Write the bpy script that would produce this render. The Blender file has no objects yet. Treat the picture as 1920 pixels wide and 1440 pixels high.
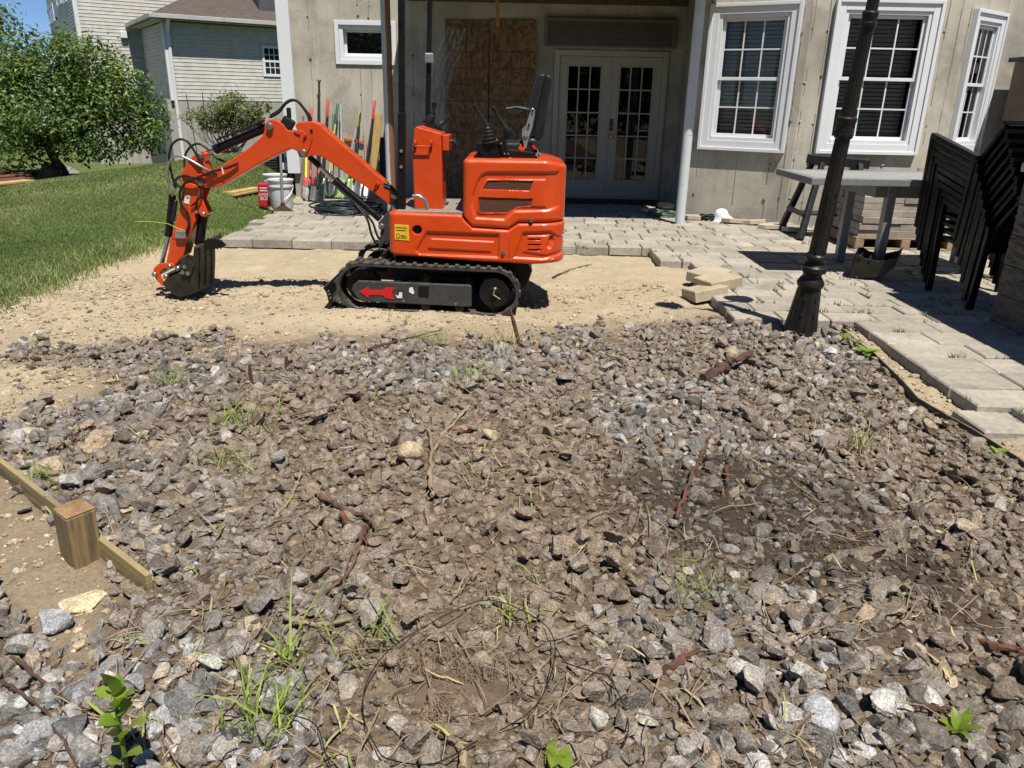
import bpy, bmesh, math, random
import numpy as np
from mathutils import Matrix, Vector
R=math.radians
random.seed(7); rng=np.random.default_rng(7)
SC=bpy.context.scene; COL=SC.collection
# ---------------------------------------------------------------- camera
CAMZ=1.45; FPX=1442.0; PIT=R(20.3); ROL=R(1.2)
Fv=np.array([0,math.cos(PIT),-math.sin(PIT)]); U0=np.array([0,math.sin(PIT),math.cos(PIT)]); R0=np.array([1.,0,0])
Rv=R0*math.cos(ROL)+U0*math.sin(ROL); Uv=U0*math.cos(ROL)-R0*math.sin(ROL); Cv=np.array([0,0,CAMZ])
cd=bpy.data.cameras.new('camera'); cam=bpy.data.objects.new('camera',cd); COL.objects.link(cam)
cd.sensor_fit='HORIZONTAL'; cd.sensor_width=36.0; cd.lens=36.0*FPX/1920; cd.clip_start=.05; cd.clip_end=3000
cam.matrix_world=Matrix(((Rv[0],Uv[0],-Fv[0],0),(Rv[1],Uv[1],-Fv[1],0),(Rv[2],Uv[2],-Fv[2],CAMZ),(0,0,0,1)))
SC.camera=cam
# ---------------------------------------------------------------- sky and sun
SUN=Vector((.2,-.42,1.0)).normalized()
w=bpy.data.worlds.new('World'); SC.world=w; w.use_nodes=True
nt=w.node_tree; bg=nt.nodes['Background']; sky=nt.nodes.new('ShaderNodeTexSky'); sky.sky_type='NISHITA'; sky.sun_disc=False
sky.sun_elevation=math.asin(SUN.z); sky.sun_rotation=math.atan2(SUN.x,SUN.y); sky.air_density=1.0; sky.dust_density=0; sky.ozone_density=5; sky.altitude=6000
nt.links.new(sky.outputs[0],bg.inputs[0]); bg.inputs[1].default_value=.08
sl=bpy.data.lights.new('sun','SUN'); sl.energy=5.0; sl.angle=R(.5); sl.color=(1,.955,.88)
so=bpy.data.objects.new('sun',sl); COL.objects.link(so); so.rotation_euler=SUN.to_track_quat('Z','Y').to_euler(); so.location=(6,-8,20)
SC.view_settings.view_transform='Standard'; SC.view_settings.look='None'; SC.view_settings.exposure=0.42; SC.view_settings.gamma=1
SC.render.engine='CYCLES'; SC.cycles.max_bounces=8; SC.cycles.diffuse_bounces=1; SC.cycles.transparent_max_bounces=12
# ---------------------------------------------------------------- layout helpers: a photo pixel to a place in the yard
def ray(x,y): return Fv*FPX+Rv*(x-960)-Uv*(y-720)
def gp(x,y,z=0.): d=ray(x,y); return Vector(Cv+d*((z-CAMZ)/d[2]))
def ap(x,y,Y): d=ray(x,y); return Vector(Cv+d*(Y/d[1]))
def _h(i,j,s): 
    n=(i.astype(np.int64)*374761393+j.astype(np.int64)*668265263+s*1442695041)&0x7fffffff
    n=((n^(n>>13))*1274126177)&0x7fffffff
    return ((n^(n>>16))&0xffff)/65535.0
def vnoise(x,y,s=0):
    x=np.asarray(x,float); y=np.asarray(y,float)
    i=np.floor(x); j=np.floor(y); fx=x-i; fy=y-j; fx=fx*fx*(3-2*fx); fy=fy*fy*(3-2*fy)
    a=_h(i,j,s); b=_h(i+1,j,s); c=_h(i,j+1,s); d=_h(i+1,j+1,s)
    return (a*(1-fx)+b*fx)*(1-fy)+(c*(1-fx)+d*fx)*fy
def fbm(x,y,f=1.,o=4,s=0):
    v=0; a=.5; t=0
    for k in range(o): v=v+a*vnoise(x*f+k*17.3,y*f-k*9.1,s+k); t+=a; a*=.5; f*=2.03
    return v/t
def sst(a,b,x): 
    t=np.clip((np.asarray(x,float)-a)/(b-a),0,1); return t*t*(3-2*t)
# ---------------------------------------------------------------- mesh builder
class MB:
    def __init__(s,T=None): s.v=[]; s.f=[]; s.T=T; s.uvt=None
    def add(s,vs,fs):
        n=len(s.v)
        if s.T is not None: vs=[tuple(s.T@Vector(p)) for p in vs]
        s.v.extend(tuple(p) for p in vs); s.f.extend([tuple(i+n for i in f) for f in fs]); return s
    def box(s,x0,x1,y0,y1,z0,z1):
        return s.add([(x0,y0,z0),(x1,y0,z0),(x1,y1,z0),(x0,y1,z0),(x0,y0,z1),(x1,y0,z1),(x1,y1,z1),(x0,y1,z1)],
            [(0,3,2,1),(4,5,6,7),(0,1,5,4),(1,2,6,5),(2,3,7,6),(3,0,4,7)])
    def bar(s,p,q,w,h,up=(0,0,1),w2=None,h2=None):
        p=Vector(p); q=Vector(q); d=(q-p).normalized(); up=Vector(up)
        if abs(d.dot(up.normalized()))>.98: up=Vector((1,0,0))
        a=d.cross(up).normalized(); b=a.cross(d).normalized(); w2=w if w2 is None else w2; h2=h if h2 is None else h2
        vs=[]
        for c,ww,hh in ((p,w,h),(q,w2,h2)):
            for sx,sy in ((-1,-1),(1,-1),(1,1),(-1,1)): vs.append(c+a*(sx*ww/2)+b*(sy*hh/2))
        return s.add(vs,[(3,2,1,0),(4,5,6,7),(0,1,5,4),(1,2,6,5),(2,3,7,6),(3,0,4,7)])
    def prism(s,pts,d0,d1,fn=None):
        """pts (u,v) outline; fn(u,v,d)->xyz, default XZ outline along Y"""
        fn=fn or (lambda u,v,d:(u,d,v)); n=len(pts)
        ar=sum(pts[i][0]*pts[(i+1)%n][1]-pts[(i+1)%n][0]*pts[i][1] for i in range(n))
        if ar<0: pts=pts[::-1]
        vs=[fn(u,v,d0) for u,v in pts]+[fn(u,v,d1) for u,v in pts]
        fs=[tuple(range(n)),tuple(range(2*n-1,n-1,-1))]+[(i,i+n,(i+1)%n+n,(i+1)%n) for i in range(n)]
        return s.add(vs,fs)
    def tube(s,pts,r,n=8,cap=True):
        P=[Vector(p) for p in pts]; m=len(P); rs=r if isinstance(r,(list,tuple)) else [r]*m
        t=(P[1]-P[0]).normalized(); up=Vector((0,0,1)) if abs(t.z)<.9 else Vector((1,0,0)); a=t.cross(up).normalized(); vs=[]; fs=[]
        for i in range(m):
            t=(P[min(i+1,m-1)]-P[max(i-1,0)]).normalized(); a=(a-t*a.dot(t)).normalized(); b=t.cross(a)
            for k in range(n):
                c=2*math.pi*k/n; vs.append(P[i]+(a*math.cos(c)+b*math.sin(c))*rs[i])
        for i in range(m-1):
            for k in range(n): fs.append((i*n+k,i*n+(k+1)%n,(i+1)*n+(k+1)%n,(i+1)*n+k))
        if cap: fs.append(tuple(range(n-1,-1,-1))); fs.append(tuple(range((m-1)*n,m*n)))
        return s.add(vs,fs)
    def lathe(s,prof,c=(0,0,0),ax=(0,0,1),n=24,cap=True):
        ax=Vector(ax).normalized(); a=ax.orthogonal().normalized(); b=ax.cross(a); c=Vector(c); vs=[]; fs=[]; m=len(prof)
        for r,h in prof:
            for k in range(n):
                t=2*math.pi*k/n; vs.append(c+ax*h+(a*math.cos(t)+b*math.sin(t))*r)
        for i in range(m-1):
            for k in range(n): fs.append((i*n+k,i*n+(k+1)%n,(i+1)*n+(k+1)%n,(i+1)*n+k))
        if cap: fs.append(tuple(range(n-1,-1,-1))); fs.append(tuple(range((m-1)*n,m*n)))
        return s.add(vs,fs)
    def cyl(s,p,q,r,n=16): 
        p=Vector(p); q=Vector(q); return s.lathe([(r,0),(r,(q-p).length)],p,q-p,n)
    def bolt(s,p,d,r=.012,h=.012): 
        d=Vector(d).normalized(); return s.lathe([(r*1.35,0),(r*1.35,h*.25),(r,h*.3),(r,h*.9),(r*.8,h)],p,d,10)
    def o(s,name,mat,par=None,bev=0,smooth=0,seg=2,inv=True,kind=None,label=None,cat=None,group=None):
        me=bpy.data.meshes.new(name); me.from_pydata([tuple(p) for p in s.v],[],s.f); me.update()
        return mk(name,me,mat,par,bev,smooth,seg,inv,kind,label,cat,group)
def mk(name,me,mat,par=None,bev=0,smooth=0,seg=2,inv=True,kind=None,label=None,cat=None,group=None):
    if mat is not None and not me.materials: me.materials.append(mat)
    if smooth:
        me.shade_smooth()
        if smooth<180: me.set_sharp_from_angle(angle=R(smooth))
    ob=bpy.data.objects.new(name,me); COL.objects.link(ob)
    if par is not None:
        ob.parent=par
        if inv and par.type=='EMPTY': ob.matrix_parent_inverse=Matrix.LocRotScale(par.location,par.rotation_euler,None).inverted()
    if bev:
        m=ob.modifiers.new('edge','BEVEL'); m.width=bev; m.segments=seg; m.limit_method='ANGLE'; m.angle_limit=R(35)
    return tag(ob,label,cat,group,kind)
def tag(ob,label=None,cat=None,group=None,kind=None):
    if label: ob['label']=label
    if cat: ob['category']=cat
    if group: ob['group']=group
    if kind: ob['kind']=kind
    return ob
def thing(name,loc,label,cat,group=None,rz=0):
    e=bpy.data.objects.new(name,None); COL.objects.link(e); e.location=loc; e.rotation_euler=(0,0,rz); e.empty_display_size=.1
    return tag(e,label,cat,group)
def dup(root,loc=None,rot=None,label=None):
    def cp(o,par):
        c=o.copy(); COL.objects.link(c); c.parent=par
        if par is not None: c.matrix_parent_inverse=o.matrix_parent_inverse.copy()
        for ch in list(o.children): cp(ch,c)
        return c
    r=cp(root,None)
    if loc is not None: r.location=loc
    if rot is not None: r.rotation_euler=rot
    if label: r['label']=label
    return r
def npmesh(name,V,Fc,mat,attr=None,smooth=False):
    """numpy verts (n,3) + faces (m,k) -> mesh, fast"""
    me=bpy.data.meshes.new(name); V=np.asarray(V,np.float32); Fc=np.asarray(Fc,np.int32); m,k=Fc.shape
    me.vertices.add(len(V)); me.vertices.foreach_set('co',V.ravel()); me.loops.add(m*k); me.loops.foreach_set('vertex_index',Fc.ravel())
    me.polygons.add(m); me.polygons.foreach_set('loop_start',np.arange(0,m*k,k,dtype=np.int32))
    me.polygons.foreach_set('use_smooth',np.full(m,smooth,dtype=bool))
    me.update(calc_edges=True); me.validate()
    if mat: me.materials.append(mat)
    for nm,A in (attr or {}).items():
        A=np.asarray(A,np.float32)
        if A.ndim==1: at=me.attributes.new(nm,'FLOAT','POINT'); at.data.foreach_set('value',A)
        else:
            at=me.attributes.new(nm,'FLOAT_COLOR','POINT'); 
            if A.shape[1]==3: A=np.concatenate([A,np.ones((len(A),1),np.float32)],1)
            at.data.foreach_set('color',np.ascontiguousarray(A,np.float32).ravel())
    return me
# ---------------------------------------------------------------- materials
class NT:
    def __init__(s,name):
        s.m=bpy.data.materials.new(name); s.m.use_nodes=True; s.t=s.m.node_tree; s.b=s.t.nodes['Principled BSDF']; s.geo=s.n('ShaderNodeNewGeometry')
    def n(s,t,**kw):
        nd=s.t.nodes.new(t)
        for k,v in kw.items(): setattr(nd,k,v)
        return nd
    def l(s,a,b): s.t.links.new(a,b)
    def pos(s,scale=(1,1,1),obj=False,rand=False):
        mp=s.n('ShaderNodeMapping'); mp.inputs['Scale'].default_value=scale
        if obj:
            tc=s.n('ShaderNodeTexCoord'); src=tc.outputs['Object']
        else: src=s.geo.outputs['Position']
        s.l(src,mp.inputs['Vector'])
        if rand:
            oi=s.n('ShaderNodeObjectInfo'); mu=s.n('ShaderNodeMath',operation='MULTIPLY'); mu.inputs[1].default_value=37.; s.l(oi.outputs['Random'],mu.inputs[0])
            cb=s.n('ShaderNodeCombineXYZ'); s.l(mu.outputs[0],cb.inputs[0]); s.l(mu.outputs[0],cb.inputs[1]); s.l(cb.outputs[0],mp.inputs['Location'])
        return mp.outputs[0]
    def noise(s,vec,scale,detail=5,rough=.55,dist=0):
        nd=s.n('ShaderNodeTexNoise'); nd.inputs['Scale'].default_value=scale; nd.inputs['Detail'].default_value=detail; nd.inputs['Roughness'].default_value=rough; nd.inputs['Distortion'].default_value=dist
        s.l(vec,nd.inputs['Vector']); return nd.outputs['Fac']
    def ramp(s,fac,stops):
        r=s.n('ShaderNodeValToRGB'); e=r.color_ramp.elements
        while len(e)<len(stops): e.new(.5)
        for i,(p,c) in enumerate(stops):
            e[i].position=p; e[i].color=(c,c,c,1) if isinstance(c,(int,float)) else (*c[:3],1)
        s.l(fac,r.inputs[0]); return r.outputs[0]
    def mix(s,fac,a,b,mode='MIX'):
        nd=s.n('ShaderNodeMix',data_type='RGBA',blend_type=mode)
        for sock,v in ((nd.inputs[0],fac),(nd.inputs[6],a),(nd.inputs[7],b)):
            if hasattr(v,'links') or hasattr(v,'is_linked'): s.l(v,sock)
            elif isinstance(v,(int,float)): sock.default_value=v
            else: sock.default_value=(*v[:3],1)
        return nd.outputs[2]
    def math(s,op,a,b=0.):
        nd=s.n('ShaderNodeMath',operation=op)
        for i,v in enumerate((a,b)):
            if hasattr(v,'is_linked'): s.l(v,nd.inputs[i])
            else: nd.inputs[i].default_value=v
        return nd.outputs[0]
    def bump(s,h,strength=.3,dist=.01):
        nd=s.n('ShaderNodeBump'); nd.inputs['Strength'].default_value=strength; nd.inputs['Distance'].default_value=dist; s.l(h,nd.inputs['Height'])
        if s.b.inputs['Normal'].is_linked: s.l(s.b.inputs['Normal'].links[0].from_socket,nd.inputs['Normal'])
        s.l(nd.outputs[0],s.b.inputs['Normal'])
    def attr(s,name): 
        nd=s.n('ShaderNodeAttribute'); nd.attribute_name=name; return nd
    def col(s,c): 
        if hasattr(c,'is_linked'): s.l(c,s.b.inputs['Base Color'])
        else: s.b.inputs['Base Color'].default_value=(*c[:3],1)
    def set(s,**kw):
        for k,v in kw.items():
            k={'rough':'Roughness','metal':'Metallic','spec':'Specular IOR Level','coat':'Coat Weight','crough':'Coat Roughness','trans':'Transmission Weight'}[k]
            if hasattr(v,'is_linked'): s.l(v,s.b.inputs[k])
            else: s.b.inputs[k].default_value=v
        return s.m
MATS={}
def simple(name,c1,c2=None,sc=6,rough=.6,metal=0,bump=.15,bsc=60,bd=.004,stretch=(1,1,1),rand=0,dust=None,obj=False,lo=.35,hi=.65,coat=0,spec=.5,mott=1.):
    if name in MATS: return MATS[name]
    s=NT(name); v=s.pos(stretch,obj=obj,rand=obj); c2=c2 or tuple(x*.75 for x in c1)
    f=s.ramp(s.noise(v,sc,6,.6),[(lo,0.),(hi,1.)]); c=s.mix(f,c1,c2)
    f2=s.noise(v,sc*9,4); c=s.mix(1.0,c,s.ramp(f2,[(.25,1-.18*mott),(.75,1+.12*mott)]),'MULTIPLY')
    if rand:
        oi=s.n('ShaderNodeObjectInfo'); c=s.mix(1.0,c,s.ramp(oi.outputs['Random'],[(0.,1-rand),(1.,1+rand)]),'MULTIPLY')
    if dust:
        dc,amt=dust; f3=s.ramp(s.noise(v,sc*2.3,7,.7),[(.5-amt*.3,0.),(.8-amt*.3,1.)]); sp=s.n('ShaderNodeSeparateXYZ'); s.l(s.geo.outputs['Normal'],sp.inputs[0])
        up=s.ramp(sp.outputs[2],[(.2,.25),(.9,1.)]); c=s.mix(s.math('MULTIPLY',s.math('MULTIPLY',f3,up),amt),c,dc)
    s.col(c)
    if bump: s.bump(s.noise(v,bsc,5,.65),bump,bd)
    r=s.ramp(s.noise(v,sc*3,4),[(.3,max(0,rough-.1)),(.7,min(1,rough+.12))])
    if max(c1)<.03: spec=min(spec,.28)
    MATS[name]=s.set(rough=r,metal=metal,coat=coat,spec=spec); return MATS[name]
# ================================================================ ground
EDG=[gp(x,y,.02) for x,y in ((1578,618),(1612,645),(1643,670),(1686,711),(1722,751),(1777,783),(1829,812),(1905,860),(1990,925))]
_ey=np.array([p.y for p in EDG])[::-1]; _ex=np.array([p.x for p in EDG])[::-1]
def edging_x(Y): return np.where(Y>_ey[-1],2.6,np.interp(Y,_ey,_ex))
PZ=.07                                                     # patio surface height
def lawn_edge(Y):                                          # the grass lies left of this line
    Y=np.asarray(Y,float)
    e=-3.62+.16*(fbm(Y*1.7,Y*0+3,1.,3,5)-.5)+.10*(fbm(Y*6,Y*0,1.,2,9)-.5)
    return np.where(Y<7.75,e,np.where(Y<10.1,-3.08,-3.3)+.5*sst(8.3,7.75,Y)*(e+3.08))
def lawnz(x,y):
    top=.46-.15*np.clip(-4.5-x,0,5)                        # the bank is highest beside the house
    top=np.maximum(top,-.06)
    up=sst(7.2,12.6,y)*sst(-3.2,-4.4,x)
    return .02+.05*sst(-3.5,-4.3,x)+top*up-(.95+np.maximum(top,0))*sst(12.6,25,y)
def dirtz(x,y):
    z=.06*(fbm(x,y,.8,3,1)-.5)+.045*(fbm(x,y,3.1,4,2)-.5)+.022*np.maximum(fbm(x,y,8.,3,6)-.52,0)*3
    tr=np.exp(-((x+2.95+.25*(y-5.3))/.13)**2)*sst(4.3,4.7,y)*sst(6.6,6.2,y); z=z+tr*(-.012+.010*np.sin(y*2*np.pi/.075))
    tr=np.exp(-((x-.45-.1*(y-5.3))/.11)**2)*sst(5.7,5.9,y)*sst(7.7,7.4,y); z=z+tr*(-.012+.010*np.sin(y*2*np.pi/.075))
    ridge=np.exp(-((y-4.95+.12*x+.15*np.sin(x*2.1))/.22)**2)*sst(-3.4,-2.6,x)*sst(1.2,.4,x)
    return z+.045*ridge
def gravel_line(x):
    x=np.asarray(x,float)
    return 4.62+.10*np.clip(x+1.8,-1,3.2)+.45*(fbm(x*1.3,x*0+1,1.,3,31)-.5)+.32*sst(.2,1.2,x)
def gravel_mask(x,y):
    rag=fbm(x,y,2.6,4,35)-.5
    g=sst(.20,-.30,y-gravel_line(x)+.9*rag)
    bare=1.15*np.exp(-(((x+2.55)/.62)**2+((y-3.72)/.62)**2))+.8*np.exp(-(((x+1.75)/.30)**2+((y-4.35)/.22)**2))   # sandy tongues at the left
    g*=1-np.clip(sst(.35,.75,bare+1.1*rag),0,1)*.92
    back=(x+2.023)*.64+(y-2.75)*.77                               # ground behind the timber edging
    g*=1-.95*sst(.02,-.05,back)*sst(-.36,-.26,back)*sst(-1.15,-1.3,x+.3*(y-2.1))
    return g*sst(-3.3,-2.7,x)*sst(.03,-.01,x-edging_x(y))
def soil_mask(x,y):                                        # brown soil thrown over the stones
    a=fbm(x,y,1.1,4,41)
    c=np.exp(-(((x+.35)/.95)**2+((y-2.6)/.75)**2))
    c2=.6*np.exp(-(((x+1.2)/.7)**2+((y-3.2)/.5)**2))+.5*np.exp(-(((x+.1)/.35)**2+((y-1.62)/.25)**2))
    return np.clip(sst(.38,.62,a)*.6+c*.75+c2-.12,0,1)
def dark_mask(x,y):
    a=fbm(x,y,1.6,3,77)
    return np.clip(sst(.30,.55,a)*(np.exp(-(((x-1.05)/.65)**2+((y-2.6)/.42)**2))+.8*np.exp(-(((x-1.5)/.5)**2+((y-2.2)/.4)**2)))*1.9,0,1)
def Hz(x,y):
    x=np.asarray(x,float); y=np.asarray(y,float)
    L=sst(.06,-.10,x-lawn_edge(y))
    fine=.012*(fbm(x,y,14.,3,3)-.5)+.006*(fbm(x,y,45.,2,4)-.5)
    gm=gravel_mask(x,y)
    d=dirtz(x,y)+fine*(1+.8*gm+1.6*gm*soil_mask(x,y))+.03*gm*soil_mask(x,y)*np.maximum(fbm(x,y,11.,3,14)-.5,0)*3
    d=d+sst(4.2,2.0,y)*.02*(fbm(x,y,2.3,3,8)-.5)*2
    und=sst(7.6,7.9,y)*sst(-3.1,-2.9,x); und=np.maximum(und,sst(1.7,2.0,x)*sst(5.3,5.6,y)); und=np.maximum(und,sst(2.5,2.7,x)*sst(1,2,y)); d=d*(1-und)-.035*und
    far=sst(13,30,y)*sst(-3,0,x)
    return d*(1-L)+lawnz(x,y)*L+0*far
def axis(segs):
    o=[]
    for a,b,s in segs: o.append(np.arange(a,b,s))
    return np.concatenate(o+[np.array([segs[-1][1]])])
gx=axis([(-900,-100,160),(-100,-30,10),(-30,-12,1.2),(-12,-4.2,.22),(-4.2,-3.0,.035),(-3.0,2.7,.022),(2.7,4.2,.1),(4.2,14,.8),(14,60,8),(60,900,160)])
gy=axis([(-300,-20,60),(-20,0,3),(0,.7,.2),(.7,3.2,.019),(3.2,8.2,.034),(8.2,16,.16),(16,30,.6),(30,90,6),(90,1600,200)])
GX,GY=np.meshgrid(gx,gy); GZ=Hz(GX,GY)
nx,ny=len(gx),len(gy); ii=np.arange(nx*ny).reshape(ny,nx)
Fq=np.stack([ii[:-1,:-1],ii[:-1,1:],ii[1:,1:],ii[1:,:-1]],-1).reshape(-1,4)
edge=lawn_edge(GY); Lm=sst(.05,-.07,GX-edge+.10*(fbm(GX,GY,7.,3,12)-.5))
far=np.clip(np.maximum(sst(9,12,np.abs(GX)),sst(16,20,GY)),0,1); Lm=np.maximum(Lm,far)
Gm=gravel_mask(GX,GY); Sm=soil_mask(GX,GY); Dm=dark_mask(GX,GY)
strip=sst(-.02,.02,GX-edging_x(GY))*(GX<3); reg=np.stack([Lm,np.clip(Gm*.75+.55*sst(.45,-.15,GY-gravel_line(GX)+.5*(fbm(GX,GY,2.2,4,66)-.5))*sst(-2.6,-1.9,GX)*(1-.8*strip),0,1),np.clip(Dm,0,1)],-1).reshape(-1,3)
s=NT('yard_soil'); at=s.attr('region'); sp=s.n('ShaderNodeSeparateColor'); s.l(at.outputs['Color'],sp.inputs[0]); v=s.pos()
n1=s.noise(v,1.4,6,.6); n2=s.noise(v,9,6,.65); n3=s.noise(v,70,5,.7); n4=s.noise(v,240,3,.6)
sand=s.mix(s.ramp(n1,[(.35,0.),(.65,1.)]),(.45,.365,.245),(.34,.272,.178)); sand=s.mix(s.ramp(n2,[(.42,0.),(.7,.75)]),sand,(.47,.395,.275)); 
sand=s.mix(1.,sand,s.ramp(n3,[(.25,.62),(.5,1.),(.78,1.16)]),'MULTIPLY'); sand=s.mix(s.ramp(n4,[(.58,0.),(.72,.5)]),sand,(.22,.15,.09))
br=s.mix(s.ramp(n2,[(.35,0.),(.65,1.)]),(.165,.12,.078),(.085,.062,.042)); br=s.mix(s.ramp(n3,[(.45,0.),(.72,.8)]),br,(.245,.185,.13)); br=s.mix(1.,br,s.ramp(n4,[(.3,.7),(.7,1.15)]),'MULTIPLY')
c=s.mix(s.math('MULTIPLY',sp.outputs[1],s.ramp(n2,[(.2,.75),(.55,1.)])),sand,br)
dk=s.mix(s.ramp(n3,[(.35,0.),(.7,1.)]),(.045,.031,.022),(.085,.058,.04)); c=s.mix(sp.outputs[2],c,dk)
gr=s.mix(s.ramp(n2,[(.35,0.),(.7,1.)]),(.07,.105,.03),(.14,.165,.055)); c=s.mix(sp.outputs[0],c,gr); s.col(c)
s.bump(n2,.35,.03); s.bump(n3,.7,.014); s.bump(n4,.4,.004); soilM=s.set(rough=.95,spec=.15)
me=npmesh('ground',np.stack([GX,GY,GZ],-1).reshape(-1,3),Fq,soilM,{'region':reg},True)
ground=mk('ground',me,None,kind='structure')
# ---------------------------------------------------------------- lawn blades (stuff)
def blades(px,py,h,wd,lean=.45,zf=None,seg=2):
    n=len(px); a=rng.uniform(0,2*np.pi,n); pz=(Hz(px,py) if zf is None else zf)-.004
    dx,dy=np.cos(a),np.sin(a); la=rng.uniform(0,2*np.pi,n); ln=h*lean*rng.uniform(.2,1.2,n); lx,ly=np.cos(la)*ln,np.sin(la)*ln
    b0=np.stack([px-dx*wd/2,py-dy*wd/2,pz],-1); b1=np.stack([px+dx*wd/2,py+dy*wd/2,pz],-1)
    m0=np.stack([px-dx*wd*.4+lx*.35,py-dy*wd*.4+ly*.35,pz+h*.6],-1); m1=np.stack([px+dx*wd*.4+lx*.35,py+dy*wd*.4+ly*.35,pz+h*.6],-1)
    t=np.stack([px+lx,py+ly,pz+h],-1); V=np.stack([b0,b1,m1,m0,t],1).reshape(-1,3); k=np.arange(n)*5
    Fc=np.concatenate([np.stack([k,k+1,k+2],-1),np.stack([k,k+2,k+3],-1),np.stack([k+3,k+2,k+4],-1)]); return V,Fc
def leafmat(name,c1,c2,tr=.35,rough=.55,sc=2.5,spec=.3):
    s=NT(name); at=s.attr('tint'); c=s.mix(at.outputs['Fac'],c1,c2); v=s.pos(); c=s.mix(1.,c,s.ramp(s.noise(v,sc,5),[(.3,.72),(.7,1.2)]),'MULTIPLY'); s.col(c); s.set(rough=rough,spec=spec)
    td=s.n('ShaderNodeBsdfTranslucent'); s.l(s.mix(1.,c,(1.5,1.6,.7),'MULTIPLY'),td.inputs[0]); mx=s.n('ShaderNodeMixShader'); mx.inputs[0].default_value=tr
    s.l(s.b.outputs[0],mx.inputs[1]); s.l(td.outputs[0],mx.inputs[2]); s.l(mx.outputs[0],s.t.nodes['Material Output'].inputs[0]); return s.m
grassM=leafmat('lawn_blades',(.125,.185,.055),(.31,.345,.14),.25,.5,.8)
def lawnpts(n,x0,x1,y0,y1,pw):
    Y=y0+(y1-y0)*rng.random(n)**pw; X=rng.uniform(x0,x1,n); fr=(X>-.76*Y-.45); ok=(X<lawn_edge(Y)+.03*rng.normal(size=n)-.02)&fr
    return X[ok],Y[ok]
X1,Y1=lawnpts(190000,-8.5,-3.0,5,10,1.0); X2,Y2=lawnpts(140000,-12.5,-3.0,10,13.6,1.0); X3,Y3=lawnpts(40000,-16,-3.2,13.6,24,1.0)
Vs=[];Fs=[];off=0;T=[]
for X,Y,h0,h1,wd in ((X1,Y1,.018,.042,.006),(X2,Y2,.02,.045,.010),(X3,Y3,.04,.07,.022)):
    pt=fbm(X,Y,.9,3,55); h=rng.uniform(h0,h1,len(X))*(.75+.5*pt); V,Fc=blades(X,Y,h,wd); Vs.append(V);Fs.append(Fc+off);off+=len(V); T.append(np.repeat(np.clip(rng.random(len(X))*.75+(pt-.5)*1.2,0,1),5))
# ragged longer grass and weeds along the lawn's torn edge
n=4200; Y=rng.uniform(5.0,8.3,n); X=lawn_edge(Y)+rng.normal(0,.12,n)-.08; V,Fc=blades(X,Y,rng.uniform(.03,.09,n),.007,.9); Vs.append(V);Fs.append(Fc+off);off+=len(V);T.append(np.repeat(rng.random(n)*.6+.4,5))
me=npmesh('lawn_grass',np.concatenate(Vs),np.concatenate(Fs),grassM,{'tint':np.concatenate(T)})
mk('lawn_grass',me,None,kind='stuff',label='mown green lawn on the bank beside the house',cat='grass')
# ================================================================ crushed stone bed
def ico(sub):
    bm=bmesh.new(); bmesh.ops.create_icosphere(bm,subdivisions=sub,radius=1); bm.verts.ensure_lookup_table()
    V=np.array([v.co[:] for v in bm.verts]); Fc=np.array([[v.index for v in f.verts] for f in bm.faces]); bm.free(); return V,Fc
ICO={k:ico(k) for k in (1,2,3,4)}
def rockshape(sub,seed):
    g=np.random.default_rng(seed); V,Fc=ICO[sub]; V=V.copy(); V+=g.normal(0,.02,V.shape)
    for k in range(g.integers(6,10)):
        nrm=g.normal(size=3); nrm/=np.linalg.norm(nrm); d=g.uniform(.34,.74); t=V@nrm-d; V-=np.outer(np.maximum(t,0),nrm)
    V+=g.normal(0,.014,V.shape)
    V*=np.array([1.,g.uniform(.62,.92),g.uniform(.42,.72)]); V/=np.abs(V[:,:2]).max(); return V
NV=14
RS={sub:[rockshape(sub,100+i) for i in range(NV)] for sub in (2,3,4)}
def rotm(n):
    yaw=rng.uniform(0,2*np.pi,n); p=rng.normal(0,.5,n); q=rng.normal(0,.5,n)
    cz,sz,cp,sp_,cq,sq=np.cos(yaw),np.sin(yaw),np.cos(p),np.sin(p),np.cos(q),np.sin(q); O=np.zeros(n); I=np.ones(n)
    Z=np.stack([np.stack([cz,-sz,O],-1),np.stack([sz,cz,O],-1),np.stack([O,O,I],-1)],1)
    P=np.stack([np.stack([cp,O,sp_],-1),np.stack([O,I,O],-1),np.stack([-sp_,O,cp],-1)],1)
    Q=np.stack([np.stack([I,O,O],-1),np.stack([O,cq,-sq],-1),np.stack([O,sq,cq],-1)],1)
    return Z@P@Q,yaw,p,q
def scatter(cell,prob,x0=-3.0,x1=2.6,y0=.75,y1=5.6):
    X,Y=np.meshgrid(np.arange(x0,x1,cell),np.arange(y0,y1,cell)); X=X.ravel()+rng.uniform(-.48,.48,X.size)*cell; Y=Y.ravel()+rng.uniform(-.48,.48,Y.size)*cell
    ok=(np.abs(X)<.75*Y+.42)&(X<edging_x(Y)-.03)&~((X>1.5)&(Y>5.17)); X,Y=X[ok],Y[ok]
    ok=rng.random(len(X))<prob(X,Y); return X[ok],Y[ok]
def dens(x,y): 
    return np.clip(gravel_mask(x,y)*(1-.38*soil_mask(x,y))*(1-.45*dark_mask(x,y)),0,1)*(.72+.5*fbm(x,y,5,3,61))
Xa,Ya=scatter(.0312,lambda x,y:dens(x,y)*1.05); Xb,Yb=scatter(.062,lambda x,y:dens(x,y)*.62); Xc,Yc=scatter(.16,lambda x,y:.12*(gravel_mask(x,y)<.5)*sst(.9,.1,y-gravel_line(x))*(x>-3.2)*(y<5.3))
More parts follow.
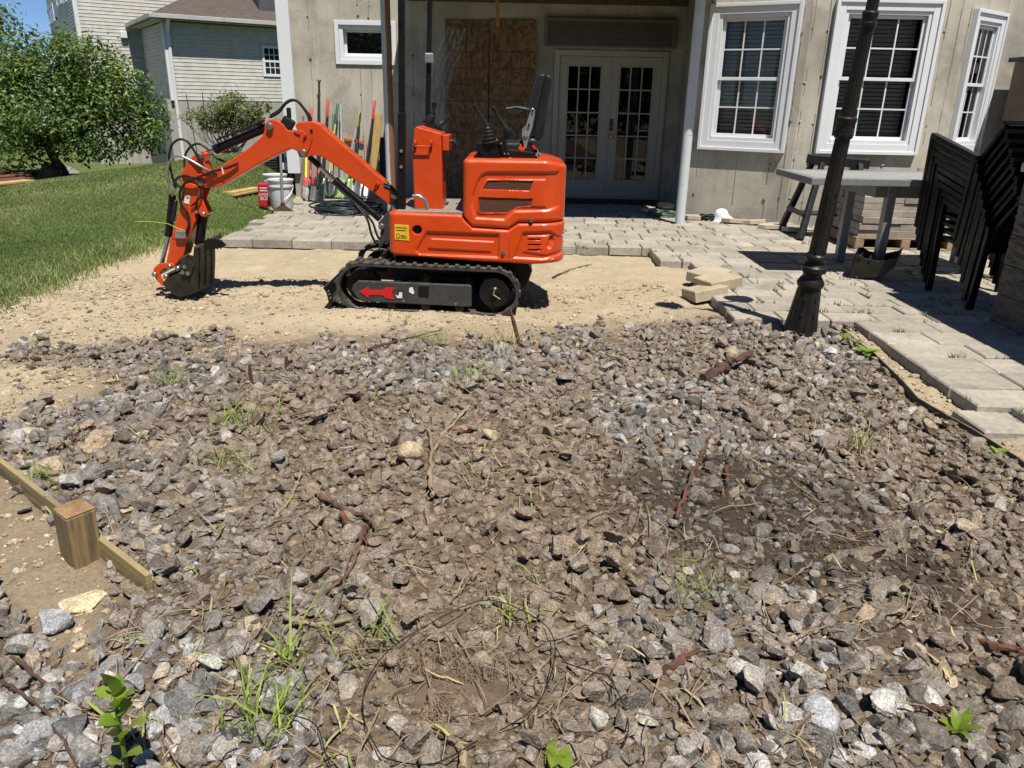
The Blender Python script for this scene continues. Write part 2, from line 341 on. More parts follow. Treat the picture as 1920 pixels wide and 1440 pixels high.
Xs=np.concatenate([Xa,Xb,Xc]); Ys=np.concatenate([Ya,Yb,Yc]); ns=len(Xs); lay=np.concatenate([np.zeros(len(Xa)),np.ones(len(Xb)),np.zeros(len(Xc))])
size=np.clip(np.exp(rng.normal(math.log(.0215),.42,ns)),.010,.050)+.003*lay       # half length
burr=soil_mask(Xs,Ys); dkm=dark_mask(Xs,Ys)
Zs=Hz(Xs,Ys)+size*(.22+.45*lay-.34*burr*(1-.6*lay)-.45*dkm+rng.normal(0,.08,ns))
ROT,yw,pp,qq=rotm(ns); var=rng.integers(0,NV,ns)
pal=np.array([(.145,.137,.128),(.19,.182,.172),(.165,.146,.128),(.12,.114,.110),(.25,.235,.22),(.30,.235,.165),(.36,.34,.31),(.215,.175,.14)])
wt=np.array([.24,.2,.18,.13,.09,.07,.03,.06]); ci=rng.choice(len(pal),ns,p=wt/wt.sum()); RC=pal[ci]*np.exp(rng.normal(.04,.36,(ns,1)))
cool=sst(-.2,-1.1,Xs)*sst(2.0,1.4,Ys); RC=RC*(1+cool[:,None]*np.array([.25,.30,.38])); warm=sst(.3,1.2,Xs)*sst(4.2,3.0,Ys)*.5; RC=RC*(1-warm[:,None]*np.array([.05,.14,.22]))
RC=RC*(1-.45*dkm[:,None]); RC=np.minimum(RC,.40); du=np.clip(burr*.95+rng.normal(.12,.15,ns),0,.85)*(1-.8*cool); RC=RC*(1-du[:,None])+np.array([.20,.15,.105])*du[:,None]
def rockmat(name,src):
    s=NT(name); v=s.pos()
    if src=='obj': base=s.n('ShaderNodeObjectInfo').outputs['Color']
    else: base=s.attr('rockcol').outputs['Color']
    n1=s.noise(v,38,6,.65); n2=s.noise(v,170,5,.7); c=s.mix(1.,base,s.ramp(n1,[(.28,.55),(.5,1.),(.72,1.5)]),'MULTIPLY')
    c=s.mix(1.,c,s.ramp(n2,[(.32,.5),(.5,1.),(.68,1.75)]),'MULTIPLY')
    ve=s.ramp(s.noise(v,55,6,.75,.8),[(.57,0.),(.68,.75)]); c=s.mix(ve,c,(.43,.41,.37))
    du=s.ramp(s.noise(v,24,6,.7),[(.52,0.),(.75,.7)]); sp=s.n('ShaderNodeSeparateXYZ'); s.l(s.geo.outputs['Normal'],sp.inputs[0])
    c=s.mix(s.math('MULTIPLY',du,s.ramp(sp.outputs[2],[(.1,.35),(.9,1.)])),c,(.20,.15,.10)); s.col(c)
    s.bump(n1,.5,.010); s.bump(n2,.5,.004); return s.set(rough=.78,spec=.35)
rockJ=rockmat('crushed_stone','attr'); rockO=rockmat('crushed_stone_single','obj')
dist=np.sqrt(Xs**2+Ys**2+CAMZ**2); infr=(np.abs(Xs)<.60*Ys+.14)&(Ys>1.36)
score=np.where(infr,size/dist*(1+.3*lay),0); big=np.argsort(-score)[:296]; isb=np.zeros(ns,bool); isb[big]=True
rme=[]
for i in range(NV):
    Fc=ICO[4][1]; me=npmesh('stone',RS[4][i],Fc,rockO,None,False); rme.append(me)
GRP='largest loose stones of the crushed stone bed'
for k,i in enumerate(big):
    ob=bpy.data.objects.new('crushed_stone',rme[var[i]]); COL.objects.link(ob); ob.location=(Xs[i],Ys[i],Zs[i]+.006); ob.rotation_euler=(qq[i],pp[i],yw[i]); ob.scale=(size[i],)*3; ob.color=(*RC[i],1)
    tag(ob,'large angular grey stone lying loose in the foreground of the stone bed','stone',GRP)
def joined(sel,sub):
    idx=np.where(sel)[0]; Vb=np.stack(RS[sub])[var[idx]]; V=np.einsum('nij,nkj->nki',ROT[idx],Vb)*size[idx,None,None]+np.stack([Xs,Ys,Zs],-1)[idx,None,:]
    Fc=ICO[sub][1]; nv=Vb.shape[1]; Fa=(Fc[None]+ (np.arange(len(idx))*nv)[:,None,None]).reshape(-1,3); return V.reshape(-1,3),Fa,np.repeat(RC[idx],nv,0)
near=(~isb)&(Ys<2.15)&infr; V1,F1,C1=joined(near,3); V2,F2,C2=joined((~isb)&~near,2)
me=npmesh('crushed_stone_bed',np.concatenate([V1,V2]),np.concatenate([F1,F2+len(V1)]),rockJ,{'rockcol':np.concatenate([C1,C2])})
mk('crushed_stone_bed',me,None,kind='stuff',label='bed of grey and brown crushed stone mixed with soil',cat='stones')
# clods, grit and pebbles
n=62000; X=rng.uniform(-3.6,2.5,n); Y=.8+5.6*rng.random(n)**1.3; ok=(np.abs(X)<.74*Y+.3)&(X<edging_x(Y)+.18)&(X>lawn_edge(Y))&~((X>1.3)&(Y>5.1)); X,Y=X[ok],Y[ok]; n=len(X)
gm=gravel_mask(X,Y); ok=rng.random(n)<.22+.78*np.maximum(gm*(.35+.65*soil_mask(X,Y)),.5*sst(.45,.65,fbm(X,Y,2.2,3,5))); X,Y=X[ok],Y[ok]; n=len(X); gm=gravel_mask(X,Y)
sz=np.clip(np.exp(rng.normal(math.log(.0075),.5,n)),.003,.026); Vb,Fb=ICO[1]; Vv=Vb[None]*(1+rng.normal(0,.18,(n,len(Vb),1)))*sz[:,None,None]*np.array([1,1,.7])+np.stack([X,Y,Hz(X,Y)+sz*.2],-1)[:,None,:]
so_=np.array([.19,.145,.10])*(1-gm[:,None]*.25)+np.array([.19,.155,.10])*(1-gm[:,None]); so_=so_*(1-.6*dark_mask(X,Y)[:,None])*rng.uniform(.7,1.25,(n,1)); Fa=(Fb[None]+(np.arange(n)*len(Vb))[:,None,None]).reshape(-1,3)
me=npmesh('soil_clods',Vv.reshape(-1,3),Fa,rockJ,{'rockcol':np.repeat(so_,len(Vb),0)}); mk('soil_clods',me,None,kind='stuff',label='crumbs of dry soil and grit between the stones',cat='soil')
# singular stones that stand out
def single(px,py,sz,col,seed,label,flat=1.,rot=(0.1,.1,.5),lift=.25,rnd=False):
    p=gp(px,py,.03); g=rockshape(3,seed)*np.array([1,1,flat])
    if rnd: V,Fc=ICO[3]; gg=np.random.default_rng(seed); g=V*np.array([1,.78,.72])+.06*np.sin(V[:,[1,2,0]]*3+gg.uniform(0,6,3))
    me=npmesh('stone',g,ICO[3][1],rockO,None,rnd); ob=bpy.data.objects.new('stone',me); COL.objects.link(ob)
    ob.location=(p.x,p.y,float(Hz(p.x,p.y))+sz*lift); ob.rotation_euler=rot; ob.scale=(sz,)*3; ob.color=(*col,1); tag(ob,label,'stone')
single(770,858,.060,(.40,.31,.19),501,'rounded tan cobble left of the forked stick',rnd=True,lift=.6)
single(188,826,.085,(.33,.25,.165),502,'long brown rock beside dry roots near the left edge',rot=(.1,-.3,.6),lift=.5)
single(95,885,.075,(.36,.29,.20),503,'tan wedge shaped rock just behind the timber edging board',rot=(.2,-.2,.5),lift=.4)
single(55,812,.06,(.42,.36,.27),504,'pale flat stone on the sandy patch at the far left',flat=.5)
single(1545,1335,.060,(.33,.33,.335),505,'whitish quartz stone among dark stones at lower right',rot=(.1,.2,1.0),lift=.5)
single(925,815,.05,(.40,.33,.20),506,'yellowish pointed stone beside the orange brick-coloured one',rot=(.2,.7,.3),lift=.6)
single(868,808,.048,(.42,.25,.15),507,'orange brick-coloured stone right of the forked stick',rot=(.1,.5,1.3),lift=.6)
single(1392,766,.045,(.42,.44,.46),508,'bluish white stone near the middle of the right-hand bed',lift=.5)
single(155,1110,.07,(.55,.45,.27),509,'pale yellow sandstone lump in front of the post stub',flat=.45,lift=.15)
single(92,1155,.06,(.28,.285,.29),510,'light grey angular stone below the post stub',lift=.5)
single(1815,985,.055,(.34,.27,.18),511,'brown faceted stone near the right edge on dark soil',lift=.5)
single(372,770,.10,(.19,.145,.10),512,'large clod of brown soil left of the grass wisps',flat=.5,lift=.1)
# ================================================================ our house
concM=NT('cast_concrete'); s=concM; v=s.pos(); vs_=s.pos((1,1,.12))
c=s.mix(s.ramp(s.noise(v,1.1,6,.6),[(.35,0.),(.65,1.)]),(.54,.50,.41),(.36,.33,.265)); c=s.mix(s.ramp(s.noise(vs_,7,6,.65),[(.45,0.),(.75,.6)]),c,(.31,.29,.245)); c=s.mix(s.ramp(s.noise(v,4.5,7,.7),[(.56,0.),(.72,.35)]),c,(.55,.53,.48))
c=s.mix(s.ramp(s.noise(v,2.2,8,.72,.5),[(.50,0.),(.60,.5)]),c,(.27,.245,.20)); c=s.mix(s.ramp(s.noise(vs_,3.1,8,.75,.4),[(.60,0.),(.70,.55)]),c,(.62,.60,.54)); c=s.mix(1.,c,s.ramp(s.noise(v,120,4,.7),[(.3,.82),(.7,1.14)]),'MULTIPLY')
vo=s.n('ShaderNodeTexVoronoi'); vo.inputs['Scale'].default_value=26; s.l(v,vo.inputs['Vector']); pit=s.ramp(vo.outputs['Distance'],[(.06,0.),(.11,1.)]); gate=s.ramp(s.noise(v,3.3,3),[(.5,1.),(.62,0.)])
pp_=s.math('MAXIMUM',pit,gate); c=s.mix(pp_,(.16,.14,.11),c); s.col(c); s.bump(s.noise(v,45,6,.65),.22,.006); s.bump(pp_,.6,.008); concM=s.set(rough=.93,spec=.2)
whiteM=simple('white_vinyl',(.74,.75,.76),(.71,.72,.73),3,.35,0,.0,80,mott=.1); trimM=simple('white_trim',(.72,.73,.74),(.68,.69,.70),2,.4,0,.0,60,mott=.12)
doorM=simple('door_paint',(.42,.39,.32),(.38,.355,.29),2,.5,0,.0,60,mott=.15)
darkM=simple('dark_room',(.012,.012,.013),(.02,.02,.02),3,.9,0,0)  # near-black colour paints the rooms behind the glass as unlit
blindM=simple('blind_slat',(.80,.79,.76),(.72,.71,.68),4,.6,0,0)
brassM=simple('brass',(.5,.38,.15),(.35,.26,.1),20,.3,1,0)
seamM=simple('concrete_seam',(.13,.115,.09),(.22,.195,.15),30,.95,0,.3,120)
nubM=simple('concrete_nub',(.55,.52,.45),(.36,.33,.27),30,.95,0,.5,90)
def glassmat(name,tint=(.80,.84,.83),tr=.85):
    s=NT(name); g=s.n('ShaderNodeBsdfGlossy'); g.inputs['Roughness'].default_value=.02; t=s.n('ShaderNodeBsdfTransparent'); t.inputs[0].default_value=(*[x*tr for x in tint],1)
    fr=s.n('ShaderNodeFresnel'); fr.inputs[0].default_value=1.55; m1=s.n('ShaderNodeMixShader'); s.l(s.math('MULTIPLY',fr.outputs[0],1.0),m1.inputs[0]); s.l(t.outputs[0],m1.inputs[1]); s.l(g.outputs[0],m1.inputs[2]); s.l(m1.outputs[0],s.t.nodes['Material Output'].inputs[0]); s.m.cycles.use_transparent_shadow=True if hasattr(s.m,'cycles') and hasattr(s.m.cycles,'use_transparent_shadow') else None
    return s.m
glassM=glassmat('window_glass')
siM=simple('beige_siding',(.36,.33,.285),(.31,.285,.245),1.5,.6,0,.08,40,stretch=(.1,1,1))
house=thing('house',(0,11.8,PZ),'concrete walkout basement of a house with white windows and french doors','house')
def frame(o,u): # local x along the wall, local y into the wall, z up
    o=Vector(o); u=Vector(u).normalized(); n=Vector((-u.y,u.x,0)); return Matrix(((u.x,n.x,0,o.x),(u.y,n.y,0,o.y),(0,0,1,o.z),(0,0,0,1)))
def wall(name,T,L,z0,z1,holes,th=.22,mat=None):
    """wall slab in frame T with rectangular openings (x0,x1,z0,z1)"""
    b=MB(T); xs=sorted({0,L,*[h[0] for h in holes],*[h[1] for h in holes]}); zs=sorted({z0,z1,*[h[2] for h in holes],*[h[3] for h in holes]})
    def solid(i,j):
        if not(0<=i<len(xs)-1 and 0<=j<len(zs)-1): return False
        cx=(xs[i]+xs[i+1])/2; cz=(zs[j]+zs[j+1])/2; return not any(h[0]<cx<h[1] and h[2]<cz<h[3] for h in holes)
    for i in range(len(xs)-1):
        for j in range(len(zs)-1):
            if not solid(i,j): continue
            x0,x1,a,c=xs[i],xs[i+1],zs[j],zs[j+1]
            b.add([(x0,0,a),(x1,0,a),(x1,0,c),(x0,0,c)],[(0,1,2,3)]); b.add([(x0,th,a),(x1,th,a),(x1,th,c),(x0,th,c)],[(3,2,1,0)])
            if not solid(i-1,j): b.add([(x0,0,a),(x0,th,a),(x0,th,c),(x0,0,c)],[(3,2,1,0)])
            if not solid(i+1,j): b.add([(x1,0,a),(x1,th,a),(x1,th,c),(x1,0,c)],[(0,1,2,3)])
            if not solid(i,j-1): b.add([(x0,0,a),(x1,0,a),(x1,th,a),(x0,th,a)],[(3,2,1,0)])
            if not solid(i,j+1): b.add([(x0,0,c),(x1,0,c),(x1,th,c),(x0,th,c)],[(0,1,2,3)])
    return b.o(name,mat or concM,house)
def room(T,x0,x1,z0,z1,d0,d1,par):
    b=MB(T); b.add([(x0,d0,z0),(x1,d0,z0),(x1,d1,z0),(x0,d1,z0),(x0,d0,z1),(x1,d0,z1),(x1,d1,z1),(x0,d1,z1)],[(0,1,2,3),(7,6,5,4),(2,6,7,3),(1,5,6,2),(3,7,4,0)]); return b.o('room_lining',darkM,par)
def dh_window(T,x0,x1,z0,z1,trim=.10,out=.045,blind=True,label=None,drop=1.0):
    """double-hung window; trim stands proud of the wall by out"""
    b=MB(T); b.box(x0-trim,x0,-out,.0,z0-trim,z1+trim); b.box(x1,x1+trim,-out,.0,z0-trim,z1+trim); b.box(x0,x1,-out+.001,.0,z1,z1+trim); b.box(x0,x1,-out+.001,.0,z0-trim,z0)
    for q in (.018,): b.box(x0-trim-.02,x0-trim+.02,-out-q,.0,z0-trim-.02,z1+trim+.02); b.box(x1+trim-.02,x1+trim+.02,-out-q,.0,z0-trim-.02,z1+trim+.02); b.box(x0-trim+.02,x1+trim-.02,-out-q,.0,z1+trim-.02,z1+trim+.02); b.box(x0-trim+.02,x1+trim-.02,-out-q,.0,z0-trim-.02,z0-trim+.02)
    wn=b.o('window',trimM,house,.004,label=label)
    fr=MB(T); fr.box(x0,x0+.04,-.03,.09,z0,z1); fr.box(x1-.04,x1,-.03,.09,z0,z1); fr.box(x0+.04,x1-.04,-.028,.09,z1-.04,z1); fr.box(x0+.04,x1-.04,-.035,.09,z0,z0+.045); fr.o('window_frame',whiteM,wn,.003)
    a0,a1,b0,b1=x0+.04,x1-.04,z0+.045,z1-.04; mid=(b0+b1)/2
    for nm,lo,hi,d in (('lower_sash',b0,mid+.02,.035),('upper_sash',mid-.02,b1,.005)):
        sh=MB(T); sw=.038; sh.box(a0,a0+sw,d,d+.03,lo,hi); sh.box(a1-sw,a1,d,d+.03,lo,hi); sh.box(a0+sw,a1-sw,d+.001,d+.03,lo,lo+sw); sh.box(a0+sw,a1-sw,d+.001,d+.03,hi-sw,hi); sh.o(nm,whiteM,wn,.003)
        gx0,gx1,gz0,gz1=a0+sw,a1-sw,lo+sw,hi-sw
        gl=MB(T); gl.add([(gx0-.004,d+.016,gz0-.004),(gx1+.004,d+.016,gz0-.004),(gx1+.004,d+.016,gz1+.004),(gx0-.004,d+.016,gz1+.004)],[(0,1,2,3)]); gl.o('pane',glassM,wn)
        for k in (1,2): mu=MB(T); xm=gx0+(gx1-gx0)*k/3; mu.box(xm-.008,xm+.008,d+.006,d+.012,gz0,gz1); mu.o('muntin',whiteM,wn)
        mu=MB(T); zm=(gz0+gz1)/2; mu.box(gx0,gx1,d+.0052,d+.0115,zm-.008,zm+.008); mu.o('muntin',whiteM,wn)
    if blind:
        n=int((b1-b0)*drop/.046); sm=None
        for k in range(n):
            z=b1-.02-k*.046; bl=MB(T); bl.bar((a0+.03,.16,z),(a1-.03,.16,z),.044,.003,up=(0,.82,.57)) if sm is None else None
            if sm is None: sm=bl.o('blind_slat',blindM,wn); z_first=z
            else:
                c_=sm.copy(); COL.objects.link(c_); c_.parent=wn; c_.location=(0,0,z-z_first)
    room(T,x0-.05,x1+.05,z0-.1,z1+.1,.225,1.3,wn); return wn
HZ=3.0
# facade behind the tools and doors (faces the yard)
T0=frame((-3.30,11.8,0),(1,0,0)); fx=lambda X:X+3.30
wx0,wx1,wz0,wz1=-2.53,-1.79,1.93,2.38
dx0,dx1,dz1=.505,2.115,2.12
wall('wall',T0,5.62,-.6,HZ,[(fx(wx0),fx(wx1),wz0,wz1),(fx(dx0),fx(dx1),PZ-.01,dz1)])
# side wall of the recess and the bay
A=(2.24,10.40);B=(3.35,9.75);Cc=(5.10,9.75);D=(6.00,10.45)
Ts=frame((2.32,11.8,0),(2.24-2.32,10.4-11.8,0)); wall('wall',Ts,1.402,-.6,HZ,[],.2)
Tb1=frame((*A,0),(B[0]-A[0],B[1]-A[1],0)); L1=math.dist(A,B); wall('wall',Tb1,L1,-.6,HZ,[(.225,1.065,1.02,2.46)])
Tb2=frame((*B,0),(1,0,0)); L2=1.75; wall('wall',Tb2,L2,-.6,HZ,[(.37,1.36,1.03,2.48)])
Tb3=frame((*Cc,0),(D[0]-Cc[0],D[1]-Cc[1],0)); L3=math.dist(Cc,D); wall('wall',Tb3,L3,-.6,HZ,[(.30,.89,1.03,2.42)])
T4=frame((*D,0),(1,0,0)); wall('wall',T4,4.0,-.6,HZ,[])
Tl=frame((-3.30,18,0),(0,-1,0)); wall('wall',Tl,6.2-.002,-.6,HZ,[],.2)
dh_window(Tb1,.225,1.065,1.02,2.46,label='white double-hung window on the angled side of the bay')
dh_window(Tb2,.37,1.36,1.03,2.48,label='wide white double-hung window on the front of the bay')
dh_window(Tb3,.30,.89,1.03,2.42,label='narrow white window on the far side of the bay')
# small basement window
b=MB(); b.box(wx0-.06,wx0,11.775,11.80,wz0-.06,wz1+.06); b.box(wx1,wx1+.06,11.775,11.80,wz0-.06,wz1+.06); b.box(wx0,wx1,11.776,11.80,wz1,wz1+.06); b.box(wx0,wx1,11.776,11.80,wz0-.06,wz0); wn=b.o('window',trimM,house,.004,label='small white slider window set high in the concrete wall')
b=MB(); i=.0; b.box(wx0,wx0+.055,11.80,11.95,wz0,wz1); b.box(wx1-.055,wx1,11.80,11.95,wz0,wz1); b.box(wx0+.055,wx1-.055,11.801,11.95,wz1-.05,wz1); b.box(wx0+.055,wx1-.055,11.801,11.95,wz0,wz0+.055); b.o('window_frame',whiteM,wn,.004)
b=MB(); p0,p1,q0,q1=wx0+.055,wx1-.055,wz0+.055,wz1-.05; b.box(p0,p0+.035,11.88,11.91,q0,q1); b.box(p1-.035,p1,11.88,11.91,q0,q1); b.box(p0+.035,p1-.035,11.881,11.91,q1-.035,q1); b.box(p0+.035,p1-.035,11.881,11.91,q0,q0+.035); b.o('sash',whiteM,wn,.003)
MB().add([(p0+.03,11.90,q0+.03),(p1-.03,11.90,q0+.03),(p1-.03,11.90,q1-.03),(p0+.03,11.90,q1-.03)],[(0,1,2,3)]).o('pane',glassM,wn)
b=MB(); 
for k in range(14): 
    z=q0+.02+k*.03
    MB().box(p0+.02,p1-.02,12.0,12.002,z,z+.022).o('blind_slat',simple('dark_blind',(.09,.095,.105),(.07,.075,.08),5,.8,0,0),wn) if k<13 else None
room(T0,fx(wx0)-.05,fx(wx1)+.05,wz0-.1,wz1+.1,.225,1.0,wn)
# corner boards, form seams and tie stubs
b=MB(); b.box(-3.38,-3.20,11.735,11.80,.36,HZ); b.box(-3.38,-3.302,11.802,12.0,.36,HZ); b.o('corner_board',trimM,house,.004)
def seam(T,x,z0,z1,ties,w=.010):
    pts=[]; b=MB(T); z=z0; k=0
    while z<z1-.01:
        zz=min(z1,z+random.uniform(.12,.3)); xo=x+random.uniform(-.004,.004); ww=w*random.choice((0.,.25,.4,.6,.6,.9)); b.add([(xo-ww/2,-.0035,z),(xo+ww/2,-.0035,z),(xo+ww/2,-.0035,zz),(xo-ww/2,-.0035,zz)],[(0,1,2,3)]); z=zz
    b.o('form_seam',seamM,house)
    for zt in ties:
        if random.random()<.3: continue
        zt+=random.uniform(-.05,.05)
        g=rockshape(3,random.randrange(9999)); sc=random.uniform(.009,.024); M_=T@Matrix.Translation((x+random.uniform(-.01,.01),-.006,zt)); V=[tuple(M_@Vector((p[0]*sc,p[1]*sc*.7,p[2]*sc*1.2))) for p in g]
        mb=MB(); mb.v=V; mb.f=[tuple(int(q) for q in f) for f in ICO[3][1]]; mb.o('form_tie',random.choice([nubM,seamM,seamM]),house)
ties=(.42,.95,1.47,1.98,2.5)
for X in (-2.95,-2.25,-2.1,-1.5,-1.2,-1.42+1.6): seam(T0,fx(X),.1,1.86 if wx0-.1<X<wx1+.1 else 2.98,[t for t in ties if not(wx0-.1<X<wx1+.1 and 1.8<t<2.5)])
for X in (-2.25,-2.1): seam(T0,fx(X),2.45,2.98,[2.62])
for x in (.12,.62,1.02,1.20): seam(Tb1,x,.1,.88 if .1<x<1.15 else 2.98,[t for t in (.35,.78) if x<1.15] if x<1.15 else [.36,.8,1.25,1.7,2.2])
seam(Tb1,.105,1.,2.98,[1.4,2.0,2.6])
for x in (.03,.20,1.55,1.70): seam(Tb2,x,.1,2.98,[.36,.8,1.28,1.75,2.25,2.7])
for x in (.7,1.1): seam(Tb2,x,.1,.88,[.36,.8])
for x in (.12,1.05): seam(Tb3,x,.1,2.98,[.8,1.4,1.9,2.4])
for x in (.35,.9): seam(Ts,x,.1,2.9,[.4,.9,1.5,2.1])
# french doors
fd=thing('french_doors',(1.31,11.8,PZ),'white double french doors with gridded glass under the deck','door'); fd.parent=house; fd.matrix_parent_inverse=Matrix.Translation((0,-11.8,-PZ))
for k in ('label','category'): del fd[k]
fd.name='french_doors'
b=MB(); b.box(dx0,dx0+.075,11.76,11.93,PZ,dz1); b.box(dx1-.075,dx1,11.76,11.93,PZ,dz1); b.box(dx0+.075,dx1-.075,11.761,11.93,dz1-.075,dz1); b.box(dx0+.075,dx1-.075,11.77,11.93,PZ,PZ+.03); b.o('door_frame',doorM,fd,.004)
xm=(dx0+dx1)/2
for sgn,a0,a1 in ((-1,dx0+.078,xm-.012),(1,xm+.012,dx1-.078)):
    z0,z1=PZ+.033,dz1-.078; g0,g1,h0,h1=a0+.115,a1-.115,z0+.245,z1-.12; b=MB()
    b.box(a0,g0,11.80,11.845,z0,z1); b.box(g1,a1,11.80,11.845,z0,z1); b.box(g0,g1,11.801,11.845,z0,h0); b.box(g0,g1,11.801,11.845,h1,z1)
    b.o('door_leaf',doorM,fd,.003)
    MB().add([(g0,11.825,h0),(g1,11.825,h0),(g1,11.825,h1),(g0,11.825,h1)],[(0,1,2,3)]).o('pane',glassM,fd)
    b=MB()
    for xa,xb,za,zb in ((g0,g0+.014,h0,h1),(g1-.014,g1,h0,h1),(g0+.014,g1-.014,h0,h0+.014),(g0+.014,g1-.014,h1-.014,h1)): b.box(xa,xb,11.79,11.80,za,zb)
    b.o('glass_bead',doorM,fd)
    for k in (1,2): x=g0+(g1-g0)*k/3; MB().box(x-.009,x+.009,11.808,11.82,h0,h1).o('muntin',doorM,fd)
    for k in range(1,5): z=h0+(h1-h0)*k/5; MB().box(g0,g1,11.8085,11.819,z-.009,z+.009).o('muntin',doorM,fd)
    hx=a0-.004 if sgn<0 else a1+.004
    for z in (.35,1.1,1.9): MB().cyl((hx,11.795,z-.05),(hx,11.795,z+.05),.008,8).o('hinge',brassM,fd)
MB().box(xm-.02,xm+.02,11.788,11.80,z0,z1).o('astragal',doorM,fd,.003)
b=MB(); b.box(xm+.03,xm+.075,11.775,11.80,1.10,1.21); b.lathe([(.02,0),(.024,.02),(.012,.025)],(xm+.052,11.775,1.07),(0,-1,0),14); b.o('deadbolt',simple('dark_bronze',(.05,.045,.04),(.08,.07,.05),30,.4,.8,0),fd,.003)
b=MB(); b.lathe([(.026,0),(.026,.006),(.011,.008),(.011,.03),(.027,.035),(.029,.055),(.02,.065)],(xm+.052,11.80,.97),(0,-1,0),16); b.o('door_knob',brassM,fd,smooth=40)
b=MB(); room(T0,fx(dx0)-.3,fx(dx1)+.3,-.05,2.5,.225,2.4,fd)
MB().box(.56,2.08,11.22,11.70,PZ+.004,PZ+.022).o('doormat',simple('doormat',(.035,.02,.018),(.06,.03,.025),30,.95,0,.4,200),None,.004,label='dark brown doormat in front of the french doors',cat='doormat')
MB().box(.52,2.10,11.70,11.80,-.05,PZ-.008).o('door_sill',concM,house,.004)
# louvred siding panel over the door
pn=MB(); pn.box(.355,.395,11.70,11.80,2.16,2.52); pn.box(2.13,2.17,11.70,11.80,2.16,2.52); pn.box(.395,2.13,11.701,11.80,2.485,2.52); pn.box(.395,2.13,11.701,11.80,2.16,2.185)
pno=pn.o('header_panel',simple('taupe_vinyl',(.17,.145,.135),(.145,.125,.115),3,.5,0,.05),house,.004)
for k in range(4): z=2.185+k*.075; b=MB(); b.prism([(11.73,z),(11.705,z+.004),(11.735,z+.073),(11.74,z+.073)],.396,2.129,lambda u,v,d:(d,u,v)); b.o('siding_board',MATS['taupe_vinyl'],pno)
# deck above, with its posts
DE=8.75
deck=thing('wooden_deck',(.2,9.46,PZ),'upper deck above the doors whose shade darkens the french doors','deck')
dwM=simple('deck_wood',(.13,.095,.065),(.085,.062,.045),4,.85,0,.2,40,stretch=(1,.15,1)); 
for k in range(27): MB().box(-1.55+.0+k*.146,-1.55+k*.146+.140,DE,11.79,2.93,2.965).o('deck_board',dwM,deck) 
for k in range(11): x=-1.5+k*.385; MB().box(x,x+.04,DE+.04,11.75,2.72,2.93).o('joist',dwM,deck)
MB().box(-1.55,2.38,DE,DE+.038,2.72,2.928).o('rim_joist',dwM,deck); MB().box(-1.55,2.31,11.752,11.795,2.70,2.925).o('ledger',dwM,deck); MB().box(-1.55,2.33,9.38,9.54,2.55,2.718).o('beam',dwM,deck)
s=NT('rusty_post_paint'); v=s.pos(); vz=s.pos((1,1,.35)); n=s.noise(vz,6.5,7,.7); n2=s.noise(v,60,5,.7); g=s.n('ShaderNodeSeparateXYZ'); s.l(s.geo.outputs['Position'],g.inputs[0])
side=s.ramp(s.math('ADD',s.math('MULTIPLY',s.math('ADD',g.outputs[0],1.497),9.),.42),[(.25,0.),(.6,1.)]); rf=s.ramp(s.math('MULTIPLY',s.math('ADD',n,s.math('MULTIPLY',n2,.25)),side),[(.26,0.),(.42,1.)])
c=s.mix(rf,s.mix(s.ramp(n2,[(.35,0.),(.6,1.)]),(.52,.53,.52),(.42,.44,.44)),s.mix(n2,(.23,.10,.035),(.13,.055,.025))); s.col(c); s.bump(rf,.4,.003); s.bump(n2,.3,.002); rustM=s.set(rough=.7)
b=MB(); b.lathe([(.055,0),(.055,2.48)],(-1.497,9.46,PZ),(0,0,1),28); b.o('post',rustM,deck,smooth=40,label='round steel post with flaking paint and rust, left of the digger')
s=NT('chalky_post_paint'); v=s.pos(); n=s.noise(v,14,7,.7); ch=s.ramp(n,[(.66,0.),(.70,1.)]); s.col(s.mix(ch,s.mix(s.noise(v,5,4),(.60,.63,.63),(.50,.54,.55)),(.16,.13,.10))); s.bump(ch,.5,.003); paleM=s.set(rough=.6)
b=MB(); b.lathe([(.057,0),(.057,2.48)],(1.995,9.46,PZ),(0,0,1),28); b.o('post',paleM,deck,smooth=40,label='round pale grey painted steel post beside the bay')
# storey above, beyond the frame
up=MB(); up.box(-3.30,2.30,11.81,18,HZ+.002,6.4); up.box(2.24,10,10.46,18.1,HZ+.002,6.4); up.o('upper_storey',siM,house)
MB().box(-3.30,10,12.02,18,-.5,-.4).o('floor_slab',darkM,house)
# ================================================================ neighbour's house
YW=R(33); d1=Vector((math.cos(YW),math.sin(YW),0)); d2=Vector((-math.sin(YW),math.cos(YW),0)); Z_=Vector((0,0,1))
def along(P,d,px):
    q=Vector(Rv*FPX-Fv*(px-960)); C_=Vector(Cv); return -((P-C_).dot(q))/(d.dot(q))
Wc=ap(338,283,25.); Wc.z=0; sz0=1.24; ez=3.42
nbM=simple('grey_beige_siding',(.60,.57,.515),(.54,.51,.46),.6,.55,0,.05,30); ftM=simple('neighbour_foundation',(.42,.40,.36),(.30,.285,.255),1.2,.95,0,.2,8,stretch=(1,1,.2))
s=NT('roof_shingles'); v=s.pos((1,1,1)); bk=s.n('ShaderNodeTexBrick'); bk.inputs['Scale'].default_value=3.2; bk.inputs['Color1'].default_value=(.125,.098,.09,1); bk.inputs['Color2'].default_value=(.07,.055,.05,1); bk.inputs['Mortar'].default_value=(.05,.04,.035,1); bk.inputs['Mortar Size'].default_value=.03; bk.inputs['Bias'].default_value=-.1
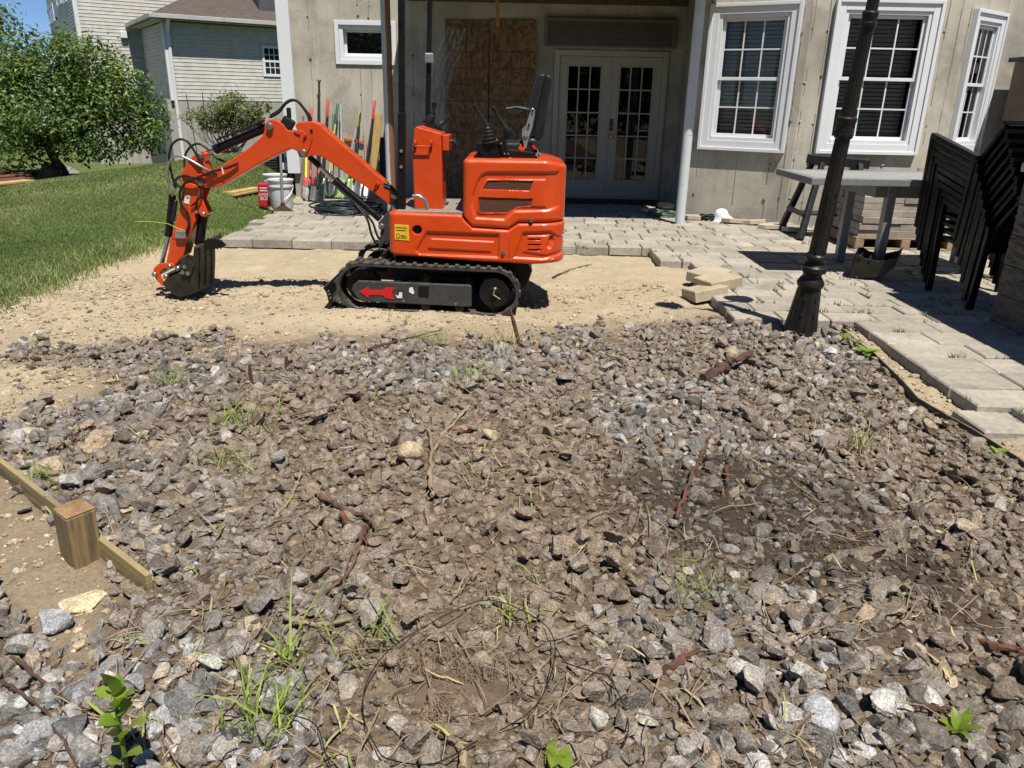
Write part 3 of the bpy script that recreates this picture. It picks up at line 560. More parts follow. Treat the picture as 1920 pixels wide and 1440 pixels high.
tc=s.n('ShaderNodeMapping'); tc.inputs['Rotation'].default_value=(0,0,-YW); s.l(s.geo.outputs['Position'],tc.inputs[0]); s.l(tc.outputs[0],bk.inputs['Vector']); s.col(s.mix(s.noise(v,9,4),bk.outputs[0],(.12,.095,.085))); s.bump(bk.outputs['Fac'],.4,.02); roofM=s.set(rough=.95,spec=.1)
nb=thing('neighbour_house',Wc,'grey sided two-storey neighbouring house with a hip-roofed wing','house')
bnd=[]
def siding(P,d,L,z0,z1,exp=.108,gaps=()):
    """courses of lap siding on a wall starting at P along d; gaps: (t0,t1,z0,z1) openings"""
    n=Vector((d.y,-d.x,0)); z=z0; tmpl={}
    while z<z1-.01:
        h=min(exp,z1-z); spans=[(0,L)]
        for (a,b_,c,e) in gaps:
            if c-.05<z<e-.02:
                new=[]
                for (p,q) in spans:
                    if b_<=p or a>=q: new.append((p,q)); continue
                    if a>p: new.append((p,a))
                    if b_<q: new.append((b_,q))
                spans=new
        for (p,q) in spans:
            key=(round(p,3),round(q,3),round(h,3))
            if key not in tmpl:
                A_=P+d*p; B_=P+d*q; b=MB(); o0=[A_+n*.002,A_+n*.016,A_+n*.004,A_+n*.002]; zz=[0,.0,h,h]
                b.add([A_+n*.001+Z_*0,A_+n*.017+Z_*0,A_+n*.013+Z_*.012,A_+n*.004+Z_*h,B_+n*.001,B_+n*.017,B_+n*.013+Z_*.012,B_+n*.004+Z_*h],[(1,5,6,2),(2,6,7,3),(0,4,5,1)])
                ob=b.o('siding_board',nbM,nb); tmpl[key]=ob; ob.location.z=z
            else:
                ob=tmpl[key].copy(); COL.objects.link(ob); ob.location.z=z
        z+=exp
def slab(name,P,d,L,z0,z1,m,th=.2,par=None):
    n=Vector((d.y,-d.x,0)); b=MB(); a=[P+Z_*z0,P+d*L+Z_*z0,P+d*L-n*th+Z_*z0,P-n*th+Z_*z0]; b.add([*a,*[p+Z_*(z1-z0) for p in a]],[(0,3,2,1),(4,5,6,7),(0,1,5,4),(1,2,6,5),(2,3,7,6),(3,0,4,7)]); return b.o(name,m,par or nb)
LW=along(Wc,d2,291); Mj=Wc+d2*LW; tM=along(Mj,d1,181); Mc=Mj+d1*tM; tS=along(Mc,d2,119)
tS=min(tS,12) if tS>0 else 9
LF=9.0
w0=along(Wc,d1,505); w1=along(Wc,d1,539); wzA,wzB=ap(520,143,(Wc+d1*w0).y).z,ap(505,86,(Wc+d1*w0).y).z
slab('wing_wall',Wc,d1,LF,sz0,ez,nbM); slab('foundation',Wc,d1,LF,-2,sz0-.004,ftM); slab('foundation',Mj+(-d2)*(-0.0),-d2,LW-.01,-2,sz0-.004,ftM,-.2)
siding(Wc,d1,LF,sz0,ez,gaps=[(w0,w1,wzA,wzB)])
Ps=Wc+d2*LW; siding(Ps,-d2,LW,sz0,ez); slab('wing_wall',Ps,-d2,LW,sz0,ez,nbM,.1)
MH=8.5; LMn=-tM+9
slab('wall',Mc,d1,LMn,sz0,MH,nbM); slab('foundation',Mc,d1,-tM-.0,-2,sz0-.004,ftM)
siding(Mc,d1,LMn,sz0,MH)
Pz=Mc+d2*tS; slab('wall',Pz,-d2,tS-.01,-2,MH,nbM,.1); siding(Pz,-d2,tS,sz0,MH)
def nwin(P,d,t0,t1,z0,z1,name='window',cols=3,rows=4,par=None):
    n=Vector((d.y,-d.x,0)); T=Matrix(((d.x,-n.x,0,P.x),(d.y,-n.y,0,P.y),(0,0,1,0),(0,0,0,1))); b=MB(T)
    tr=.07; b.box(t0-.01,t0+tr,-.045,0,z0-.01,z1+.01); b.box(t1-tr,t1+.01,-.045,0,z0-.01,z1+.01); b.box(t0+tr,t1-tr,-.044,0,z1-tr,z1+.01); b.box(t0+tr,t1-tr,-.044,0,z0-.01,z0+tr); b.box(t0+tr,t1-tr,-.035,0,(z0+z1)/2-.03,(z0+z1)/2+.03); w=b.o('window',trimM,nb)
    MB(T).add([(t0+tr,-.018,z0+tr),(t1-tr,-.018,z0+tr),(t1-tr,-.018,z1-tr),(t0+tr,-.018,z1-tr)],[(0,1,2,3)]).o('pane',simple('dark_pane',(.012,.014,.018),(.02,.022,.026),2,.08,0,0),w)
    for k in range(1,cols): x=t0+tr+(t1-t0-2*tr)*k/cols; MB(T).box(x-.012,x+.012,-.03,-.019,z0+tr,z1-tr).o('muntin',trimM,w)
    for k in range(1,rows): z=z0+tr+(z1-z0-2*tr)*k/rows; MB(T).box(t0+tr,t1-tr,-.029,-.0192,z-.012,z+.012).o('muntin',trimM,w)
nwin(Wc,d1,w0,w1,wzA,wzB)
u0=along(Mc,d1,413); u1=along(Mc,d1,457); nwin(Mc,d1,u0,u1,ap(430,5,(Mc+d1*u0).y).z,ap(430,5,(Mc+d1*u0).y).z+1.5,cols=2,rows=2)
for pxa,pxb,pya,pyb in ((126,138,13,44),(147,156,-30,11),(160,167,-30,6),(175,183,72,116)):
    ta=along(Pz,-d2,pxa); tb=along(Pz,-d2,pxb); ym=(Pz-d2*(ta+tb)/2).y; nwin(Pz,-d2,min(ta,tb),max(ta,tb),ap(pxa,pyb,ym).z,ap(pxa,pya,ym).z,cols=1,rows=1)
for P in (Wc,Mc):
    b=MB(); b.bar(P+Z_*(sz0-.02)+(-d1-d2)*.03,P+Z_*((ez if P is Wc else MH))+(-d1-d2)*.03,.13,.13,up=d1); b.o('corner_board',trimM,nb)
# wing roof: hip with gutter
ov=.38; E0=Wc-d1*ov-d2*ov; rr=LW+ov; tp=math.tan(R(27)); Eb=E0+d2*rr; H0=E0+(d1+d2)*rr+Z_*(rr*tp); E1=E0+d1*(LF+1); H1=E1+d2*rr+Z_*(rr*tp); zt=ez+.16
b=MB(); q=lambda p,dz=0:(p.x,p.y,p.z+zt+dz); b.add([q(E0),q(E1),q(H1),q(H0),q(Eb)],[(0,1,2,3),(0,3,4)]); b.add([q(E0,-.03),q(E1,-.03),q(H1,-.03),q(H0,-.03),q(Eb,-.03)],[(3,2,1,0),(4,3,0)]); b.o('roof',roofM,nb)
b=MB(); b.bar(E0+Z_*(zt-.05)-d2*.05,E1+Z_*(zt-.05)-d2*.05,.11,.12); b.bar(E0+Z_*(zt-.051)-d1*.05-d2*.1,Eb+Z_*(zt-.051)-d1*.05,.11,.12); b.o('gutter',simple('gutter_grey',(.50,.50,.48),(.42,.42,.40),2,.4,0,0),nb,.01)
b=MB(); e=[E0,E1,E1+d2*(ov+.02),Wc+d1*.02+d2*.02,Eb+d1*(ov+.02),Eb]; zs_=zt-.13; b.add([(p.x,p.y,zs_) for p in e],[(0,1,2,3),(0,3,4,5)]); b.o('soffit',simple('soffit_white',(.6,.6,.58),None,3,.6,0,0),nb)
b=MB(); P=Wc-d2*.08+d1*.05; b.tube([P+Z_*(zt-.1)-d2*.28,P+Z_*(zt-.22)-d2*.2,P+Z_*(zt-.42),P+Z_*1.,P+Z_*-.55],.055,8); b.o('downspout',trimM,nb,smooth=40)
b=MB(); v0=along(Mj,d1,258); P=Mj+d1*v0; zz=ap(258,66,P.y).z; nn=Vector((d1.y,-d1.x,0)); b.bar(P+nn*.0+Z_*zz,P+nn*.14+Z_*zz,.2,.2); b.o('vent_hood',whiteM,nb,.01)
# dark projecting upper storey of the neighbour beside our corner
P=Wc+d1*along(Wc,d1,512)+d2*(.3); b=MB(); z=ap(520,28,P.y).z; slab('bump_out',P,d1,3.,z,z+3,simple('slate_siding',(.085,.09,.095),(.07,.073,.078),2,.6,0,.1,20),1.5)
# plant stakes and mulch by the foundation
stM=simple('dark_stake',(.03,.032,.03),None,20,.7,0,0)
for i,(x0,y0,x1,y1) in enumerate(((349,177,366,268),(379,173,384,215),(447,181,452,215))):
    Y=23.; b=MB(); p=ap(x1,y1,Y); p0=ap(x0,y0,Y); b.tube([p0,p-(p0-p)*.35],.012,6); b.o('plant_stake',stM,None,label=('tall dark stake leaning left of the round bush','thin grey stake standing just behind the round bush','short dark stake near the top right of the round bush')[i],cat='stake')
# ================================================================ patio
pvM=simple('concrete_paver',(.40,.365,.305),(.26,.235,.195),4,.93,0,.6,230,.005,rand=.2,mott=1.7,dust=((.40,.35,.265),.5))
RD=.2225
def left_x(Y):
    if Y>7.80: return -3.05
    if Y>7.13: return 1.36
    if Y>6.46: return 1.63
    if Y>6.02: return 1.76
    if Y>5.12: return 1.52
    if Y>3.62: return 2.34-.02*(5.1-Y)
    return 2.47
def house_y(X):
    if X<2.24: return 11.78 
    if X<3.35: return 10.40+(9.75-10.40)*(X-2.24)/1.11-.03
    if X<5.10: return 9.72
    return 9.75+.7*(X-5.1)/.9-.03
PAV=[]
def rows():
    y=11.78-.0; k=0
    edges=[5.13+RD*i for i in range(0,30)]; low=[5.13-.262*i for i in range(0,16)]
    for i,yb in enumerate(edges): yield yb,yb+RD,i,.335
    for i in range(len(low)-1): yield low[i+1],low[i],i+50,.40
for y0,y1,i,Lp in rows():
    yc=(y0+y1)/2
    if yc>11.8: continue
    xl=left_x(yc); x=xl; x_end=min(.76*yc+.7,6.6); first=True
    if xl<0: x=xl+(random.uniform(-.1,.12) if i%2 else random.uniform(0.02,.2))
    while x<x_end:
        L=Lp*random.choice((1,1,1,.82,1.2)); 
        if first and i%2 and xl>0 and yc>5.2: L=Lp*.62
        first=False
        xc=x+L/2
        if y1<house_y(xc)+.06 : PAV.append((xc,yc,L,y1-y0))
        x+=L
PAV=np.array(PAV)
_cb=MB(); c_=.06; cz=.10
_cb.v=[(-.5,-.5,-1),(.5,-.5,-1),(.5,.5,-1),(-.5,.5,-1),(-.5,-.5,-cz),(.5,-.5,-cz),(.5,.5,-cz),(-.5,.5,-cz),(-.48,-.47,0),(.48,-.47,0),(.48,.47,0),(-.48,.47,0)]
_cb.f=[(0,1,5,4),(1,2,6,5),(2,3,7,6),(3,0,4,7),(4,5,9,8),(5,6,10,9),(6,7,11,10),(7,4,8,11),(8,9,10,11)]
pme=bpy.data.meshes.new('paver'); pme.from_pydata(_cb.v,[],_cb.f); pme.materials.append(pvM)
# sand bed sheet below the joints
gxs=np.arange(-3.1,6.6,.08); gys=np.arange(.9,11.8,.08); bv=[];bf=[]
def inpat(x,y): return x>left_x(y)+.07 and x>left_x(y+.1)+.07 and x>left_x(y-.1)+.07 and y<house_y(x)+.1 and x<.76*y+.85
ok=[[inpat(x,y) for x in gxs] for y in gys]; iid={}
for j in range(len(gys)-1):
    for i in range(len(gxs)-1):
        if ok[j][i] and ok[j][i+1] and ok[j+1][i] and ok[j+1][i+1]:
            q=[]
            for (a,c) in ((i,j),(i+1,j),(i+1,j+1),(i,j+1)):
                if (a,c) not in iid: iid[(a,c)]=len(bv); bv.append((gxs[a],gys[c],PZ-.02))
                q.append(iid[(a,c)])
            bf.append(tuple(q))
mb=MB(); mb.v=bv; mb.f=bf; patio=mb.o('patio',simple('joint_sand',(.19,.165,.12),(.11,.095,.065),12,.95,0,.4,200),kind='structure')
dist=np.hypot(PAV[:,0],PAV[:,1]); inview=(np.abs(PAV[:,0])<.67*PAV[:,1]+.25)
sc=np.where(inview,PAV[:,2]*PAV[:,3]/dist**2,0)
vis=~((PAV[:,1]>9.9)&(PAV[:,0]>-.9)&(PAV[:,0]<.4)); sc=sc*np.where(vis,1,.2)
order=np.argsort(-sc); jv=[];jf=[]
for r,k in enumerate(order):
    xc,yc,L,Dp=PAV[k]; rough=1.0 if (xc>1.2 and yc<9) else .5
    dz=random.gauss(0,.0022)*rough; rx,ry=random.gauss(0,.006)*rough,random.gauss(0,.006)*rough; rz=random.gauss(0,.006); g=.011
    M_=Matrix.Translation((xc+random.gauss(0,.002),yc+random.gauss(0,.002),PZ+dz))@Matrix.Rotation(rz,4,'Z')@Matrix.Rotation(rx,4,'X')@Matrix.Rotation(ry,4,'Y')@Matrix.Diagonal((L-g,Dp-g*1.5,.085,1))
    if r<300:
        ob=bpy.data.objects.new('paver',pme); COL.objects.link(ob); ob.parent=patio; ob.matrix_world=M_
    else:
        n0=len(jv); jv+= [tuple(M_@Vector(p)) for p in _cb.v]; jf+=[tuple(q+n0 for q in f) for f in _cb.f]
mb=MB(); mb.v=jv; mb.f=jf; mb.o('paver_field',pvM,patio,kind='stuff')
def loose(px,py,L,Dp,rot,label,h=.085,col=None,z=.07,name='loose_paver'):
    p=gp(px,py,z); ob=bpy.data.objects.new(name,pme if col is None else col); COL.objects.link(ob); ob.location=p; ob.rotation_euler=rot; ob.scale=(L,Dp,h); return tag(ob,label,'paver')
ylM=simple('tan_paver',(.46,.385,.26),(.36,.30,.21),6,.93,0,.35,200,rand=.1); pmy=pme.copy(); pmy.materials.clear(); pmy.materials.append(ylM)
loose(1330,507,.33,.22,(.08,-.05,.75),'tan loose paver lying highest on the small pile by the patio step',col=pmy,z=.13)
loose(1347,519,.33,.21,(.02,-.06,.50),'tan loose paver slid halfway off the top of the small pile',col=pmy,z=.15)
loose(1320,538,.27,.26,(-.12,-.16,.22),'tan loose paver tipped against the patio edge in front of the pile',col=pmy,z=.10)
loose(1900,790,.44,.27,(0,.02,.02),'grey paver set lower and apart at the right edge of the walk',z=.035)
# flagstones along the foot of the bay
flM=simple('flagstone',(.50,.42,.30),(.38,.33,.25),5,.9,0,.4,60,rand=.15)
for i,(x,y,wd,dp,lab) in enumerate(((1300,404,.30,.2,'tan flagstone nearest the pale post at the foot of the bay'),(1338,402,.26,.16,'flagstone half hidden behind the white lid at the bay'),(1378,411,.33,.24,'grey flagstone right of the white lid at the foot of the bay'),(1412,413,.36,.22,'tan six-sided flagstone in the middle of the row by the bay'),(1448,421,.36,.2,'low tan flagstone beside the sawhorse leg by the bay'),(1490,427,.3,.18,'flagstone under the sawhorse at the foot of the bay'))):
    p=gp(x,y,PZ+.05); pts=[]; nsd=6
    for k in range(nsd): a=2*math.pi*k/nsd+random.uniform(-.2,.2); pts.append((math.cos(a)*wd*.5*random.uniform(.88,1.08),math.sin(a)*dp*.5*random.uniform(.9,1.1)))
    T=Matrix.Translation((p.x,p.y,PZ))@Matrix.Rotation(random.uniform(-.15,.0),4,'X')@Matrix.Rotation(random.uniform(-.08,.08),4,'Y'); b=MB(T); b.prism(pts,.004,.055,lambda u,v,d:(u,v,d)); b.o('flagstone',flM,None,.006,label=lab,cat='flagstone')
# ================================================================ trees, shrub, weeds
barkM=simple('bark',(.085,.065,.048),(.045,.035,.028),9,.9,0,.6,40,.01,stretch=(1,1,.3))
def leaves(pts,ctr,size,asp=.45,droop=.35,seed=1):
    """small folded leaves at pts, facing away from ctr and up"""
    n=len(pts); o=pts-ctr; o/=np.linalg.norm(o,axis=1,keepdims=True)+1e-6; nrm=o*.6+rng.normal(0,.55,(n,3))+np.array([0,0,.55]); nrm/=np.linalg.norm(nrm,axis=1,keepdims=True)
    ax=rng.normal(0,1,(n,3))+o*.7-np.array([0,0,droop]); ax-=nrm*np.sum(ax*nrm,1,keepdims=True); ax/=np.linalg.norm(ax,axis=1,keepdims=True)+1e-6; sd=np.cross(nrm,ax); L=(size*rng.uniform(.65,1.25,n))[:,None]; W=L*asp*.5
    a=pts; b1=pts+ax*L*.5+sd*W+nrm*L*.07; b2=pts+ax*L*.5-sd*W+nrm*L*.07; m=pts+ax*L*.52; t=pts+ax*L-nrm*L*.10
    V=np.stack([a,b1,m,b2,t],1).reshape(-1,3); k=np.arange(n)*5; Fc=np.concatenate([np.stack([k,k+1,k+2],-1),np.stack([k,k+2,k+3],-1),np.stack([k+1,k+4,k+2],-1),np.stack([k+2,k+4,k+3],-1)]); return V,Fc
def crown(blobs,per,size,asp=.45,clump=.16,shell=.55):
    """blobs (x,y,z,r): sprays of leaves gathered round twig ends near each blob's skin"""
    P=[];Cn=[];Tn=[];tw=[]
    for (x,y,z,r) in blobs:
        nc=max(4,int(per*r*r)); u=rng.normal(size=(nc,3)); u/=np.linalg.norm(u,axis=1,keepdims=True); rad=r*(shell+(1.08-shell)*rng.random(nc)**.6); c=np.array([x,y,z])+u*rad[:,None]*np.array([1,1,.8])
        for cc,uu in zip(c,u):
            k=rng.integers(16,34); q=cc+rng.normal(0,clump*r**.3,(k,3))*np.array([1,1,.75]); P.append(q); Cn.append(np.repeat([[x,y,z-.3*r]],k,0)); Tn.append(np.clip(rng.normal(.45,.22,k)+.15*uu[2],0,1)); tw.append((np.array([x,y,z])+uu*rad.mean()*.25,cc))
    P=np.concatenate(P); V,F_=leaves(P,np.concatenate(Cn),size,asp); return V,F_,np.repeat(np.concatenate(Tn),5),tw
def limb(b,p,q,r0,r1,bend=.12,n=6,segs=6):
    p=Vector(p); q=Vector(q); L=(q-p).length; o=Vector((random.gauss(0,1),random.gauss(0,1),random.gauss(0,.4)))*L*bend
    b.tube([p.lerp(q,t)+o*math.sin(math.pi*t)+Vector((random.gauss(0,1),random.gauss(0,1),0))*L*.012 for t in [i/segs for i in range(segs+1)]],[r0+(r1-r0)*i/segs for i in range(segs+1)],n)
treeM=leafmat('tree_leaves',(.048,.10,.02),(.185,.25,.062),.28,.42,1.5,.45)
TB=ap(118,332,13.6); TB.z=float(Hz(TB.x,TB.y))-.03; TB=Vector((ap(126,330,13.6).x,13.6,float(Hz(ap(126,330,13.6).x,13.6))-.03))
bl=[]
for px,py,r,dy in ((60,150,.62,.2),(150,130,.62,0),(215,165,.55,-.1),(110,215,.7,-.3),(200,225,.62,-.3),(255,235,.42,0),(20,215,.7,0),(45,112,.42,.3),(115,105,.32,.3),(165,95,.3,.2),(20,275,.42,-.3),(75,265,.4,-.5),(160,265,.35,-.2),(235,200,.42,.3),(272,212,.28,.1),(5,165,.6,.3),(260,262,.26,-.1),(185,120,.32,-.2),(112,72,.13,.2),(48,66,.16,.5),(8,110,.4,.4),(185,275,.22,-.4),(-60,200,.8,.2),(-60,110,.6,.4),(-40,290,.4,0),(285,240,.18,.1),(230,160,.3,.2),(125,150,.55,.5),(70,190,.6,.6),(190,180,.5,.5)):
    p=ap(px,py,13.6+dy); bl.append((p.x,p.y,p.z,r))
tree=thing('leafy_tree',TB,'broad dark green leafy tree spreading low over the lawn at left','tree')
V,F_,tn,tw=crown(bl,135,.092,.45,.15)
mk('crown',npmesh('crown',V,F_,treeM,{'tint':tn}),None,tree)
b=MB(); Vt=Vector; top=TB+Vt((-.35,0,.75)); limb(b,TB,TB+Vt((-.28,.05,.55)),.085,.065,.03,8); b.o('trunk',barkM,tree,smooth=60)
b=MB(); fork=TB+Vt((-.28,.05,.55))
mains=[]
for i,(x,y,z,r) in enumerate(bl):
    if i%2==0 or r>.5: limb(b,fork,(x,y,z),.042 if r>.4 else .025,.010,.10,6)
limb(b,TB+Vt((-.05,0,.12)),Vt(bl[10][:3]),.035,.01,.08); limb(b,TB+Vt((-.1,0,.2)),Vt(ap(60,292,13.4)),.03,.008,.05); b.o('branch',barkM,tree,smooth=60)
b=MB()
for k in range(0,len(tw),2): p,q=tw[k]; b.tube([Vt(p),Vt((p+q)/2+rng.normal(0,.03,3)),Vt(q)],[.007,.005,.002],4,False)
b.o('twig',barkM,tree,kind='stuff')
# tree beyond, cut by the left edge
t2=thing('background_tree',ap(-40,330,19),'taller green tree behind, cut off by the left edge of the photo','tree'); bl2=[]
for px,py,r in ((-75,40,1.0),(-90,100,1.2),(-55,95,.6),(-120,20,1.1),(-90,200,1.2),(-4,30,.22),(-8,60,.25)): p=ap(px,py,19); bl2.append((p.x,p.y,p.z,r))
V,F_,tn,tw=crown(bl2,45,.13,.5,.25); mk('crown',npmesh('crown',V,F_,treeM,{'tint':tn}),None,t2); b=MB(); base=ap(-40,330,19); base.z=float(Hz(base.x,19)); 
for x,y,z,r in bl2: limb(b,base,(x,y,z),.09,.02,.06)
b.o('trunk',barkM,t2,smooth=60)
# round shrub by the neighbour's foundation
shM=leafmat('shrub_leaves',(.075,.095,.025),(.20,.21,.07),.25,.5,2,.3); SY=21.5
bl3=[]
for px,py,r in ((430,215,.55),(395,222,.45),(372,222,.28),(455,212,.45),(478,205,.3),(440,195,.35),(415,200,.35),(465,225,.35),(385,232,.25),(420,238,.4),(488,200,.18),(357,219,.16)): p=ap(px,py,SY); bl3.append((p.x,p.y+random.uniform(-.4,.4),p.z,r))
sb=ap(432,280,SY); bush=thing('round_shrub',sb,'round olive green shrub beside the neighbouring house','shrub'); V,F_,tn,tw=crown(bl3,150,.08,.5,.11); mk('crown',npmesh('crown',V,F_,shM,{'tint':tn}),None,bush)
b=MB()
for x,y,z,r in bl3:
    for k in range(3): limb(b,sb+Vt((random.uniform(-.2,.2),0,-.15)),(x+random.uniform(-.2,.2),y,z+random.uniform(-.1,.1)),.018,.007,.1,5)
b.o('stem',simple('pale_bark',(.22,.19,.16),(.13,.11,.09),9,.9,0,.3,40),bush,smooth=60)
mu=MB(); cb=ap(450,270,SY); pts=[(cb.x+math.cos(a)*1.5*random.uniform(.9,1.1),cb.y+math.sin(a)*1.0*random.uniform(.9,1.1)) for a in [i*2*math.pi/26 for i in range(26)]]; mu.add([(x,y,float(Hz(x,y))+.10) for x,y in pts]+[(cb.x,cb.y,float(Hz(cb.x,cb.y))+.24)],[(i,(i+1)%26,26) for i in range(26)]); mu.o('mulch_bed',simple('red_mulch',(.16,.05,.035),(.08,.03,.025),30,.95,0,.6,90,.02),kind='structure')

# trees behind the photographer, seen only in the window glass
for i,(x,y,h) in enumerate(((-9,-13,7.5),(-3.5,-15,8.5),(2,-14,7.),(7.5,-15,8.5),(13,-13,7.5))):
    t=thing('garden_tree',(x,y,0),('tall garden tree far left behind the photographer, mirrored in the glass','tall garden tree left behind the photographer, mirrored in the glass','garden tree straight behind the photographer, mirrored in the glass','tall garden tree right behind the photographer, mirrored in the glass','garden tree far right behind the photographer, mirrored in the glass')[i],'tree')
    bq=[(x+random.uniform(-2.2,2.2),y+random.uniform(-1.5,1.5),h*random.uniform(.18,.85),random.uniform(1.2,1.9)) for k in range(9)]; V,F_,tn,tw=crown(bq,14,.34,.6,.4); mk('crown',npmesh('crown',V,F_,treeM,{'tint':tn}),None,t); b=MB()
    limb(b,(x,y,-.1),(x,y,h*.6),.2,.08,.03,8); b.o('trunk',barkM,t,smooth=60)
# ================================================================ mini excavator
YC=5.74
orM=simple('orange_paint',(.63,.060,.004),(.58,.054,.004),3,.3,0,.02,300,.001,coat=.2,mott=.15,dust=((.42,.30,.19),.22)); orM2=simple('orange_steel',(.60,.056,.004),(.54,.05,.004),5,.36,0,.03,200,.001,coat=.12,mott=.2,dust=((.42,.30,.19),.25))
bkM=simple('black_steel',(.006,.006,.0065),(.010,.0095,.009),8,.32,0,.06,150,.001,dust=((.2,.15,.1),.08)); rubM=simple('black_rubber',(.022,.022,.023),(.045,.043,.04),10,.75,0,.3,150,.002,dust=((.28,.215,.14),.45)); hoM=simple('hose_rubber',(.012,.012,.013),(.02,.02,.02),20,.45,0,.2,400,.001)
chM=simple('chrome_rod',(.6,.6,.6),(.5,.5,.5),8,.15,1,0); pinM=simple('pin_steel',(.42,.40,.36),(.28,.26,.23),30,.35,.9,.1,200,.001); dgM=simple('dark_grey_plate',(.030,.031,.032),(.042,.042,.041),5,.42,0,.08,120,.001,dust=((.3,.24,.17),.3))
wornM=simple('worn_bucket_steel',(.012,.0115,.011),(.03,.027,.024),7,.5,.2,.3,90,.002,dust=((.22,.17,.11),.4)); plM=simple('black_plastic',(.014,.014,.015),(.02,.02,.021),6,.38,0,.1,300,.001); vinM=simple('seat_vinyl',(.016,.017,.019),(.024,.025,.027),5,.42,0,.12,350,.001)
silM=simple('cast_silver',(.42,.42,.42),(.34,.34,.34),9,.4,.7,.1,100,.001); redM=simple('red_sticker',(.55,.012,.015),(.48,.01,.012),6,.4,0,0); whM=simple('white_sticker',(.75,.75,.72),(.65,.65,.6),20,.5,0,0); yeM=simple('yellow_sticker',(.75,.47,.03),(.68,.42,.03),9,.45,0,0)
def zf(ox,oy,sc): return lambda x,y:(ox+x/sc,oy+y/sc)
z1=zf(580,120,2.881); z2=zf(260,170,3.6); za=zf(280,180,9.6); zb=zf(280,320,6.); zc=zf(480,180,6.); zd=zf(860,280,6.26); ze=zf(600,470,4.364); zs=zf(860,130,8.)
def xz(fn,pts,Y): o=[]; [o.append((p.x,p.z)) for p in (ap(*fn(x,y),Y) for x,y in pts)]; return o
def P3(fn,x,y,Y): return ap(*fn(x,y),Y)
dg=thing('mini_excavator',(-.6,YC,0),'orange tracked mini excavator parked on bare dirt with its arm lowered','excavator')
def plate(name,fn,pts,y0,y1,m,par=dg,bev=.006,**kw): return MB().prism(xz(fn,pts,y0),y0,y1).o(name,m,par,bev,**kw)
def pin(fn,x,y,y0,y1,r=.022,par=dg,name='pin'):
    p=P3(fn,x,y,y0); b=MB(); b.lathe([(r*.75,-.006),(r,-.002),(r,y1-y0)],p,(0,1,0),16); return b.o(name,pinM,par,smooth=40)
def pipe(name,fn,pts,Ys,r,m=None,par=dg,n=8):
    Y=Ys if isinstance(Ys,(list,tuple)) else [Ys]*len(pts); P=[P3(fn,x,y,yy) for (x,y),yy in zip(pts,Y)]
    # smooth the polyline
    out=[]
    for i in range(len(P)-1):
        a=P[max(i-1,0)]; b_=P[i]; c=P[i+1]; d=P[min(i+2,len(P)-1)]
        for t in (0,.25,.5,.75): out.append(.5*((2*b_)+(c-a)*t+(2*a-5*b_+4*c-d)*t*t+(3*b_-a-3*c+d)*t*t*t))
    out.append(P[-1]); return MB().tube(out,r,n).o(name,m or hoM,par,smooth=60)
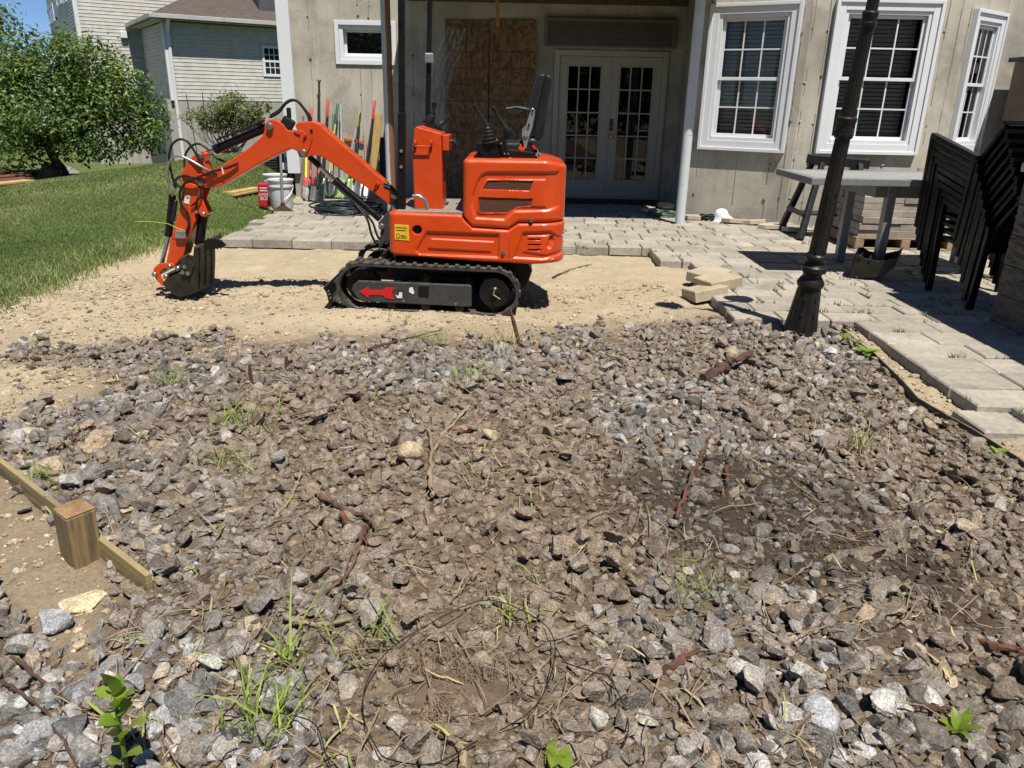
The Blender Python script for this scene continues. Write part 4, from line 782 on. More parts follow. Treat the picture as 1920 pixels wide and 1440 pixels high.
# ---- body shells with moulded relief
def sdf(px,pz,poly):
    poly=np.array(poly); n=len(poly); d=np.full(px.shape,1e9); ins=np.zeros(px.shape,bool)
    for i in range(n):
        a=poly[i]; b=poly[(i+1)%n]; e=b-a; wx,wz=px-a[0],pz-a[1]; t=np.clip((wx*e[0]+wz*e[1])/(e@e+1e-12),0,1); d=np.minimum(d,np.hypot(wx-e[0]*t,wz-e[1]*t))
        c=((a[1]>pz)!=(b[1]>pz))&(px<(b[0]-a[0])*(pz-a[1])/(b[1]-a[1]+1e-12)+a[0]); ins^=c
    return np.where(ins,d,-d)
YN,YFb=5.335,6.145
def shell(name,zbot,ztop,x0,x1,rc,rf,relief,inset=0.,ch=.022,nz=84,cap=True,holes=()):
    """plan outline swept between zbot(x) and ztop(x); near and far sides carry the relief"""
    hw=(YFb-YN)/2-inset; pts=[]
    def arc(cx,cy,r,a0,a1,k): return [(cx+r*math.cos(a0+(a1-a0)*i/k),cy+r*math.sin(a0+(a1-a0)*i/k)) for i in range(k+1)]
    half=[(x0,t) for t in np.linspace(0,-(hw-rf),12)[:-1]]+arc(x0+rf,-(hw-rf),rf,math.pi,1.5*math.pi,8)+[(t,-hw) for t in np.linspace(x0+rf,x1-rc,190)[1:-1]]+arc(x1-rc,-(hw-rc),rc,1.5*math.pi,2*math.pi,40)+[(x1,t) for t in np.linspace(-(hw-rc),0,14)[1:]]
    H=np.array(half); m=len(H); tv=np.concatenate([[0,.004,.012,.022],np.linspace(.035,.965,nz-8),[.978,.988,.996,1.]])
    dH=np.gradient(H,axis=0); nn=np.stack([dH[:,1],-dH[:,0]],1); nn/=np.linalg.norm(nn,axis=1,keepdims=True)+1e-9
    zb_=zbot(H[:,0]); zt_=ztop(H[:,0]); Zg=zb_[None]+tv[:,None]*(zt_-zb_)[None]; dep=np.zeros(Zg.shape); Xg=np.repeat(H[:,0][None],len(tv),0)
    hgt=(zt_-zb_)[None]; dd=np.minimum(tv[:,None]*hgt,(1-tv[:,None])*hgt); dep+=ch*(1-np.sqrt(np.clip(1-(1-np.clip(dd/ch,0,1))**2,0,1)))
    for poly,amt,bv in relief: dep+=amt*sst(0,bv,sdf(Xg,Zg,poly))
    Xo=Xg-nn[:,0][None]*dep; Yo=H[:,1][None]-nn[:,1][None]*dep
    Vn=np.stack([Xo,YC+Yo,Zg],-1); Vf=np.stack([Xo,YC-Yo,Zg],-1); L=len(tv); idx=np.arange(L*m).reshape(L,m)
    q=np.stack([idx[:-1,:-1],idx[:-1,1:],idx[1:,1:],idx[1:,:-1]],-1).reshape(-1,4); qf=(np.stack([idx[:-1,1:],idx[:-1,:-1],idx[1:,:-1],idx[1:,1:]],-1)+L*m).reshape(-1,4)
    tpn=idx[-1]; cp=np.stack([tpn[:-1],tpn[1:],tpn[1:]+L*m,tpn[:-1]+L*m],-1); bt=idx[0]; cbm=np.stack([bt[1:],bt[:-1],bt[:-1]+L*m,bt[1:]+L*m],-1)
    me=npmesh(name,np.concatenate([Vn.reshape(-1,3),Vf.reshape(-1,3)]),np.concatenate([q,qf,cp,cbm]),orM,None,True); return mk(name,me,None,dg,smooth=50)
def pl(fn,pts,Y=YN): return [tuple(p) for p in xz(fn,pts,Y)]
def ipf(pts): 
    a=np.array(sorted(pts)); return lambda x: np.interp(x,a[:,0],a[:,1])
lowtop=pl(z1,[(430,800),(818,815),(830,838),(880,886),(1075,898),(1130,862),(1300,862),(1400,862)]); lowbot=pl(z1,[(430,1030),(480,1035),(900,1068),(1200,1084),(1290,1080)])
X0=P3(z1,432,900,YN+.04).x; X1=P3(z1,1379,900,YN+.13).x
relL=[(pl(z1,[(568,1008),(632,900),(1032,914),(1028,1052),(590,1036)]),.014,.016),(pl(z1,[(636,992),(652,940),(1000,958),(985,1020),(640,1002)]),-.009,.012),
 (pl(z1,[(1095,1052),(1150,905),(1300,898),(1345,930),(1400,930),(1400,1040),(1260,1062)]),.013,.016),(pl(z1,[(1150,1020),(1175,925),(1320,925),(1400,960),(1400,1015),(1280,1040)]),-.007,.012)]
relL+=[(pl(z1,[(1186,y0),(1252,y0+1),(1250,y0+11),(1172,y0+10)]),.028,.006) for y0 in (943,972,1000)]+[(pl(z1,[(1282,985),(1300,930),(1325,925),(1330,960),(1310,1000),(1290,1005)]),.02,.012)]
relL+=[(pl(z1,[(560+14*0+27*math.cos(a)+22,897+27*math.sin(a)) for a in np.linspace(0,2*math.pi,18,endpoint=False)]),.035,.006),(pl(z1,[(1073,896),(1077,896),(1077,1086),(1073,1086)]),.006,.002)]
shell('lower_body',ipf(lowbot),ipf(lowtop),X0,X1,.17,.05,relL)
hbot=[(x,z+.004) for x,z in lowtop]; htop=pl(z1,[(815,513),(1280,521),(1330,530),(1400,546)])
hx0=P3(z1,830,650,YN+.03).x
relH=[(pl(zd,[(1200,258),(330,255),(255,290),(205,370),(140,540),(130,640),(150,740),(190,830),(545,850),(660,752),(1050,742),(1200,700)]),.013,.022),
 (pl(zd,[(1040,345),(330,340),(290,375),(215,560),(205,745),(235,775),(560,770),(650,700),(870,690),(1040,700)]),-.008,.016),
 (pl(zd,[(285,462),(345,362),(880,372),(842,492),(300,475)]),.03,.008),(pl(zd,[(232,562),(875,582),(848,672),(680,684),(560,750),(236,750)]),.03,.008),
 (pl(zd,[(1080,230),(1086,230),(1046,330),(1030,560),(1018,770),(1012,770),(1022,560),(1038,330)]),.004,.002)]
shell('engine_hood',ipf(hbot),ipf(htop),hx0,X1-.004,.17,.045,relH,.004,.03)
# expanded-metal grilles in the two vents
def grille(poly,name):
    P=np.array(poly); b=MB(); zc_=P[:,1].mean(); x0,x1=P[:,0].min(),P[:,0].max(); yg=YN+.018; st=.0125
    for sl in (1.6,-1.6):
        c=-2.
        for k in range(-40,120):
            xk=x0+k*st-.1; ts=np.linspace(P[:,1].min(),P[:,1].max(),26); xx=xk+(ts-zc_)/sl; ins=sdf(xx,ts,poly)>.001; i=0
            run=np.where(ins)[0]
            if len(run)>1: a,e=run[0],run[-1]; b.bar((xx[a],yg,ts[a]),(xx[e],yg,ts[e]),.0022,.003,up=(0,1,0))
    b.o(name,simple('grille_metal',(.45,.22,.15),(.35,.16,.1),40,.4,.4,0),dg)
    MB().prism(poly,yg+.004,yg+.006).o('vent_shade',bkM,dg)  # black sheet behind the mesh paints the dark of the vent recess
grille(relH[2][0],'grille'); grille(relH[3][0],'grille')
for k in range(3): MB().prism(relL[4+k][0],YN+.022,YN+.024).o('vent_slot',bkM,dg)
b=MB(); b.lathe([(.026,0),(.026,.004)],P3(z1,582,897,YN+.02),(0,1,0),20); b.o('fuel_port',bkM,dg)
for x,y in ((1199,846),(1048,1020)): pn_=P3(z1,x,y,YN); b=MB(); b.lathe([(.016,-.004),(.016,.006),(.01,-.006)][0:2],pn_,(0,1,0),14); b.lathe([(.011,-.012),(.012,-.004)],pn_,(0,1,0),8); b.o('latch',pinM,dg,smooth=40)
# rear corner: lock, port and lamp
def on_corner(fn,x,y,r,sx,m,name,dy=.105):
    p=P3(fn,x,y,YN+dy); b=MB(); b.lathe([(r,-.004),(r,.004)],p,(-.75,.66,0),18); return b.o(name,m,dg)
on_corner(zd,1083,545,.016,1,bkM,'key_lock',.045); on_corner(zd,1083,580,.012,1,bkM,'key_lock',.045); on_corner(zd,1186,525,.02,1,bkM,'fuel_cap',.11)
p=P3(zd,1215,240,YN+.10); MB().bar(p+Vector((-.03,-.022,0)),p+Vector((.012,.04,0)),.012,.03).o('tail_lamp',simple('lamp_glass',(.5,.45,.42),None,8,.2,0,0),dg,.003)
# sticker plate, white marking
def sticker(name,fn,pts,Y,m,par=dg): return MB().prism(xz(fn,pts,Y),Y,Y+.003).o(name,m,par)
st=sticker('warning_label',z1,[(460,865),(537,870),(540,955),(462,948)],YN-.0035,yeM)
for i in range(5): sticker('label_print',z1,[(466+i%2*2,880+i*14 if i<2 else 905+i*9),(528-7*(i%3),884+i*14 if i<2 else 908+i*9),(528-7*(i%3),889+i*14 if i<2 else 912+i*9),(466+i%2*2,885+i*14 if i<2 else 909+i*9)] if i<2 else [(492,910+i*7),(530-6*(i%3),912+i*7),(530-6*(i%3),915+i*7),(492,913+i*7)],YN-.0045,simple('label_ink',(.12,.06,.02),None,5,.5,0,0),st)
sticker('label_print',z1,[(470,916),(487,917),(488,944),(471,942)],YN-.0045,MATS['label_ink'],st); sticker('label_print',z1,[(474,920),(484,921),(484,938),(474,937)],YN-.0052,yeM,st)
sticker('body_lettering',zd,[(1030,1300),(1112,1278),(1114,1290),(1032,1312)],YN+.02,whM)
# floor plate, console, levers
fz=P3(z1,640,802,YN+.1).z; xa=P3(z1,440,800,YN).x; xb=P3(z1,818,800,YN).x
MB().box(xa+.03,xb+.01,YN+.03,YFb-.03,fz-.03,fz+.016).o('floor_plate',simple('floor_rubber',(.17,.16,.15),(.11,.105,.1),20,.8,0,.3,200,dust=((.4,.33,.24),.6)),dg,.004)
yk=5.50
con=[(566,352),(578,337),(706,374),(716,384),(712,400),(722,794),(567,786),(556,470)]
cs=MB().prism(xz(z1,con,yk),yk,yk+.30).o('console',orM2,dg,.008); cx=xz(z1,con,yk)
b=MB(); h0=P3(z1,573,440,yk); h1=P3(z1,658,440,yk); b.tube([h0+Vector((0,0,.03)),h0+Vector((0,-.03,.02)),h0+Vector((0,-.03,-.005)),h1+Vector((0,-.03,-.005)),h1+Vector((0,-.03,.02)),h1+Vector((0,0,.03))],.006,8); b.o('handle',orM2,cs,smooth=60)
for x in (573,658): pq=P3(z1,x,440,yk); b=MB(); b.box(pq.x-.008,pq.x+.008,yk-.014,yk,pq.z-.022,pq.z+.022); b.o('handle_bracket',bkM,cs,.003)
MB().box(P3(z1,716,400,yk).x,P3(z1,716,400,yk).x+.045,yk+.03,yk+.27,P3(z1,720,470,yk).z,P3(z1,720,385,yk).z).o('control_panel',orM2,dg,.004)
b=MB(); pc=P3(z1,735,420,yk+.08)
for k in range(5): b.tube([pc+Vector((.0,k*.035,.0)),pc+Vector((.05,k*.035,.01)),pc+Vector((.075,k*.035,-.02)),pc+Vector((.06,k*.035,-.1))],.008,6)
b.o('hose',hoM,dg,smooth=60)
b=MB(); pl_=P3(z1,600,740,yk-.05); b.tube([P3(z1,560,715,yk-.06),P3(z1,590,712,yk-.07),P3(z1,625,735,yk-.06),P3(z1,640,780,yk-.04)],.014,8); b.o('coiled_cable',silM,dg,smooth=60)
def boot(base,tip,n=5,r0=.055,r1=.022):
    base=Vector(base); tip=Vector(tip); L=(tip-base).length; prof=[]
    for i in range(n):
        r=r0+(r1-r0)*i/n; h=L*i/n; prof+=[(r,h),(r*1.02,h+L/n*.35),(r*.78,h+L/n*.7)]
    prof.append((r1*.6,L)); return MB().lathe(prof,base,tip-base,18)
def lever(bx,by,mx,my,tx,ty,Y,dY=0,fn=zs,kr=.02):
    p0=P3(fn,bx,by,Y); p1=P3(fn,mx,my,Y+dY*.5); p2=P3(fn,tx,ty,Y+dY); b=boot(p0,p1); b.o('lever_boot',plM,dg,smooth=50)
    d=(p2-p1); b=MB(); b.lathe([(.02,-.01),(.017,.03),(.0135,d.length*.35),(.015,d.length*.7),(.02,d.length*.86),(.023,d.length*.95),(.016,d.length*1.0)],p1,d,16); b.o('joystick',plM,dg,smooth=50)
lever(460,1110,425,850,225,520,5.55); lever(760,1020,690,860,505,560,5.98); lever(640,330,668,275,676,205,5.9,fn=z1); lever(690,350,700,330,760,288,5.8,fn=z1)
# seat
def cush(name,pts,y0,y1,m,bev): return MB().prism(xz(zs,pts,y0),y0,y1).o(name,m,dg,bev,smooth=60,seg=4)
cush('seat_back',[(1035,620),(1100,390),(1165,130),(1200,75),(1270,62),(1310,80),(1290,160),(1180,640),(1130,900),(1040,900)],5.56,5.94,vinM,.03)
cush('seat_shell',[(1180,640),(1300,110),(1335,75),(1400,115),(1395,240),(1320,640),(1270,1010),(1200,1090),(1120,1040),(1120,900)],5.575,5.925,plM,.014)
cush('seat_cushion',[(700,1085),(860,1095),(1100,1020),(1200,1060),(1170,1240),(1060,1300),(720,1290),(640,1180)],5.56,5.94,vinM,.03)
MB().prism(xz(zs,[(240,1215),(330,1290),(330,1345),(1180,1345),(1180,1240),(640,1180),(560,1080),(270,1090),(250,1150)],5.52),5.52,5.97).o('seat_base',bkM,dg,.01)
MB().prism(xz(zs,[(220,1325),(1190,1352),(1190,1362),(220,1345)],5.45),5.45,6.03).o('seat_mount',bkM,dg,.002)
cush('armrest',[(705,590),(760,566),(870,556),(1000,575),(1062,600),(1040,620),(960,640),(900,690),(800,705),(715,650)],5.50,5.56,vinM,.018)
MB().prism(xz(zs,[(712,575),(860,548),(1000,568),(1062,592),(1060,606),(860,570),(715,596)],5.497),5.497,5.503).o('armrest_gloss',silM,dg)  # silver strip paints the gloss along the armrest's top edge
MB().prism(xz(zs,[(1085,590),(1110,580),(1140,600),(1145,640),(1105,880),(1060,1010),(1030,1120),(1010,1200),(985,1180),(960,1060),(945,990),(955,890),(1010,840),(1070,640)],5.53),5.53,5.548).o('recline_lever',silM,dg,.004)
for x,y,r in ((1108,625,.007),(1052,838,.008),(1010,975,.016)): b=MB(); b.lathe([(r,-.012),(r,.0)],P3(zs,x,y,5.53),(0,1,0),14); b.o('bolt',silM if r>.01 else bkM,dg)
MB().prism(xz(zs,[(890,1190),(930,1110),(960,1180),(990,1140),(995,1210),(950,1235)],5.525),5.525,5.54).o('lever_clip',orM2,dg,.003)
b=MB(); b.bar(P3(zs,1060,1100,5.53),P3(zs,1150,1200,5.53),.012,.03); b.bar(P3(zs,1150,1200,5.53),P3(zs,1200,1310,5.50),.004,.035); b.o('seat_belt',bkM,dg,.002); MB().bar(P3(zs,1110,1140,5.515),P3(zs,1155,1195,5.515),.008,.018).o('belt_button',redM,dg); MB().bar(P3(zs,1165,1262,5.505),P3(zs,1215,1300,5.505),.006,.03).o('belt_buckle',silM,dg,.002)
b=MB()
for (x,y) in ((640,1110),(690,1265),(745,1265),(760,1330),(785,1330),(575,1055)): b.lathe([(.006,-.01),(.006,0)],P3(zs,x,y,5.505),(0,1,0),8)
b.o('bolt_cluster',silM,dg)
b=MB(); 
for x0,y0,x1_,y1_ in ((610,1030,700,1330),(660,1000,750,1330)): b.bar(P3(zs,x0,y0,5.51),P3(zs,x1_,y1_,5.51),.015,.022)
b.o('lock_bar',bkM,dg,.003)
# canopy hoop
pb=P3(z1,500,800,5.47); pm=P3(z1,500,262,5.47); pt=ap(752.5,0,5.47); topz=2.28
pt2=pb+(pt-pb)*((topz-pb.z)/(pt.z-pb.z))
b=MB(); b.bar(pm-(pt2-pb).normalized()*.0,pt2,.043,.043,up=(0,1,0)); b.o('canopy_post',bkM,dg,.008)
b=MB(); b.bar(pb,pm,.052,.052,up=(0,1,0)); b.o('post_socket',bkM,dg,.005)
for y in (470,555): b=MB(); b.lathe([(.0105,-.01),(.0105,.0)],P3(z1,497,y,5.442),(0,1,0),8); b.o('bolt',silM,dg)
MB().bar(P3(z1,520,330,5.5),P3(z1,520,560,5.5),.01,.04,up=(0,1,0)).o('post_bracket',redM,dg)
q0=ap(799,400,6.02); q1=ap(806,0,6.02); q2=q0+(q1-q0)*((topz-q0.z)/(q1.z-q0.z)); MB().bar(q0,q2,.036,.036,up=(0,1,0)).o('canopy_post',bkM,dg,.008)
MB().bar(pt2,q2,.043,.043).o('canopy_crossbar',bkM,dg,.008)
b=MB(); c_=ap(805,109,6.0); b.box(c_.x-.03,c_.x+.03,5.97,6.045,c_.z-.033,c_.z+.033); b.o('post_collar',silM,dg,.006)
# swing casting
plate('swing_bracket',z1,[(372,1010),(385,900),(370,860),(430,790),(448,745),(476,745),(482,800),(432,815),(432,985),(410,960)],5.60,5.88,dgM)
plate('swing_bracket_foot',z1,[(372,1065),(385,1030),(430,1005),(450,1015),(460,1060),(600,1080),(600,1110),(440,1085),(380,1080)],5.60,5.88,bkM)
pin(z1,389,880,5.585,5.9); pin(z1,459,776,5.585,5.9,.02)
# boom, arm, stick
bl_=plate('boom',zc,[(1520,1240),(1590,1150),(1572,1120),(1430,950),(800,400),(720,320),(640,290),(560,285),(470,295),(440,330),(500,470),(490,560),(500,630),(545,690),(600,682),(660,667),(740,684),(820,735),(1100,935),(1300,1070)],5.68,5.80,orM2)
plate('boom_doubler',zc,[(440,335),(470,297),(560,300),(620,370),(635,470),(600,590),(545,690),(500,630),(490,560),(500,470)],5.672,5.679,orM2,bl_,.002)
plate('boom_gusset',zc,[(1355,960),(1390,985),(1320,1070),(1290,1065),(1350,1035)],5.665,5.68,orM2,bl_,.003)
sticker('boom_label',zc,[(1515,1100),(1580,1130),(1575,1165),(1520,1150)],5.676,whM,bl_)
plate('upper_boom',z2,[(850,222),(880,195),(925,197),(975,228),(1005,268),(1060,275),(1120,300),(1120,330),(1092,350),(1100,425),(1060,405),(1025,388),(800,500),(545,648),(480,655),(430,645),(392,610),(400,565),(470,548),(560,505),(660,445),(740,390),(830,310),(848,270)],5.665,5.815,orM2)
plate('knuckle_strap',z2,[(1045,268),(1100,265),(1135,295),(1110,325),(1108,410),(1085,415),(1088,300),(1050,285)],5.655,5.665,orM2)
plate('knuckle',z2,[(1020,300),(1060,390),(1085,450),(1110,450),(1135,425),(1100,395),(1085,300)],5.668,5.812,dgM)
pin(zc,530,640,5.66,5.82,.024); pin(z2,882,242,5.645,5.83,.024); pin(z2,415,622,5.64,5.84,.02); pin(z2,405,440,5.65,5.83,.024); b=MB(); b.lathe([(.01,-.004),(.01,.003)],P3(zc,622,390,5.67),(0,1,0),10); b.o('bolt',bkM,dg)
plate('stick_head',z2,[(285,560),(330,480),(375,430),(430,405),(455,430),(440,480),(470,545),(440,610),(400,640),(300,640)],5.685,5.795,orM2)
stk=plate('stick',zb,[(365,230),(385,165),(450,140),(520,160),(552,225),(540,300),(508,380),(508,480),(520,560),(440,760),(385,960),(330,1010),(285,1085),(240,1055),(188,1030),(215,900),(240,770),(290,600),(330,470),(345,380)],5.665,5.815,orM2)
sticker('stick_label',zb,[(400,268),(457,283),(447,378),(390,362)],5.661,whM,stk); sticker('label_print',zb,[(420,290),(445,296),(440,318),(416,312)],5.660,simple('label_green',(.08,.16,.1),None,5,.5,0,0),stk)
plate('thumb_bracket',zb,[(550,300),(590,310),(640,430),(662,495),(630,530),(575,512),(535,440)],5.672,5.69,orM2); plate('thumb_bracket',zb,[(560,190),(690,190),(640,320),(700,440),(690,500),(655,520),(580,440),(555,330)],5.79,5.81,orM2)
plate('bucket_link',zb,[(40,1170),(45,1100),(100,1048),(190,1036),(270,1050),(285,1090),(230,1112),(175,1102),(128,1130),(118,1180),(165,1262),(150,1305),(112,1270),(65,1215)],5.64,5.66,orM2); plate('bucket_link',zb,[(40,1170),(45,1100),(100,1048),(190,1036),(270,1050),(285,1090),(230,1112),(175,1102),(128,1130),(118,1180),(165,1262),(150,1305),(112,1270),(65,1215)],5.82,5.84,orM2)
for x,y in ((55,1170),(183,1197),(222,1082),(315,1105)): pin(zb,x,y,5.625,5.85,.019)
# bucket with side plates, shell and thumb
bk_pts=[(150,1275),(175,1230),(240,1190),(350,1150),(352,1000),(430,945),(492,960),(500,862),(535,870),(540,1120),(532,1370),(450,1402),(340,1422),(270,1397),(200,1342)]
plate('bucket_side',zb,bk_pts,5.56,5.574,wornM,bev=.002); 
pf=xz(zb,bk_pts,5.56); MB().prism(pf,5.906,5.92).o('bucket_side',wornM,dg,.002)
b=MB(); prof=[pf[i] for i in (7,8,9,10,11,12,13,14,0)]; 
inn=[(x-.012 if i<4 else x-.004,z+.012 if i>=4 else z) for i,(x,z) in enumerate(prof)]
for i in range(len(prof)-1):
    (xa_,za_),(xb_,zb_)=prof[i],prof[i+1]; (xc_,zc_),(xd_,zd_)=inn[i],inn[i+1]
    b.add([(xa_,5.574,za_),(xb_,5.574,zb_),(xb_,5.906,zb_),(xa_,5.906,za_),(xc_,5.574,zc_),(xd_,5.574,zd_),(xd_,5.906,zd_),(xc_,5.906,zc_)],[(0,1,2,3),(7,6,5,4),(0,4,5,1),(3,2,6,7)])
b.o('bucket_shell',wornM,dg,.002)
sp_=xz(zb,[(545,880),(545,1360)],5.56); b=MB()
for yy in (5.62,5.74,5.86): b.bar((sp_[0][0]+.002,yy,sp_[0][1]),(sp_[1][0]+.002,yy,sp_[1][1]),.03,.006,up=(1,0,0))
b.o('wear_strip',wornM,dg,.002)
plate('bucket_ear',zb,[(345,1050),(430,950),(455,1010),(500,1070),(478,1150),(440,1195),(390,1180),(350,1160)],5.545,5.56,wornM,bev=.004)
for x,y in ((375,1145),(437,1155),(400,1080)): b=MB(); b.lathe([(.016,-.008),(.016,0)],P3(zb,x,y,5.545),(0,1,0),6); b.o('bolt',pinM,dg)
def thumb(y0,y1,dx,dy):
    pts=[(610,800),(655,768),(740,764),(800,788),(858,842),(838,862)]; te=[]
    for k in range(5): te+=[(820-k*38,860+k*8),(800-k*38,885+k*4),(788-k*38,868+k*8)]
    plate('thumb_jaw',zb,[(x+dx,y+dy) for x,y in pts+te+[(625,900)]],y0,y1,bkM,bev=.002)
thumb(5.60,5.625,0,0); thumb(5.85,5.875,0,0)
for yy in (5.66,5.72,5.78,5.84): b=MB(); p0=P3(zb,660,775,5.60); p1=P3(zb,790,795,5.60)
MB().bar(P3(zb,640,810,5.6)+Vector((0,.01,0)),P3(zb,640,810,5.6)+Vector((0,.28,0)),.03,.03).o('thumb_tube',bkM,dg,.004)
MB().cyl(P3(zb,612,500,5.74),P3(zb,560,830,5.74),.034,18).o('thumb_cylinder',bkM,dg,smooth=40); MB().cyl(P3(zb,560,830,5.74),P3(zb,530,1000,5.74),.018,12).o('thumb_rod',chM,dg,smooth=40)
pin(zb,605,490,5.66,5.82,.016); pin(zb,525,470,5.66,5.82,.012)
# cylinders
def hyd(name,fn,a,b_,c,Y,rb,rr,par=dg):
    A_=P3(fn,*a,Y); B_=P3(fn,*b_,Y); C_=P3(fn,*c,Y); d=(B_-A_); L=d.length; m=MB(); m.lathe([(rb*.8,0),(rb,.006),(rb,L*.9),(rb*1.12,L*.905),(rb*1.12,L-.004),(rb*.9,L)],A_,d,20); o=m.o(name,bkM,par,smooth=35); MB().cyl(B_,C_,rr,14).o('cylinder_rod',chM,o,smooth=40); return o
hyd('arm_cylinder',z2,(862,248),(512,400),(405,440),5.74,.031,.015); pipe('hydraulic_pipe',z2,[(545,350),(540,325),(700,265),(850,198)],5.70,.0075); MB().bar(P3(z2,815,215,5.70),P3(z2,830,240,5.72),.02,.02).o('pipe_clamp',bkM,dg)
hyd('boom_cylinder',zc,(1400,1385),(880,945),(560,650),5.74,.027,.016); pipe('hydraulic_pipe',zc,[(900,1020),(1000,1110),(1190,1270)],5.70,.006)
A_=P3(zc,720,795,5.74); MB().cyl(A_,P3(zc,600,685,5.74),.021,16).o('rod_eye',bkM,dg,smooth=40)
hyd('bucket_cylinder',zb,(262,270),(215,740),(140,1040),5.74,.026,.016); 
b=boot(P3(zb,265,560,5.68),P3(zb,300,330,5.68),12,.017,.015); b.o('ribbed_sleeve',hoM,dg,smooth=50)
# work light on the boom
pw=P3(zc,350,305,5.70); b=MB(); b.bar(P3(zc,300,260,5.70),P3(zc,420,345,5.70),.07,.055,up=(0,1,0)); b.o('work_light',plM,dg,.012); MB().bar(P3(zc,375,250,5.72),P3(zc,365,130,5.72),.028,.028,up=(0,1,0)).o('light_bracket',plM,dg,.006)
# hoses
H_=.0085
pipe('hose',z2,[(530,560),(455,530),(390,430),(330,345),(270,330),(220,375),(205,470),(225,570),(250,660)],[5.66,5.65,5.64,5.63,5.63,5.64,5.66,5.66,5.67],H_)
pipe('hose',z2,[(580,480),(520,450),(460,390),(400,358),(345,385),(310,450),(315,540)],[5.8,5.82,5.82,5.82,5.82,5.82,5.80],H_)
pipe('hose',z2,[(500,555),(420,510),(330,460),(265,440),(215,470),(195,540),(205,620),(225,660)],[5.65,5.62,5.62,5.62,5.63,5.64,5.66,5.66],H_,silM)
pipe('hose',z2,[(670,492),(600,520),(500,545),(400,585),(320,620),(280,680),(285,760),(330,830),(340,900),(315,970)],[5.65,5.64,5.63,5.62,5.63,5.64,5.64,5.645,5.65,5.655],H_*1.1)
pipe('hose',z2,[(310,650),(262,640),(250,600),(300,575),(355,580),(405,605)],[5.64,5.62,5.62,5.62,5.62,5.64],H_)
pipe('hose',z2,[(355,780),(400,740),(420,690),(410,640)],5.65,H_*.8)
for o_ in (0,18): pipe('hose',zc,[(160,240-o_),(260,180-o_),(330,90-o_*.5),(400,50-o_*.3),(470,60+o_*.2),(530,130),(585+o_,220),(600+o_,290)],[5.72+o_*.003]*8,.0095)
pipe('hose',zc,[(1170,1250),(1260,1350),(1320,1440),(1360,1560),(1420,1650),(1480,1690)],[5.69,5.68,5.67,5.66,5.66,5.68],.009); pipe('hose',zc,[(1110,1210),(1230,1350),(1270,1440),(1300,1560),(1370,1680),(1470,1710)],[5.70,5.66,5.65,5.64,5.65,5.68],.009)
for o_ in (0,30): pipe('hose',zc,[(1440,980+o_),(1510,1010+o_),(1560,1060+o_),(1590,1130)],5.68,.009)
plate('pipe_clamp',zc,[(1080,1200),(1110,1210),(1190,1290),(1170,1320),(1100,1260)],5.68,5.71,bkM,bev=.003)
b=MB(); b.box(*sorted((P3(zb,285,640,5.65).x,P3(zb,405,640,5.65).x)),5.635,5.665,P3(zb,300,760,5.65).z,P3(zb,300,670,5.65).z); b.o('valve_block',silM,dg,.006)
pipe('zip_tie',zb,[(-160,570),(0,573),(120,585),(215,600),(300,640),(380,665)],[5.6,5.6,5.6,5.62,5.62,5.62],.0016,simple('neon_tie',(.62,.68,.06),(.55,.6,.05),4,.5,0,0)); pipe('zip_tie',za,[(1300,1290),(1320,1340),(1330,1400)],5.63,.006,whM)
